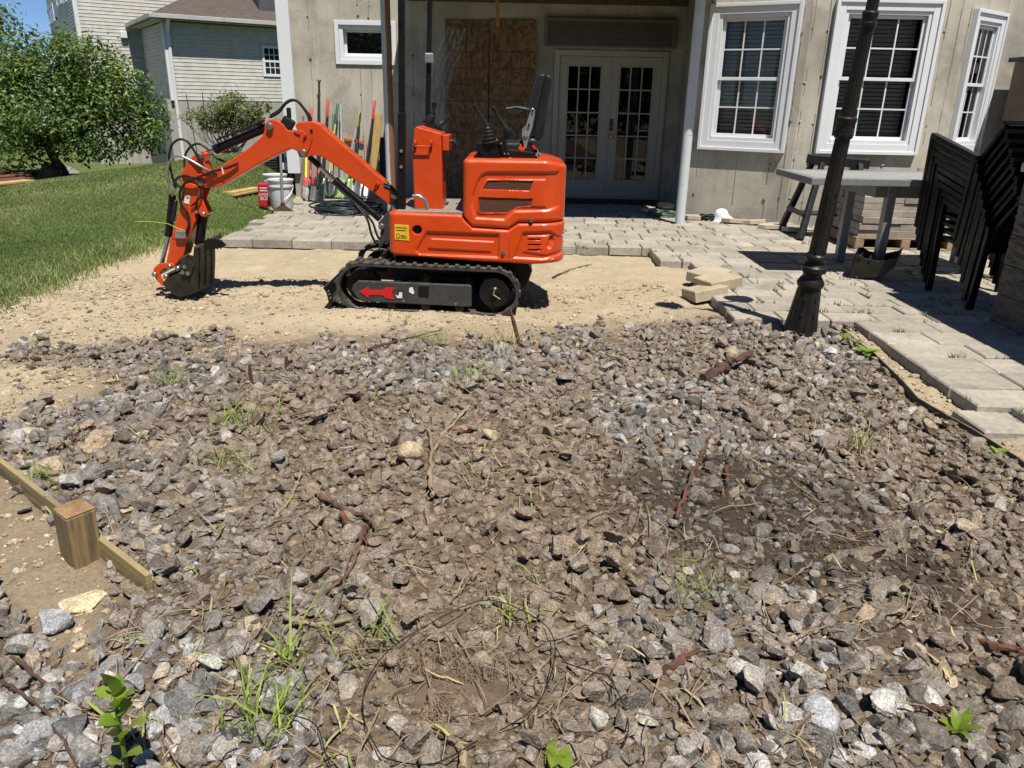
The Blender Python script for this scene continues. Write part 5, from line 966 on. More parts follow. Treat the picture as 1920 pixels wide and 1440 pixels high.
# tracks
TR=.163
def track(y0,y1,vis):
    cL=P3(ze,338,303,5.30); cR=P3(ze,1425,352,5.30); dv=(cR-cL); dv.y=0; L=dv.length; ux=dv.normalized(); uz=Vector((-ux.z,0,ux.x)); per=2*L+2*math.pi*TR
    def at(s,off):
        s%=per
        if s<L: return cL+ux*s+uz*(TR+off)
        s-=L
        if s<math.pi*TR: a=s/TR; return cR+(uz*math.cos(a)+ux*math.sin(a))*(TR+off)
        s-=math.pi*TR
        if s<L: return cR-ux*s-uz*(TR+off)
        s-=L; a=s/TR; return cL+(-uz*math.cos(a)-ux*math.sin(a))*(TR+off)
    t=thing('track',(0,0,0),None,None); t.parent=dg; t.matrix_parent_inverse=Matrix.Translation((.6,-YC,0)); 
    N=132; b=MB(); vs=[];fs=[]
    for i in range(N):
        s=per*i/N
        for off,yy in ((.012,y0),(.012,y1),(-.010,y1),(-.010,y0)): p=at(s,off); vs.append((p.x,yy,p.z))
    for i in range(N):
        j=(i+1)%N
        for k in range(4): fs.append((i*4+k,i*4+(k+1)%4,j*4+(k+1)%4,j*4+k))
    b.add(vs,[f[::-1] for f in fs]); nl=39
    for i in range(nl):
        s=per*i/nl; 
        for off,ya,yb,ds in ((.012,y0-.003,y0+(y1-y0)*.46,0.),(.012,y0+(y1-y0)*.54,y1+.003,per/nl*.5)):
            q=[at(s+ds-.017,.011),at(s+ds+.017,.011),at(s+ds+.011,.025),at(s+ds-.011,.025)]; b.add([(p.x,ya,p.z) for p in q]+[(p.x,yb,p.z) for p in q],[(0,1,2,3),(7,6,5,4),(0,4,5,1),(1,5,6,2),(2,6,7,3),(3,7,4,0)])
    b.o('track_belt',rubM,t)
    if vis:
        fr=plate('track_frame',ze,[(258,312),(268,285),(310,248),(1225,284),(1240,300),(1240,455),(1225,462),(335,416),(290,370)],5.318,5.36,dgM,t,.006)
    else:
        fr=MB().prism(xz(ze,[(258,312),(310,248),(1240,300),(1240,455),(335,416)],5.318),y0+.03,y1-.03).o('track_frame',dgM,t)
    for c_,r,nm in ((cR,.105,'sprocket'),(cL,.115,'idler')):
        bb=MB(); bb.lathe([(r,0),(r*1.02,.02),(r*.9,.03),(r,.08),(r,.1)],(c_.x,y0+(.02 if nm=='sprocket' else .07),c_.z),(0,1,0),26); bb.o(nm,bkM,t,smooth=30)
        if nm=='sprocket': bb=MB(); bb.lathe([(.025,-.012),(.03,0),(.05,.012)],(c_.x,y0+.012,c_.z),(0,1,0),16); bb.o('hub',bkM,t,smooth=40)
    for k in range(3): pr=cL.lerp(cR,.22+.26*k)-uz*(TR-.045); bb=MB(); bb.lathe([(.034,0),(.034,.12)],(pr.x,y0+.03,pr.z),(0,1,0),16); bb.o('roller',bkM,t,smooth=40)
    return t,fr
t0,fr0=track(5.30,5.48,True); track(6.0,6.18,False)
sticker('arrow_sticker',ze,[(320,335),(388,292),(402,318),(515,320),(545,298),(612,300),(585,348),(612,397),(540,390),(512,364),(402,360),(395,386)],5.313,redM,t0)
sticker('torn_label',ze,[(730,305),(755,298),(772,345),(760,358),(728,338)],5.3135,whM,t0); sticker('torn_label',ze,[(617,362),(640,372),(650,340),(672,345),(672,388),(630,388)],5.3135,whM,t0)
plate('hole_shade',ze,[(812,290),(884,293),(892,302),(890,378),(882,384),(812,380),(804,372),(804,298)],5.3155,5.3175,simple('void_black',(.004,.004,.004),None,5,.9,0,0),t0,.0)  # black plate on the frame paints the shade inside a square hole
for x,y in ((685,410),(1110,434)): b=MB(); b.lathe([(.010,-.008),(.010,0)],P3(ze,x,y,5.318),(0,1,0),8); b.o('bolt',pinM,t0)
b=MB(); ph=P3(ze,1418,360,5.29); b.tube([ph,ph+Vector((.05,-.01,-.03))],.0035,5); b.tube([ph,ph+Vector((.012,-.01,.045))],.0035,5); b.o('straw',simple('dry_straw',(.55,.47,.28),None,8,.8,0,0),t0)
MB().prism(xz(ze,[(590,60),(1700,120),(1740,180),(1690,330),(1500,330),(1450,150),(620,110)],5.42),5.50,5.98).o('undercarriage',bkM,dg,.01)
cz_=P3(ze,1150,150,YC); MB().lathe([(.30,-.12),(.30,.0),(.27,.01)],(cz_.x,YC,cz_.z),(0,0,1),32).o('turntable',bkM,dg,smooth=40)
MB().prism(xz(ze,[(22,305),(48,286),(76,325),(100,395),(98,440),(88,492),(60,497),(68,420),(52,350)],5.33),5.33,6.15).o('dozer_blade',bkM,dg,.006)
for yy in (5.42,5.98): MB().prism(xz(ze,[(70,285),(190,232),(420,250),(420,330),(185,330),(105,372)],5.33),yy,yy+.06).o('blade_arm',bkM,dg,.006)
for y in (330,355,385): b=MB(); b.lathe([(.006,-.005),(.006,0)],P3(ze,70+ (y-330)*.3,y,5.33),(0,1,0),8); b.o('bolt',silM,dg)
# ================================================================ things against the house
def col(name,c,r=.5,**k): return simple(name,c,tuple(x*.85 for x in c),8,r,0,.05,100,.001,**k)
s=NT('osb'); v=s.pos(); vo=s.n('ShaderNodeTexVoronoi'); vo.inputs['Scale'].default_value=32; mp=s.n('ShaderNodeMapping'); mp.inputs['Scale'].default_value=(1,1,.55); mp.inputs['Rotation'].default_value=(0,.6,0); s.l(s.geo.outputs['Position'],mp.inputs[0]); nz_=s.n('ShaderNodeTexNoise'); nz_.inputs['Scale'].default_value=9; s.l(mp.outputs[0],nz_.inputs['Vector']); ad=s.n('ShaderNodeMix',data_type='VECTOR'); ad.inputs[0].default_value=.12; s.l(mp.outputs[0],ad.inputs[4]); s.l(nz_.outputs['Color'],ad.inputs[5]); s.l(ad.outputs[1],vo.inputs['Vector'])
sp=s.n('ShaderNodeSeparateColor'); s.l(vo.outputs['Color'],sp.inputs[0]); c=s.mix(s.ramp(sp.outputs[0],[(.1,0.),(.9,1.)]),(.25,.15,.065),(.11,.063,.027)); c=s.mix(s.ramp(sp.outputs[1],[(.8,0.),(.9,.6)]),c,(.31,.21,.105)); s.col(c); s.bump(sp.outputs[0],.3,.003); osbM=s.set(rough=.8)
lineM=col('print_line',(.03,.02,.012))
for i,(xa,xb,y0,lab) in enumerate(((835,917,11.68,'left sheet of brown strand board leaning under the deck'),(919,1006,11.66,'right sheet of brown strand board leaning under the deck'))):
    p0=ap(xa,36,y0+.1); p1=ap(xb,37,y0+.1); x0,x1=p0.x,p1.x; e=thing('strand_board',(x0,y0-.08,PZ),lab,'board'); lean=.14; zt=p0.z
    b=MB(); b.add([(x0,y0-lean,PZ),(x1,y0-lean,PZ),(x1,y0-lean+.012,PZ),(x0,y0-lean+.012,PZ),(x0,y0+.1,zt),(x1,y0+.1,zt),(x1,y0+.112,zt),(x0,y0+.112,zt)],[(0,3,2,1),(4,5,6,7),(0,1,5,4),(1,2,6,5),(2,3,7,6),(3,0,4,7)]); b.o('sheet',osbM,e)
    for k in range(1,8):
        t=1-k*(.295 if k==1 else .295+ (k-1)*.0)/1. if False else 1-(.305+.16*(k-1))/ (zt-PZ)*1.35
        if t<.02: break
        yy=y0-lean+(.1+lean)*t-.0015; z=PZ+(zt-PZ)*t; MB().add([(x0+.004,yy,z-.004),(x1-.004,yy,z-.004),(x1-.004,yy,z+.004),(x0+.004,yy,z+.004)],[(0,1,2,3)]).o('grid_line',lineM,e)
    for f in (.48,): xx=x0+(x1-x0)*f; MB().add([(xx-.003,y0-lean-.0015,PZ),(xx+.003,y0-lean-.0015,PZ),(xx+.003,y0+.0985,zt),(xx-.003,y0+.0985,zt)],[(0,1,2,3)]).o('grid_line',lineM,e)
b=MB(); b.bar(ap(930,-60,11.3),ap(934,50,11.3),.045,.03,up=(0,1,0)); b.o('wood_strip',col('raw_wood',(.42,.23,.08),.8),None,.003,label='narrow strip of raw wood hanging in front of the strand board',cat='wood')
# clear plastic sheet
s=NT('plastic_film'); t=s.n('ShaderNodeBsdfTransparent'); t.inputs[0].default_value=(.9,.92,.94,1); g=s.n('ShaderNodeBsdfGlossy'); g.inputs['Roughness'].default_value=.22; df=s.n('ShaderNodeBsdfTranslucent'); df.inputs[0].default_value=(.8,.82,.85,1); m1=s.n('ShaderNodeMixShader'); m1.inputs[0].default_value=.5; s.l(g.outputs[0],m1.inputs[1]); s.l(df.outputs[0],m1.inputs[2]); m2=s.n('ShaderNodeMixShader'); v=s.pos((1,1,.25)); s.l(s.ramp(s.noise(v,14,5,.6,.6),[(.3,.08),(.75,.32)]),m2.inputs[0]); s.l(t.outputs[0],m2.inputs[1]); s.l(m1.outputs[0],m2.inputs[2]); s.l(m2.outputs[0],s.t.nodes['Material Output'].inputs[0])
b=MB(); n=15; rows_=[]
Lp=[(838,50),(822,90),(806,130),(792,170),(788,195),(795,225),(790,245)]; Rp=[(880,55),(868,95),(852,130),(840,170),(836,200),(838,225),(842,250)]
for (xl,yl),(xr,yr) in zip(Lp,Rp):
    for k in range(n): t=k/(n-1); p=ap(xl+(xr-xl)*t,yl+(yr-yl)*t,11.42+.05*math.sin(k*1.9+yl*.05)+.025*math.sin(k*4.1)); rows_.append(tuple(p))
b.add(rows_,[(r*n+k,r*n+k+1,(r+1)*n+k+1,(r+1)*n+k) for r in range(len(Lp)-1) for k in range(n-1)]); b.o('plastic_sheet',s.m,None,smooth=180,label='crumpled clear plastic sheet hanging left of the strand board',cat='plastic sheet')
# ---- long-handled tools
shB=col('black_shaft',(.018,.018,.02),.45); shW=col('wood_shaft',(.52,.34,.16),.6); shG=col('steel_shaft',(.30,.31,.32),.35); gR=col('red_grip',(.55,.022,.04),.5); gG=col('green_grip',(.012,.10,.045),.5); gL=col('lime_grip',(.22,.32,.03),.5); gD=col('dusty_green_grip',(.05,.10,.075),.6); stl=simple('blade_steel',(.32,.32,.31),(.2,.19,.18),9,.4,.8,.1,60,.002); yF=col('yellow_fibreglass',(.68,.55,.03),.45); gO=col('orange_plastic',(.62,.16,.03),.45); bluM=col('pale_blue_pole',(.33,.42,.48),.4)
tz=zf(560,140,3.66)
def tool(name,top,bot,label,shaft,grip=None,gl=.22,r=.014,head=None,hm=None,D=False,cat='tool',yt=11.70,yb=11.15):
    a=P3(tz,*top,yt); e=gp(*tz(*bot),PZ+.02); bx=P3(tz,*bot,yb); e=Vector((bx.x,yb,PZ+.015)); t=thing(name,(e.x,e.y,PZ),label,cat); d=(e-a); L=d.length; d.normalize()
    hl=.30 if head in ('spade','scoop') else .0
    MB().tube([a+d*(gl*.5 if grip else 0),e-d*hl*.8],r,10).o('shaft',shaft,t,smooth=60)
    if grip: 
        b=MB(); b.lathe([(r*1.05,0),(r*1.35,.012),(r*1.25,gl*.5),(r*1.35,gl-.02),(r*1.1,gl)],a,d,14); b.o('grip',grip,t,smooth=50)
    if head in ('spade','scoop'):
        w=.10 if head=='spade' else .12; c=e-d*.30; sx=Vector((1,0,0)); nn=d.cross(sx).normalized(); b=MB(); vs=[];rowsn=8
        for i in range(rowsn):
            tt=i/(rowsn-1); ww=w*(1 if tt<.6 else math.sqrt(max(.02,1-((tt-.6)/.42)**2))) if head=='spade' else w*(.85+.15*tt)
            for k in range(7): u=(k/6-.5)*2; vs.append(c+d*(.30*tt)+sx*(u*ww)+nn*(-.035*(1-u*u)+.0))
        fs=[(i*7+k,i*7+k+1,(i+1)*7+k+1,(i+1)*7+k) for i in range(rowsn-1) for k in range(6)]; b.add(vs,fs); ob=b.o('blade',hm or stl,t,smooth=60); m=ob.modifiers.new('th','SOLIDIFY'); m.thickness=.004
        MB().lathe([(r*1.1,0),(r*1.6,.02),(r*1.5,.12)],c-d*.1,d,12).o('socket',hm or stl,t,smooth=50)
    if head=='rake':
        c=e-d*.03; b=MB(); b.bar(c-Vector((.2,0,0)),c+Vector((.2,0,0)),.02,.02); 
        for k in range(14): x=-.19+k*.029; b.bar(c+Vector((x,0,0)),c+Vector((x,-.05,-.012)),.008,.008)
        b.o('rake_head',stl,t,.002)
    if head=='fork':
        b=MB(); b.bar(a,a-d*.05+Vector((-.02,0,0)),.012,.02); b.bar(a,a-d*.05+Vector((.02,0,0)),.012,.02); b.o('forked_tip',shaft,t,.003)
    return t
tool('digging_bar',(140,60),(143,800),'tall black digging bar with a flared forked top against the wall',shB,None,r=.016,head='fork')
tool('shovel',(203,165),(150,850),'shovel with long red grip and black shaft next to the digging bar',shB,gR,.27,r=.014,head='scoop',hm=shB)
tool('shovel',(88,230),(82,860),'red-handled shovel half hidden at the left of the tools',col('dark_red_shaft',(.28,.02,.03)),gR,.25,r=.013,head='scoop',hm=col('red_blade',(.5,.02,.03)))
tool('spade',(268,200),(192,850),'spade with dark green grip and light wooden shaft',shW,gG,.30,r=.014,head='spade')
tool('garden_hoe',(240,270),(222,850),'hoe with short dusty green grip and wooden shaft',shW,gD,.26,r=.013,head='spade',hm=gG)
tool('pole',(288,205),(300,840),'thin pale blue pole behind the green-gripped spade',bluM,None,r=.009,cat='pole')
tool('loppers',(418,245),(300,850),'long tool with a lime green grip and grey shaft',shG,gL,.26,r=.012,head='spade',hm=gL)
tool('shovel',(425,262),(370,850),'black-shafted shovel standing behind the lime-gripped tool',shB,None,r=.012,head='scoop',hm=stl)
tool('garden_rake',(525,175),(430,850),'rake with red grip and black shaft beside the yellow board',shB,gR,.28,r=.014,head='rake')
tool('shovel',(474,480),(470,840),'short red and black shovel right of the orange-headed tool',shB,gR,.30,r=.013,head='spade')
tool('pole',(52,575),(48,850),'bright yellow fibreglass pole beside the white corner board',yF,None,r=.02,cat='pole')
tool('leaf_scoop',(140,640),(120,880),'small black scoop standing in front of the digging bar',shB,gR,.1,r=.013,head='scoop',hm=plM,yt=11.2,yb=10.8)
t=thing('push_broom',P3(tz,375,850,11.2),'upright broom head with orange bracket and dark grey bristles','broom'); MB().bar(P3(tz,312,440,11.68),P3(tz,440,462,11.68),.05,.045).o('bracket',gO,t,.006); MB().prism(xz(tz,[(312,455),(355,462),(352,500),(315,485)],11.66),11.66,11.72).o('bristles',col('dark_bristle',(.055,.055,.05),.9),t); MB().prism(xz(tz,[(392,470),(440,478),(438,520),(392,508)],11.66),11.66,11.72).o('bristles',MATS['dark_bristle'],t); b=MB(); a_=P3(tz,372,470,11.66); b.tube([a_,Vector((a_.x-.05,11.3,PZ))],.012,8); b.o('shaft',shB,t); MB().bar(P3(tz,372,445,11.65),P3(tz,374,485,11.65),.03,.03).o('clamp',gO,t,.004)
p=[P3(tz,*q,11.66) for q in ((527,268),(574,270),(520,720),(478,720))]; a0=p[0]; b=MB(); b.prism([(p[0].x,p[0].z),(p[1].x,p[1].z),(p[2].x+.02,PZ),(p[3].x+.02,PZ),(P3(tz,508,470,11.66).x,P3(tz,508,470,11.66).z)],11.60,11.63); b.o('wooden_board',simple('yellow_pine',(.55,.38,.13),(.45,.29,.09),6,.7,0,.2,40,stretch=(1,1,.1)),None,.003,label='yellow pine board leaning beside the rusty post',cat='board')
b=MB(); b.prism(xz(tz,[(548,430),(585,430),(590,850),(560,850)],11.6),11.62,11.66); b.o('dark_plank',col('black_panel',(.02,.02,.022),.6),None,.002,label='dark narrow panel leaning behind the rusty post',cat='plank')
b=MB(); b.prism(xz(zc,[(515,225),(535,225),(545,1160),(505,1160)],11.5),11.5,11.54); b.o('weathered_board',col('weathered_wood',(.27,.22,.16),.85),None,.003,label='weathered grey board leaning by the white corner board',cat='board')
t=tool('spade',(82,640),(62,800),'square steel spade standing in front of the white corner board',shB,None,r=.012,head='spade',yt=11.4,yb=10.9); 
# ---- hose, buckets, bag, scraper at the corner
def coil(c,r,loops,tr,m,name,label,wob=.05,h=.0,sq=1.):
    b=MB(); c=Vector(c); g=np.random.default_rng(int(abs(c.x)*1000)); pts=[]; N=26
    for i in range(int(loops*N)):
        a=2*math.pi*i/N; k=i//N; rr=r*(.72+.28*((k*37)%10)/10)+wob*math.sin(a*1.0+k*1.7)+wob*.4*math.sin(2*a+k); pts.append(c+Vector((math.cos(a)*rr,math.sin(a)*rr*sq,tr+h*k/loops+.012*abs(math.sin(a*1.5+k)))))
    b.tube(pts,tr,7); return b.o(name,m,None,smooth=60,label=label,cat='hose')
coil(gp(650,397,PZ),.42,9,.012,simple('dark_hose',(.012,.022,.027),(.02,.03,.034),8,.35,0,.05,80),'garden_hose','coiled dark green garden hose on the patio below the tools',.06,.08)
def pail(c,label,r=.15,h=.37,lid=True):
    t=thing('white_bucket',c,label,'bucket'); b=MB(); b.lathe([(r*.86,0),(r*.88,.01),(r*.97,h*.74),(r*1.06,h*.75),(r*1.06,h*.80),(r*.99,h*.81),(r*1.0,h*.90),(r*1.05,h*.91),(r*1.05,h*.95)],c,(0,0,1),28); b.o('pail',col('white_plastic',(.66,.67,.66),.45,dust=((.35,.27,.17),.5)),t,smooth=35); b=MB(); b.lathe([(r*1.07,h*.95),(r*1.09,h*.96),(r*1.09,h),(r*.95,h),(r*.9,h*.985)],c,(0,0,1),28); b.o('lid',MATS['white_plastic'],t,smooth=35)
    b=MB(); b.tube([c+Vector((r*1.05*math.cos(a),-abs(r*1.12*math.sin(a)),h*.74-.16*math.sin(a))) for a in np.linspace(0,math.pi,14)],.003,5); b.o('bail_handle',silM,t); return t
pail(gp(530,391,PZ),'white plastic bucket with lid standing behind the scraper'); pail(gp(512,383,PZ)+Vector((-.02,.25,0)),'second white bucket mostly hidden behind the red bag')
bp=gp(494,384,.10); bag=thing('red_bag',bp,'red printed bag with upside-down white lettering beside the buckets','bag')
b=MB(); x0,x1=ap(484,370,bp.y).x,ap(503,370,bp.y).x; zt=ap(490,344,bp.y).z; b.box(x0,x1,bp.y,bp.y+.12,bp.z-.03,zt); b.o('sack',simple('red_sack',(.52,.012,.03),(.44,.01,.025),9,.5,0,.2,30,.004),bag,.015)
def text(body,loc,h,m,par,rot=(R(90),R(180),0),ext=.0008,name='lettering'):
    cu=bpy.data.curves.new('txt','FONT'); cu.body=body; cu.size=h; cu.align_x='CENTER'; cu.align_y='CENTER'; cu.extrude=ext; ob=bpy.data.objects.new('txt',cu); COL.objects.link(ob); bpy.context.view_layer.update(); me=bpy.data.meshes.new_from_object(ob.evaluated_get(bpy.context.evaluated_depsgraph_get())); bpy.data.objects.remove(ob)
    M_=Matrix.Translation(loc)@Matrix.Rotation(rot[2],4,'Z')@Matrix.Rotation(rot[0],4,'X')@Matrix.Rotation(rot[1],4,'Z'); me.transform(M_); return mk(name,me,m,par)
for k,(tx,f) in enumerate((('JOB',.19),('RIGHT',.37))): text(tx,Vector(((x0+x1)/2+.01,bp.y-.002,bp.z+(zt-bp.z)*(f+.12))),.062 if k==0 else .048,whM,bag)
for f in (.64,.76): MB().box(x0+.03,x1-.004,bp.y-.003,bp.y-.001,bp.z+(zt-bp.z)*f,bp.z+(zt-bp.z)*f+.014).o('lettering',whM,bag)
sc_=gp(531,396,PZ); t=thing('floor_scraper',sc_,'long-handled scraper with a rusty flared blade standing before the buckets','scraper'); a_=ap(525,270,sc_.y+.15); MB().tube([a_,sc_+Vector((0,0,.1))],.017,10).o('handle',simple('grey_handle',(.30,.29,.27),(.22,.21,.2),8,.5,.4,.1),t,smooth=60); MB().prism([(sc_.x-.14,PZ+.003),(sc_.x+.14,PZ+.003),(sc_.x+.09,PZ+.03),(sc_.x+.03,PZ+.075),(sc_.x+.02,PZ+.12),(sc_.x-.02,PZ+.12),(sc_.x-.03,PZ+.075),(sc_.x-.09,PZ+.03)],sc_.y,sc_.y+.008).o('blade',simple('rusty_blade',(.16,.075,.04),(.09,.045,.03),12,.8,.2,.3,60),t)
# air conditioner and meter box on the side of the house
ac=thing('air_conditioner',(-4.0,12.7,.3),'dark louvred air conditioner beside the corner of the house','air conditioner'); ax0,ax1=ap(489,320,12.6).x,ap(528,320,12.6).x; az0=ap(505,345,12.6).z-.35; az1=ap(505,288,12.6).z
MB().box(ax0,ax1,12.6,13.2,az0,az1).o('cabinet',col('dark_cabinet',(.028,.028,.03),.6),ac,.01)
for k in range(18): z=az0+.05+k*(az1-az0-.1)/18; MB().box(ax0+.01,ax1-.01,12.585,12.6,z,z+.012).o('louvre',col('louvre_grey',(.06,.06,.064),.5),ac)
eb=thing('meter_box',(-3.42,12.1,.9),'grey electric meter box and conduit on the side wall','meter box'); e0=ap(531,285,12.05); e1=ap(548,322,12.05); gB=col('grey_box',(.27,.28,.29),.5); MB().box(e0.x,e1.x,12.05,12.25,e1.z,e0.z+.1).o('cabinet',gB,eb,.008); q=ap(537,290,12.04); MB().box(q.x-.04,q.x+.03,12.044,12.05,q.z-.03,q.z+.05).o('sticker',whM,eb); q=ap(537,312,12.03); MB().box(q.x-.07,q.x+.06,12.02,12.05,q.z-.05,q.z+.05).o('outlet_cover',whM,eb,.004)
b=MB(); b.tube([ap(548,285,12.0),ap(549,310,12.0),ap(543,340,12.0),ap(543,360,12.0)],.018,8); b.tube([ap(534,322,12.1),ap(534,365,12.1)],.03,8); b.o('conduit',gB,eb,smooth=60)
# lumber piles on the lawn
def hit(px,py):
    d=ray(px,py); d=d/np.linalg.norm(d)
    for t in np.arange(8,16,.02):
        p=Cv+d*t
        if p[2]<float(Hz(p[0],p[1])): return Vector(p)
    return Vector(p)
HA=hit(438,372); HB=hit(490,362)
lmM=simple('fresh_lumber',(.60,.42,.19),(.48,.32,.13),7,.7,0,.15,50,rand=.15)
for k in range(5):
    a,e=HA.copy(),HB.copy(); sd=Vector((-(e-a).y,(e-a).x,0)).normalized(); o_=sd*(.10*(k%3)+(.04 if k>2 else 0)); za=float(Hz(a.x,a.y))+.03+.026*(k//3); ze_=float(Hz(e.x,e.y))+.03+.026*(k//3); b=MB(); b.bar(Vector((a.x,a.y,za+.01))+o_,Vector((e.x,e.y,ze_+.01))+o_,.09,.024); b.o('lumber_board',lmM,None,.002,label='fresh yellow board in the small pile by the red bag',cat='board',group='yellow boards by the red bag')
dkM=simple('stained_board',(.20,.07,.045),(.11,.045,.035),8,.7,0,.2,40,rand=.2)
for k in range(5):
    a=gp(-60,352-k*6,.1); e=gp(56-k*3,340-k*5,.1); z0=float(Hz(e.x,e.y))+.05+.035*k; b=MB(); b.bar(Vector((a.x,a.y,z0)),Vector((e.x,e.y,z0)),.25,.028); b.o('stacked_board',lmM if k in (0,4) else dkM,None,.002,label=('lowest yellow board of the stack at the left edge','second board of the stack at the left edge, red brown','third board of the stack at the left edge, dark','fourth board of the stack at the left edge, red brown','pale top board of the stack at the left edge')[k],cat='board')
# stump, slab and rubble under the tree
b=MB(); p=gp(100,326,.05); p.z=float(Hz(p.x,p.y)); b.lathe([(.28,-.05),(.22,.06),(.17,.16),(.16,.24),(.13,.25)],p,(.05,0,1),18); ob=b.o('tree_stump',simple('pale_stump',(.48,.39,.30),(.2,.15,.11),14,.9,0,.6,30,.02,stretch=(1,1,.3)),None,smooth=60,label='pale weathered stump on the lawn below the tree',cat='stump')
for v_ in ob.data.vertices: a=math.atan2(v_.co.y-p.y,v_.co.x-p.x); f=1+.22*math.sin(a*5)+.1*math.sin(a*9); v_.co.x=p.x+(v_.co.x-p.x)*f; v_.co.y=p.y+(v_.co.y-p.y)*f
for i,(px,py,sz,c,lab) in enumerate(((127,312,.34,(.22,.22,.22),'grey stone slab leaning against the tree trunk'),(70,322,.22,(.09,.09,.095),'dark rubble heap left of the stump'),(85,316,.18,(.07,.07,.07),'dark piece of rubble behind the stump'))):
    q=gp(px,py,.05); g=rockshape(3,800+i)*np.array([1,1,.6]); ob=bpy.data.objects.new('rubble',npmesh('rubble',g,ICO[3][1],rockO)); COL.objects.link(ob); ob.location=(q.x,q.y,float(Hz(q.x,q.y))+.08); ob.rotation_euler=(.2,.35 if i==0 else 0,.4); ob.scale=(sz,)*3; ob.color=(*c,1); tag(ob,lab,'rubble')
# ---- things by the door and bay
bb=gp(1072,366,PZ); g=rockshape(3,900); V=g*np.array([.17,.14,.42])+np.array([bb.x-.03,bb.y+.1,PZ+.26]); mk('blue_tarp',npmesh('blue_tarp',V,ICO[3][1],simple('blue_tarp',(.008,.02,.17),(.006,.015,.12),6,.45,0,.3,30,.01),None,True),None,label='crumpled dark blue tarp behind the digger',cat='tarp')
coil(gp(1240,405,PZ),.19,4,.012,simple('green_hose',(.03,.10,.07),(.02,.07,.05),8,.4,0,.05,80),'garden_hose','small coil of green hose in the shade left of the pale post',.02,.04)
q=gp(1246,399,PZ); b=MB(); b.lathe([(.11,.06),(.13,.065),(.13,.10),(.10,.12),(.02,.125)],q,(0,-.15,1),24); b.o('black_reel',plM,None,smooth=40,label='round black reel lying on the green hose coil',cat='reel')
q=gp(1222,401,PZ); MB(Matrix.Translation(q)@Matrix.Rotation(.5,4,'Z')@Matrix.Rotation(.12,4,'X')).box(-.11,.11,-.09,.09,.03,.055).o('tile_scrap',col('tan_tile',(.5,.42,.32),.7),None,.003,label='tan tile scrap propped beside the green hose coil',cat='tile')
q=gp(1352,414,PZ); b=MB(); b.lathe([(.15,0),(.155,.01),(.11,.05),(.085,.09),(.075,.125),(.05,.145),(.01,.15)],q,(-.15,-.25,1),30); ob=b.o('white_dome',whiteM,None,smooth=50,label='white plastic dome like a hat lying at the foot of the bay',cat='dome')
coil(gp(1326,413,PZ),.10,5,.011,hoM,'cable_coil','small black cable coil left of the white dome',.015,.05)
# ---- table, sawhorse, pallet of pavers
alM=simple('grey_aluminium',(.27,.275,.275),(.23,.235,.235),6,.4,.3,.05,100); slM=simple('table_slat',(.33,.32,.31),(.24,.235,.23),8,.6,0,.2,60,stretch=(.2,1,1))
TZ=.90; tb=thing('patio_table',(3.3,6.95,PZ),'grey aluminium patio table with a slatted top right of the lamp post','table'); tx0,tx1,ty0,ty1=2.40,4.35,6.45,7.37
b=MB(); b.box(tx0,tx1,ty0,ty0+.07,TZ-.055,TZ); b.box(tx0,tx1,ty1-.07,ty1,TZ-.055,TZ); b.box(tx0,tx0+.07,ty0+.07,ty1-.07,TZ-.055,TZ); b.box(tx1-.07,tx1,ty0+.07,ty1-.07,TZ-.055,TZ); b.o('rim',alM,tb,.004)
for k in range(8): y=ty0+.073+k*.0972; MB().box(tx0+.073,tx1-.073,y,y+.093,TZ-.03,TZ-.004).o('slat',slM,tb,.003)
b=MB(); b.box(3.0,4.2,6.60,6.64,TZ-.16,TZ-.056); b.box(3.0,4.2,7.22,7.26,TZ-.16,TZ-.056); b.box(3.0,3.04,6.64,7.22,TZ-.16,TZ-.056); b.o('apron',alM,tb,.003)
for x,y in ((3.10,6.58),(3.05,7.26),(4.15,6.58),(4.15,7.26)): MB().box(x,x+.075,y,y+.075,PZ,TZ-.056).o('leg',alM,tb,.006)
shp=thing('sawhorse',(3.4,8.8,PZ),'black plastic folding sawhorse between the table and the bay','sawhorse'); w0_,w1_=Vector((3.22,8.9,.90)),Vector((3.86,8.75,.86))
MB().bar(w0_,w1_,.07,.10).o('beam',plM,shp,.01)
for (tx,ty,fx_,fy_) in ((3.30,8.93,3.14,9.2),(3.36,8.80,3.11,8.45),(3.72,8.82,3.78,9.1),(3.74,8.72,3.62,8.1)):
    MB().bar((tx,ty,.86),(fx_,fy_,PZ),.055,.07,up=(0,1,0),w2=.06,h2=.09).o('leg',plM,shp,.01)
b=MB(); b.bar((3.17,9.12,.33),(3.16,8.55,.33),.05,.05); b.bar((3.75,9.05,.33),(3.66,8.25,.33),.05,.05); b.bar((3.17,8.85,.32),(3.70,8.7,.32),.30,.02); b.o('tray',plM,shp,.008)
plt=thing('wooden_pallet',(3.95,8.3,PZ),'rough wooden pallet holding stacked pavers under the table','pallet'); plw=simple('pallet_wood',(.36,.26,.16),(.22,.16,.10),8,.9,0,.3,50)
py0,py1,px0,px1=7.95,8.75,3.50,4.55
for k in range(3): MB().box(px0,px1,py0+k*.35,py0+k*.35+.10,PZ,PZ+.018).o('bottom_board',plw,plt,.003)
for k in range(3): x=px0+k*.475; MB().box(x,x+.09,py0,py1,PZ+.019,PZ+.105).o('stringer',plw,plt,.004)
for k in range(6): MB().box(px0,px1,py0+k*.14,py0+k*.14+.11,PZ+.106,PZ+.124).o('top_board',plw,plt,.003)
bwM=simple('stacked_paver',(.40,.345,.285),(.30,.26,.215),9,.93,0,.4,180,rand=.2); pmb=pme.copy(); pmb.materials.clear(); pmb.materials.append(bwM)
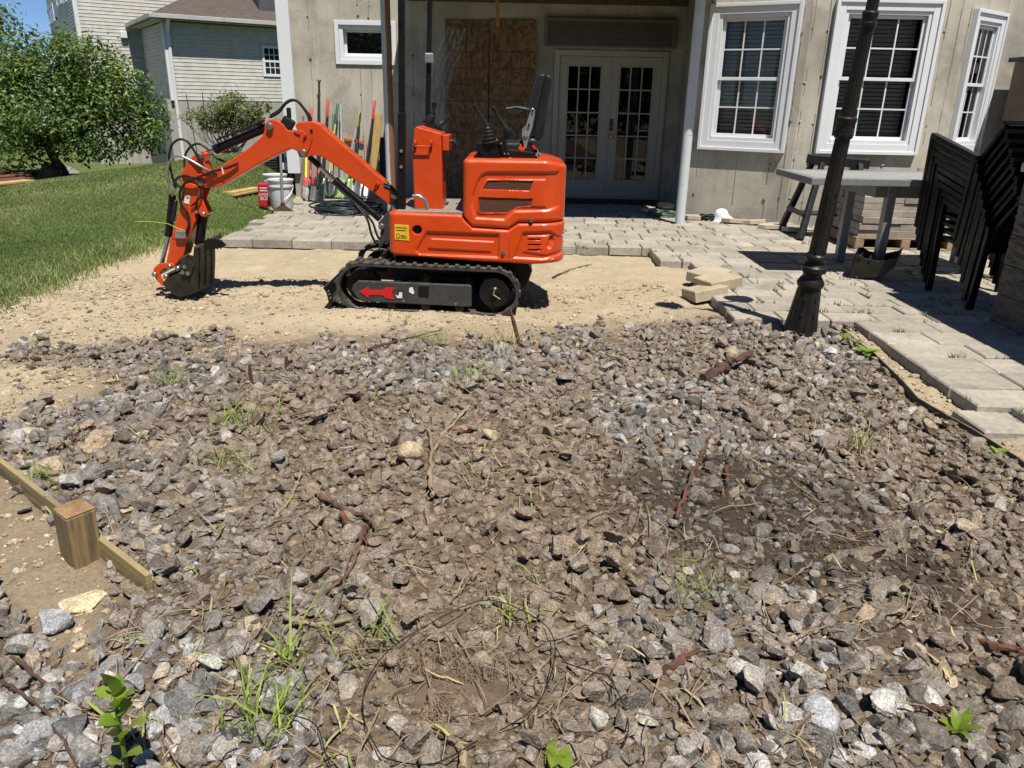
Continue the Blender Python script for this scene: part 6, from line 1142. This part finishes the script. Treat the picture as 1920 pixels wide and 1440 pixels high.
for l in range(8):
    z=PZ+.125+.068*(l+1); L=.21 if l%2 else .30; xx=px0+.03
    while xx+L<px1+.05:
        for yy in (py0+.03,py0+.30,py0+.57)[:1 if False else 3]:
            ob=bpy.data.objects.new('stacked_paver',pmb); COL.objects.link(ob); ob.location=(xx+L/2+random.gauss(0,.006),yy+.13+random.gauss(0,.006),z); ob.scale=(L-.006,.255,.065); ob.rotation_euler=(0,0,random.gauss(0,.015)); tag(ob,'brown concrete paver stacked with others on the wooden pallet','paver','pavers stacked on the pallet')
        xx+=L
# spare bucket on the patio
q=gp(1592,521,PZ); sbk=thing('spare_bucket',q,'small spare digging bucket lying on the patio before the table leg','bucket'); Tq=Matrix.Translation(q)@Matrix.Rotation(-.5,4,'Z')@Matrix.Rotation(.1,4,'X')
prof=[(0,.0),(.02,.19),(.05,.20),(.10,.17),(.22,.16),(.33,.20),(.36,.23),(.33,.12),(.25,.03),(.12,-.0)]
for d0 in (0,.25): MB(Tq).prism([(u,v) for u,v in prof],d0,d0+.012,lambda u,v,d:(u,d,v+.01)).o('side_plate',wornM,sbk,.002)
b=MB(Tq); rg=[(0,.0),(.25,.03),(.33,.12),(.36,.23)]; rg=[(.02,.19),(0,0),(.12,0),(.25,.03),(.33,.12),(.36,.23)]
for i in range(len(rg)-1): (a_,c),(e,f)=rg[i],rg[i+1]; b.add([(a_,.012,c+.01),(e,.012,f+.01),(e,.25,f+.01),(a_,.25,c+.01),(a_-.006,.012,c+.018),(e-.006,.012,f+.018),(e-.006,.25,f+.018),(a_-.006,.25,c+.018)],[(0,1,2,3),(7,6,5,4),(0,4,5,1),(3,2,6,7)])
b.o('shell',wornM,sbk,.002); b=MB(Tq); b.tube([(.05,.0,.16),(.05,.26,.16)],.015,8); b.tube([(.13,.0,.15),(.13,.26,.15)],.015,8); b.o('pin',bkM,sbk,smooth=60)
# ---- stacked chairs
chM_=simple('black_chair_frame',(.005,.005,.0055),(.008,.008,.0085),6,.34,0,.05,200,.001); slgM=simple('black_sling',(.005,.005,.0055),(.008,.008,.008),30,.7,0,.3,500,.001)
def chair(label):
    t=thing('stacking_chair',(0,0,0),label,'chair','stacked black chairs beside the stone pillar'); w=.56
    def o_(b,n,m=chM_,bev=.004): return b.o(n,m,t,bev,inv=False)
    for x in (0,w):
        b=MB(); b.bar((x,0,0),(x,-.04,.575),.05,.036,up=(0,1,0)); o_(b,'leg'); b=MB(); b.bar((x,.60,0),(x,.62,.70),.05,.036,up=(0,1,0)); o_(b,'leg')
        b=MB(); b.bar((x,-.055,.585),(x,.635,.715),.05,.042); o_(b,'armrest')
        b=MB(); b.bar((x+(.03 if x==0 else -.03),.12,.40),(x+(.03 if x==0 else -.03),-.26,.82),.03,.03,up=(1,0,0)); o_(b,'back_stile')
        b=MB(); b.bar((x+(.03 if x==0 else -.03),.02,.40),(x+(.03 if x==0 else -.03),.60,.43),.03,.03); o_(b,'seat_rail')
    b=MB(); b.bar((.0,-.265,.835),(w,-.265,.835),.045,.03); o_(b,'top_rail')
    b=MB(); b.add([(.04,.12,.405),(w-.04,.12,.405),(w-.04,-.25,.815),(.04,-.25,.815)],[(0,1,2,3)]); o_(b,'back_sling',slgM,0)
    b=MB(); b.add([(.04,.03,.41),(w-.04,.03,.41),(w-.04,.60,.44),(.04,.60,.44)],[(0,1,2,3)]); o_(b,'seat_sling',slgM,0)
    b=MB(); b.bar((0,.60,.41),(w,.60,.41),.03,.03); o_(b,'front_rail'); return t
NC=9; ord_=['bottom','second','third','fourth','fifth','sixth','seventh','eighth','topmost']
c0=chair('bottom chair of the black stack beside the stone pillar'); 
for k in range(NC):
    o=c0 if k==0 else dup(c0,label=f'{ord_[k]} chair{" from the bottom" if 0<k<8 else ""} in the black stack beside the stone pillar'); o.location=(3.335-.004*k+random.uniform(-.006,.006),5.51+.036*k+random.uniform(-.008,.008),PZ+.058*k); o.rotation_euler=(0,0,random.uniform(-.012,.012))
# ---- stone pillar at the right edge
s=NT('split_face_block'); v=s.pos(); n1=s.noise(v,22,7,.7); n2=s.noise(v,90,5,.7); s.col(s.mix(1.,s.mix(s.ramp(n1,[(.3,0.),(.7,1.)]),(.15,.125,.095),(.24,.205,.165)),s.ramp(n2,[(.3,.7),(.7,1.2)]),'MULTIPLY')); s.bump(n1,.8,.02); s.bump(n2,.5,.006); blkM=s.set(rough=.95,spec=.15)
pil=thing('stone_pillar',(3.5,5.0,PZ),'rough split-faced block pillar at the right edge of the photo','pillar')
def roughblock(x0,x1,y0,y1,z0,z1,seed):
    bm=bmesh.new(); bmesh.ops.create_cube(bm,size=1); bmesh.ops.subdivide_edges(bm,edges=bm.edges[:],cuts=9,use_grid_fill=True); g=np.random.default_rng(seed)
    for v_ in bm.verts:
        c=v_.co.copy(); e=sum(abs(abs(q)-.5)<.01 for q in c); a=.018 if e==1 else .006; v_.co=Vector((x0+(x1-x0)*(c.x+.5),y0+(y1-y0)*(c.y+.5),z0+(z1-z0)*(c.z+.5))); dx=g.uniform(-1,1,3)*a
        if abs(abs(c.x)-.5)<.01: v_.co.x+=dx[0]
        if abs(abs(c.y)-.5)<.01: v_.co.y+=dx[1]
    me=bpy.data.meshes.new('block'); bm.to_mesh(me); bm.free(); mk('block',me,blkM,pil)
for l in range(5):
    z0=PZ+.2*l; sp_=.28 if l%2 else .40; roughblock(3.32,3.32+sp_,4.74,5.20,z0+.003,z0+.197,l*2); roughblock(3.324+sp_,4.02,4.742,5.20,z0+.003,z0+.197,l*2+1)
MB().box(3.30,4.06,4.70,5.24,PZ+1.002,PZ+1.06).o('cap',concM,pil,.008)
# unseen canopy added right of the frame to shade the walk and the pillar
um=thing('shade_canopy',(4.7,4.2,PZ),'unseen square canopy added beyond the right edge to shade the walk','shade_caster'); umM=col('tan_canvas',(.30,.25,.18),.9)
b=MB(); x0,x1,y0,y1=3.40,5.9,3.0,5.05; b.add([(x0,y0,2.35),(x1,y0,2.35),(x1,y1,2.35),(x0,y1,2.35),((x0+x1)/2,(y0+y1)/2,2.7)],[(0,1,4),(1,2,4),(2,3,4),(3,0,4)]); ob=b.o('canopy',umM,um); MB().cyl(((x0+x1)/2,(y0+y1)/2,PZ),((x0+x1)/2,(y0+y1)/2,2.68),.024,12).o('pole',alM,um,smooth=40); MB().lathe([(.25,0),(.25,.05),(.05,.09),(.04,.3)],((x0+x1)/2,(y0+y1)/2,PZ),(0,0,1),20).o('base',bkM,um,smooth=40)
# brown slatted shed beyond the bay
shd=thing('brown_shed',(6.4,9.6,PZ),'brown slatted shed just beyond the far window of the bay','shed'); bnM=simple('brown_cladding',(.16,.115,.08),(.12,.085,.06),6,.7,0,.2,50,stretch=(.2,1,1))
for k in range(12): z=PZ+k*.16; MB().box(6.05,7.4,9.60+.004*(k%2),9.62,z,z+.155).o('cladding_board',bnM,shd,.004)
MB().box(6.02,7.45,9.58,10.3,2.0,2.05).o('roof',col('dark_roof',(.03,.03,.032),.6),shd,.004); MB().box(6.05,6.09,9.625,10.2,PZ,1.99).o('side_panel',bnM,shd,.004); MB().box(7.36,7.40,9.625,10.2,PZ,1.99).o('side_panel',bnM,shd,.004)
b=MB(T4); b.box(.35,1.2,-.05,0,1.9,2.9); b.o('window_trim',trimM,house,.004)
# ---- lamp post
lm=thing('lamp_post',(1.905,4.94,0),'black fluted cast lamp post leaning over the corner of the stone bed','lamp post'); Lb=Vector((1.905,4.94,-.02)); La=Vector((.03,-.245,2.0)).normalized()
iM=simple('black_cast_iron',(.011,.010,.010),(.02,.017,.016),7,.36,0,.12,90,.002,dust=((.2,.16,.12),.05))
def flute(prof,name,n=48,amp=.0,k=12,cap=True):
    a=La.orthogonal().normalized(); bb_=La.cross(a); vs=[];fs=[]; m=len(prof)
    for r,h,f in prof:
        for i in range(n): t=2*math.pi*i/n; rr=r*(1-f*(.5+.5*math.cos(k*t))**3); vs.append(Lb+La*h+(a*math.cos(t)+bb_*math.sin(t))*rr)
    for j in range(m-1):
        for i in range(n): fs.append((j*n+i,j*n+(i+1)%n,(j+1)*n+(i+1)%n,(j+1)*n+i))
    if cap: fs.append(tuple(range(n-1,-1,-1))); fs.append(tuple(range((m-1)*n,m*n)))
    b=MB(); b.add(vs,fs); return b.o(name,iM,lm,smooth=50)
flute([(.135,.0,0),(.135,.025,0),(.125,.035,0),(.112,.04,0)],'base_flange'); flute([(.112,.04,.06),(.095,.17,.06),(.078,.33,.06),(.072,.375,0)],'fluted_base',96)
flute([(.072,.375,0),(.082,.385,0),(.086,.405,0),(.072,.43,0),(.058,.45,0),(.060,.47,0),(.078,.485,0),(.078,.515,0),(.062,.525,0),(.055,.55,0),(.068,.565,0),(.068,.585,0),(.055,.60,0)],'collar')
flute([(.053,.60,.05),(.043,1.30,.05)],'shaft',96); flute([(.043,1.30,0),(.054,1.31,0),(.054,1.335,0),(.048,1.345,0),(.052,1.39,0),(.056,1.40,0),(.056,1.42,0),(.044,1.43,0)],'collar'); flute([(.042,1.43,.05),(.036,1.90,.05)],'shaft',96); flute([(.036,1.90,0),(.045,1.905,0),(.045,1.925,0),(.037,1.93,0),(.042,1.96,0),(.044,1.975,0),(.034,1.985,0)],'collar'); flute([(.033,1.985,.04),(.029,2.42,.04)],'shaft',96)
tp_=Lb+La*2.38
for sg in (-1,1):
    c=tp_+Vector((sg*.25,.02,.12)); MB().tube([tp_,tp_+Vector((sg*.12,0,-.02)),tp_+Vector((sg*.25,.02,.03))],.014,8).o('lamp_arm',iM,lm,smooth=60); b=MB(); b.lathe([(.04,-.09),(.09,-.02),(.105,.03),(.11,.06),(.05,.13),(.015,.16)],c,(0,0,1),20); b.o('lamp_head',iM,lm,smooth=40)
b=MB()
for h,n_ in ((.30,2),(.20,2),(.56,1),(.62,1),(.98,1),(1.35,1)):
    for a in (-.5,.4): d=Vector((math.sin(a),-math.cos(a),0)); r=np.interp(h,[.04,.375,.6,1.3,1.9],[.112,.072,.055,.044,.036]); b.bolt(Lb+La*h+d*r,d,.0055,.008)
b.o('rivets',iM,lm)
# ---- timber stake and edging boards at left
pwM=simple('pressure_treated',(.30,.20,.09),(.13,.09,.05),26,.8,0,.6,60,.005,stretch=(1,1,.05),lo=.42,hi=.58,dust=((.2,.17,.13),.5)); ewM=simple('cut_end_grain',(.36,.22,.095),(.18,.105,.05),22,.8,0,.3,60)
pc=Vector((-1.40,2.16,0)); Tp=Matrix.Translation((pc.x,pc.y,-.05))@Matrix.Rotation(-.62,4,'Z')@Matrix.Rotation(.05,4,'Y'); ps=thing('timber_post',(pc.x,pc.y,0),'short square timber post stub standing beside the edging board','post'); b=MB(Tp); b.box(-.046,.046,-.046,.046,0,.245); b.o('stub',pwM,ps,.004); b=MB(Tp); b.prism([(-.045,-.045),(.045,-.045),(.045,.045),(-.045,.045)],.246,.252,lambda u,v,d:(u,v,d)); b.o('cut_top',ewM,ps,.003)
a=gp(2,880,.05); m_=Vector((-1.46,2.27,0)); e=gp(285,1118,.0); up_=.075
b=MB(); h0=float(Hz(a.x,a.y)); dirb=(Vector((e.x,e.y,0))-Vector((a.x,a.y,0))).normalized(); 
b.bar(Vector((a.x,a.y,h0+.022))-dirb*.3,Vector((e.x,e.y,float(Hz(e.x,e.y))+.012)),.020,.115); b.o('edging_board',simple('green_treated_board',(.33,.255,.105),(.13,.095,.05),16,.85,0,.5,60,.005,stretch=(.1,.1,1.6),lo=.4,hi=.6,dust=((.25,.19,.13),.6)),None,.003,label='weathered treated board edging running past the post stub',cat='board')
# ---- plastic bed edging beside the walk
vs=[];fs=[]
for i,p in enumerate(EDG):
    for dx,z in ((-.004,-.05),(-.004,.034),(.004,.034),(.004,-.05)): vs.append((p.x+dx,p.y,float(Hz(p.x,p.y))*0+z))
for i in range(len(EDG)-1):
    for k in range(4): fs.append((i*4+k,i*4+(k+1)%4,(i+1)*4+(k+1)%4,(i+1)*4+k))
MB().add(vs,[f[::-1] for f in fs]).o('bed_edging',col('edging_black',(.035,.032,.03),.6,dust=((.4,.34,.26),.6)),None,.003,label='thin black plastic edging strip curving between stones and walk',cat='edging')
# ================================================================ roots, sticks, weeds and straw on the ground
brkM=simple('root_bark',(.17,.105,.065),(.085,.05,.034),18,.9,0,.6,60,.004); redbM=simple('red_root',(.15,.062,.033),(.08,.036,.022),16,.85,0,.6,60,.004); dryM=simple('dry_stick',(.33,.25,.16),(.22,.16,.10),14,.85,0,.4,60,.003); drkM=simple('dark_root',(.06,.036,.026),(.11,.05,.028),14,.9,0,.8,50,.006)
def gz(x,y,up=.0):
    p=gp(x,y,.03); h=float(Hz(p.x,p.y)); p=gp(x,y,h+up); return Vector((p.x,p.y,h+up))
def stick(name,pts,r0,r1,m,label,cat='stick',up=.03,rag=.15,n=7):
    P=[gz(x,y,u) if u is not None else gz(x,y,up) for x,y,*uu in pts for u in [uu[0] if uu else up]]; out=[]
    for i in range(len(P)-1):
        for t in (0,.17,.33,.5,.66,.83): out.append(P[i].lerp(P[i+1],t)+Vector((random.gauss(0,1),random.gauss(0,1),random.gauss(0,.5)))*r0*.35)
    out.append(P[-1]); k=len(out); b=MB(); b.tube(out,[(r0+(r1-r0)*i/(k-1))*random.uniform(1-rag-.12,1+rag+.12) for i in range(k)],n); b.v=[(x+random.gauss(0,r0*.1),y+random.gauss(0,r0*.1),z+random.gauss(0,r0*.1)) for x,y,z in b.v]; return b.o(name,m,None,smooth=25,label=label,cat=cat)
def vstick(name,px,py,tx,ty,r0,r1,m,label,cat='root'):
    a=gz(px,py,-.02); e=ap(tx,ty,a.y-.02); pts=[a,a.lerp(e,.3)+Vector((random.gauss(0,.006),0,0)),a.lerp(e,.65)+Vector((random.gauss(0,.006),0,0)),e]; b=MB(); b.tube(pts,[r0,r0*.8,r0*.7+r1*.3,r1],7); return b.o(name,m,None,smooth=60,label=label,cat=cat)
b_=stick('bark_chunk',[(1318,712,.03),(1350,692,.05),(1385,672,.07),(1412,658,.085)],.032,.014,drkM,'thick dark broken root lying right of the middle of the bed','root',n=9,rag=.38)
vstick('broken_root',972,655,956,578,.016,.006,redbM,'reddish root sticking up in front of the digger track'); vstick('broken_root',985,652,992,630,.012,.005,redbM,'short red splinter beside the upright root')
vstick('broken_root',472,730,468,683,.012,.007,redbM,'small upright red root left of the middle'); vstick('broken_root',540,700,537,668,.014,.008,redbM,'stubby orange root behind the stones left of the middle')
stick('forked_stick',[(812,930),(806,890),(808,850),(828,815),(858,785),(880,760)],.010,.005,dryM,'long grey forked stick in the middle of the bed'); stick('forked_stick',[(810,850),(806,815),(803,800)],.008,.004,dryM,'short side branch of the grey forked stick')
stick('bark_stick',[(1268,972),(1282,930),(1298,885),(1318,850),(1335,812)],.009,.005,redbM,'thin reddish stick slanting right of the middle'); stick('bark_stick',[(1365,910),(1362,880),(1366,855)],.009,.007,drkM,'short dark upright stick right of the slanting one')
stick('root',[(640,965),(660,990),(680,1010),(686,985)],.014,.006,redbM,'splintered brown root lying left of centre','root'); stick('root',[(682,985),(672,1030),(650,1080),(610,1110),(560,1140),(530,1160)],.006,.004,brkM,'thin winding root left of centre','root')
stick('root',[(530,1155),(560,1168),(610,1172),(660,1160)],.008,.004,dryM,'pale thin root end lying in the left foreground','root'); stick('root',[(620,1180),(640,1120),(650,1060),(668,1010)],.005,.003,brkM,'thin root running toward the camera left of centre','root')
stick('dark_twig',[(0,1275),(40,1300),(90,1340),(120,1390),(145,1440)],.005,.003,drkM,'dark curved twig in the lower left corner'); stick('dark_twig',[(20,1230),(70,1270),(120,1310),(165,1335)],.0055,.003,drkM,'second dark twig above the one in the lower left corner')
stick('bark_piece',[(1250,1255),(1280,1235),(1310,1218)],.013,.006,redbM,'reddish bark piece at the bottom right of centre'); stick('bark_piece',[(1840,1205),(1880,1215),(1925,1225)],.014,.008,redbM,'broad reddish bark piece at the right edge')
stick('bark_piece',[(1730,1325),(1760,1330),(1785,1328)],.010,.007,drkM,'small dark bark piece beside the green vine at lower right'); stick('root',[(868,1440),(862,1400),(830,1375),(790,1355)],.009,.004,dryM,'pale branching root at the bottom centre','root')
stick('root',[(540,780),(600,765),(660,740),(720,725)],.006,.003,brkM,'thin root lying across the stones left of the grass wisps','root'); stick('root',[(1240,742),(1300,735),(1360,738),(1400,742)],.005,.003,redbM,'fine reddish root beside the thick dark root','root')
stick('root',[(330,700),(360,690),(400,700)],.006,.004,brkM,'small curled root at the left of the dirt','root'); stick('root',[(600,930),(640,950),(690,970),(705,990)],.012,.006,brkM,'barky root chip left of the pale stones','root')
stick('root',[(690,655),(740,640),(790,628),(830,618)],.008,.004,drkM,'dark root along the edge of the dirt in front of the track','root'); stick('root',[(1190,620),(1215,608),(1240,598)],.006,.004,dryM,'pale stick on the dirt right of the digger')
stick('root',[(1035,520),(1070,505),(1110,495)],.007,.003,drkM,'fine dark root on the dirt behind the digger','root',up=.012)
# fine rootlets and straw lying everywhere
def strands(n,y0,y1,L0,L1,r,colA,colB,name,label,m=None,bias=None,up=.012):
    Y=y0+(y1-y0)*rng.random(n)**1.2; X=rng.uniform(-1,1,n)*(.68*Y+.1); ok=(gravel_mask(X,Y)>.25)&(X<edging_x(Y)-.05); X,Y=X[ok],Y[ok]
    if bias is not None: k=rng.random(len(X))<bias(X,Y); X,Y=X[k],Y[k]
    n=len(X); a=rng.uniform(0,2*np.pi,n); L=rng.uniform(L0,L1,n); S=6; V=[];F_=[]
    ts=np.linspace(-.5,.5,S); cv=rng.normal(0,.16,n)
    px=X[:,None]+np.cos(a)[:,None]*ts*L[:,None]-np.sin(a)[:,None]*cv[:,None]*L[:,None]*(ts**2); py=Y[:,None]+np.sin(a)[:,None]*ts*L[:,None]+np.cos(a)[:,None]*cv[:,None]*L[:,None]*(ts**2)
    pz=Hz(px,py)+up+rng.uniform(.0,.03,n)[:,None]+.02*rng.random(n)[:,None]*np.sin(ts*6)[None]
    w=r*rng.uniform(.6,1.4,n); nx_,ny_=-np.sin(a),np.cos(a); tap=np.array([.5,1,1,1,.8,.25])
    A_=np.stack([px+nx_[:,None]*w[:,None]*tap,py+ny_[:,None]*w[:,None]*tap,pz],-1); B_=np.stack([px-nx_[:,None]*w[:,None]*tap,py-ny_[:,None]*w[:,None]*tap,pz+.4*w[:,None]],-1)
    V=np.stack([A_,B_],2).reshape(-1,3); base=(np.arange(n)*S*2)[:,None]+np.arange(S-1)[None]*2; F_=np.stack([base,base+1,base+3,base+2],-1).reshape(-1,4)
    mk(name,npmesh(name,V,F_,m,{'tint':np.repeat(rng.random(n),S*2)}),None,kind='stuff',label=label,cat=name.split('_')[-1])
strM=leafmat('straw',(.36,.30,.14),(.50,.46,.22),.15,.7); rtM=leafmat('rootlet',(.17,.12,.075),(.34,.26,.17),.0,.85); grM=leafmat('torn_grass',(.16,.24,.04),(.36,.42,.11),.25,.6)
strands(1500,.9,4.9,.06,.22,.0016,0,0,'fine_rootlets','fine brown rootlets scattered over the stones',rtM); strands(170,.9,4.9,.05,.16,.0022,0,0,'dry_straw','bits of dry straw scattered over the stones',strM); strands(170,.9,4.8,.05,.15,.0026,0,0,'torn_grass','torn green grass blades scattered over the stones',grM,lambda x,y:.25+.75*sst(.5,-.5,x))
# grass wisps: each torn clump a thing of its own
def wisp(px,py,n,h,sp,label,m=grM,w=.004,lean=1.6,up=.01):
    c=gz(px,py,0); X=c.x+rng.normal(0,sp,n); Y=c.y+rng.normal(0,sp*.7,n); V,F_=blades(X,Y,rng.uniform(.35,1.,n)*h,w,lean,Hz(X,Y)+up+rng.uniform(0,.03,n)); return mk('grass_tuft',npmesh('grass_tuft',V,F_,m,{'tint':np.repeat(rng.random(n),5)}),None,label=label,cat='grass tuft',kind=None)
wisp(325,722,60,.10,.07,'yellow green grass wisp on the stones at the upper left'); wisp(455,800,90,.11,.085,'largest yellow green grass wisp left of the middle'); wisp(880,712,70,.09,.06,'green grass tuft in front of the upright red root'); wisp(815,645,45,.10,.05,'small bright tuft at the edge of the dirt'); wisp(935,650,80,.12,.08,'dry grass tuft at the foot of the upright root',strM); wisp(835,745,40,.07,.06,'thin straw wisp below the green tuft',strM)
wisp(430,880,36,.08,.06,'pale grass wisp near the left roots'); wisp(95,905,40,.10,.06,'grass blades behind the edging board at left'); wisp(505,1355,34,.14,.05,'bright green grass tuft at the bottom left of centre',up=.02,w=.006); wisp(1310,1130,40,.10,.06,'green grass tuft right of the bottom centre'); wisp(1615,850,46,.16,.035,'stiff golden straw tuft on the right of the bed',strM,w=.004,lean=1.0); wisp(700,1220,20,.12,.04,'few bright grass blades left of the cable loops',w=.006); wisp(960,1175,14,.09,.03,'cut green blades inside the cable loop',w=.007); wisp(490,1395,30,.10,.04,'yellow green blades at the bottom edge',w=.006); wisp(150,840,50,.07,.07,'reddish dry root tangle near the long brown rock',simple('tangle',(.22,.10,.06),(.15,.07,.04),20,.9,0,0)); wisp(540,1250,14,.16,.03,'long bright leaf blades in the left foreground',w=.008)
# black cable loops in the foreground
def cable(pts,label,r=.0016):
    P=[gz(x+random.uniform(-14,14),y+random.uniform(-9,9),u*random.uniform(.5,1.1)) for x,y,u in pts]; out=[]
    for i in range(len(P)-1):
        a=P[max(i-1,0)]; b0=P[i]; c=P[i+1]; d=P[min(i+2,len(P)-1)]
        for t in (0,.2,.4,.6,.8): out.append(.5*((2*b0)+(c-a)*t+(2*a-5*b0+4*c-d)*t*t+(3*b0-a-3*c+d)*t*t*t))
    MB().tube(out+[P[-1]],r,6).o('thin_cable',hoM,None,smooth=60,label=label,cat='cable')
cable([(935,1365,.03),(1010,1325,.05),(1040,1270,.06),(1042,1220,.06),(1010,1165,.06),(950,1135,.06),(880,1135,.06),(800,1165,.06),(740,1220,.06),(700,1280,.06),(682,1340,.05),(690,1390,.05),(740,1420,.05),(800,1432,.04),(900,1395,.04)],'black thin cable making the large loop at the bottom centre')
cable([(1060,1240,.05),(1110,1255,.06),(1150,1280,.06),(1180,1340,.06),(1160,1400,.05),(1110,1440,.04)],'black thin cable curving right of the large loop'); cable([(500,1350,.05),(540,1330,.08),(580,1360,.08),(610,1410,.06),(630,1450,.05)],'black thin wire arching over the grass at the bottom left')
# matted root ball inside the loop
n=700; c=gz(850,1290,0); th=rng.uniform(0,2*np.pi,n); rr=np.sqrt(rng.random(n)); X=c.x+np.cos(th)*rr*.2*(.7+.5*np.sin(th*3)); Y=c.y+np.sin(th)*rr*.15; top=.04*(1-rr**2)*(.4+1.2*fbm(X*9,Y*9,1.,2,4)); a=rng.uniform(0,2*np.pi,n); L=rng.uniform(.015,.05,n); wd=.0009
zz=Hz(X,Y)+top*rng.uniform(.7,1.1,n); P0=np.stack([X-np.cos(a)*L/2,Y-np.sin(a)*L/2,zz],-1); P1=np.stack([X,Y,zz+.008],-1); P2=np.stack([X+np.cos(a)*L/2,Y+np.sin(a)*L/2,zz-.002],-1); nn=np.stack([-np.sin(a)*wd,np.cos(a)*wd,0*a],-1); V=np.stack([P0+nn,P0-nn,P1+nn,P1-nn,P2+nn,P2-nn],1).reshape(-1,3); k=np.arange(n)*6; F_=np.concatenate([np.stack([k,k+1,k+3,k+2],-1),np.stack([k+2,k+3,k+5,k+4],-1)])
rb=thing('root_ball',c,'matted clump of soil and fine roots inside the cable loop','root ball'); mk('root_fibres',npmesh('root_fibres',V,F_,rtM,{'tint':np.repeat(rng.random(n)*.35,6)}),None,rb,kind='stuff')
Vb,Fb=ICO[3]; V=Vb*np.array([.15,.13,.035]); V=V*(1+.9*(fbm(Vb[:,0]*2+5,Vb[:,1]*2,3.,4,5)-.5)[:,None])+np.array([c.x,c.y,c.z+.0]); mk('soil_lump',npmesh('soil_lump',V,Fb,soilM if False else simple('lump_soil',(.15,.105,.07),(.09,.062,.042),18,.95,0,.8,70,.01),None,True),None,rb)
# leafy seedlings
lfM=leafmat('seedling_leaf',(.12,.22,.02),(.27,.36,.05),.4,.4); 
def leafobj(par,base,tip,w,m=lfM,curl=.15,up=(0,0,1)):
    base=Vector(base); tip=Vector(tip); d=tip-base; L=d.length; d=d.normalized(); sd=d.cross(Vector(up)).normalized(); nn=sd.cross(d).normalized(); vs=[];S=7
    for i in range(S):
        t=i/(S-1); ww=w*math.sin(math.pi*min(.999,t**.8))**.8*.5+.0005; c=base+d*(L*t)+nn*(curl*L*math.sin(math.pi*t)*.5)
        for u in (-1,0,1): vs.append(c+sd*(u*ww)+nn*(abs(u)*ww*.35))
    me=bpy.data.meshes.new('leaf'); me.from_pydata([tuple(v) for v in vs],[],[(i*3+k,i*3+k+1,(i+1)*3+k+1,(i+1)*3+k) for i in range(S-1) for k in range(2)]); at=me.attributes.new('tint','FLOAT','POINT'); at.data.foreach_set('value',np.full(len(vs),random.uniform(.2,1),np.float32)); return mk('leaf',me,m,par,smooth=180)
def seedling(px,py,lv,label,stem,Yoff=0):
    g0=gz(px,py,0); t=thing('leafy_seedling',g0,label,'seedling'); Y=g0.y
    P=[ap(x,y,Y-.01) for x,y in stem]; MB().tube([g0]+P,[.005]*(len(P))+[.0025],6).o('stem',col('green_stem',(.12,.20,.03)),t,smooth=60)
    for (bx,by,tx,ty,w,dy) in lv: leafobj(t,ap(bx,by,Y-.01),ap(tx,ty,Y-.01+dy),w)
    return t
seedling(240,1452,[(212,1305,188,1262,.045,-.02),(214,1300,222,1265,.042,.03),(208,1308,182,1290,.035,.02),(218,1315,232,1285,.045,.03),(220,1325,252,1300,.05,-.03),(216,1340,250,1318,.055,.02),(222,1355,182,1362,.05,-.03),(222,1362,190,1340,.045,.02),(230,1385,278,1352,.045,-.03),(226,1380,204,1372,.03,.03),(232,1420,268,1412,.04,-.02),(230,1430,205,1435,.045,-.03),(226,1395,215,1390,.025,.01)],'bright green leafy seedling growing at the lower left corner',[(234,1420),(228,1385),(222,1350),(214,1308)])
def rosette(px,py,n,r,label,w=.03,m=lfM,h=.05):
    g0=gz(px,py,.0); t=thing('weed',g0,label,'weed')
    for k in range(n): a=2*math.pi*k/n+random.uniform(-.3,.3); q=r*random.uniform(.6,1.1); leafobj(t,g0+Vector((0,0,.015)),g0+Vector((math.cos(a)*q,math.sin(a)*q,random.uniform(.4,1.2)*h)),w*random.uniform(.7,1.2),m)
    return t
wdM=leafmat('weed_leaf',(.12,.22,.03),(.26,.38,.07),.35,.5)
rosette(1625,668,14,.09,'bright leafy weed beside the plastic edging near the lamp post',.035,wdM); rosette(1603,652,10,.06,'smaller weed behind the bright leafy one by the edging',.03,wdM); rosette(1582,640,7,.05,'tiny weed at the foot of the lamp post',.025,wdM); rosette(1870,862,12,.05,'low weed beside the edging at the right edge',.025,wdM); rosette(1790,1378,9,.06,'green vine sprig among dark stones at lower right',.022,lfM); rosette(1045,1425,6,.05,'cut bright green leaf lying at the bottom centre',.035,lfM,.02); rosette(1770,735,5,.04,'small round-leaved weed between edging and pavers',.03,wdM)
rosette(1672,655,6,.05,'thin weed between edging and pavers near the lamp post',.02,wdM)
# weeds in the patio joints
jx=[];jy=[]
for k in range(len(PAV)):
    xc,yc,L,Dp=PAV[k]
    if yc>10.2 or (yc>7.8 and xc>-1.2 and xc<1.2 and yc>8.6): continue
    dn=1.2 if xc>1.2 and yc<7 else .6
    if random.random()<dn*(1.5 if fbm(np.array([xc]),np.array([yc]),1.1,2,91)[0]>.5 else .45):
        m=random.randint(4,16); 
        if random.random()<.6: ox=random.uniform(-L/2,L/2); jx+=list(xc+ox+rng.normal(0,.035,m)); jy+=list(yc-Dp/2+rng.normal(0,.004,m))
        else: oy=random.uniform(-Dp/2,Dp/2); jx+=list(xc-L/2+rng.normal(0,.004,m)); jy+=list(yc+oy+rng.normal(0,.03,m))
X=np.array(jx);Y=np.array(jy); V,F_=blades(X,Y,rng.uniform(.015,.055,len(X)),.007,.9,np.full(len(X),PZ-.008)); mk('joint_weeds',npmesh('joint_weeds',V,F_,leafmat('joint_weed',(.10,.13,.03),(.30,.30,.11),.25,.6),{'tint':np.repeat(rng.random(len(X)),5)}),None,kind='stuff',label='small weeds growing in the joints of the patio',cat='weeds')
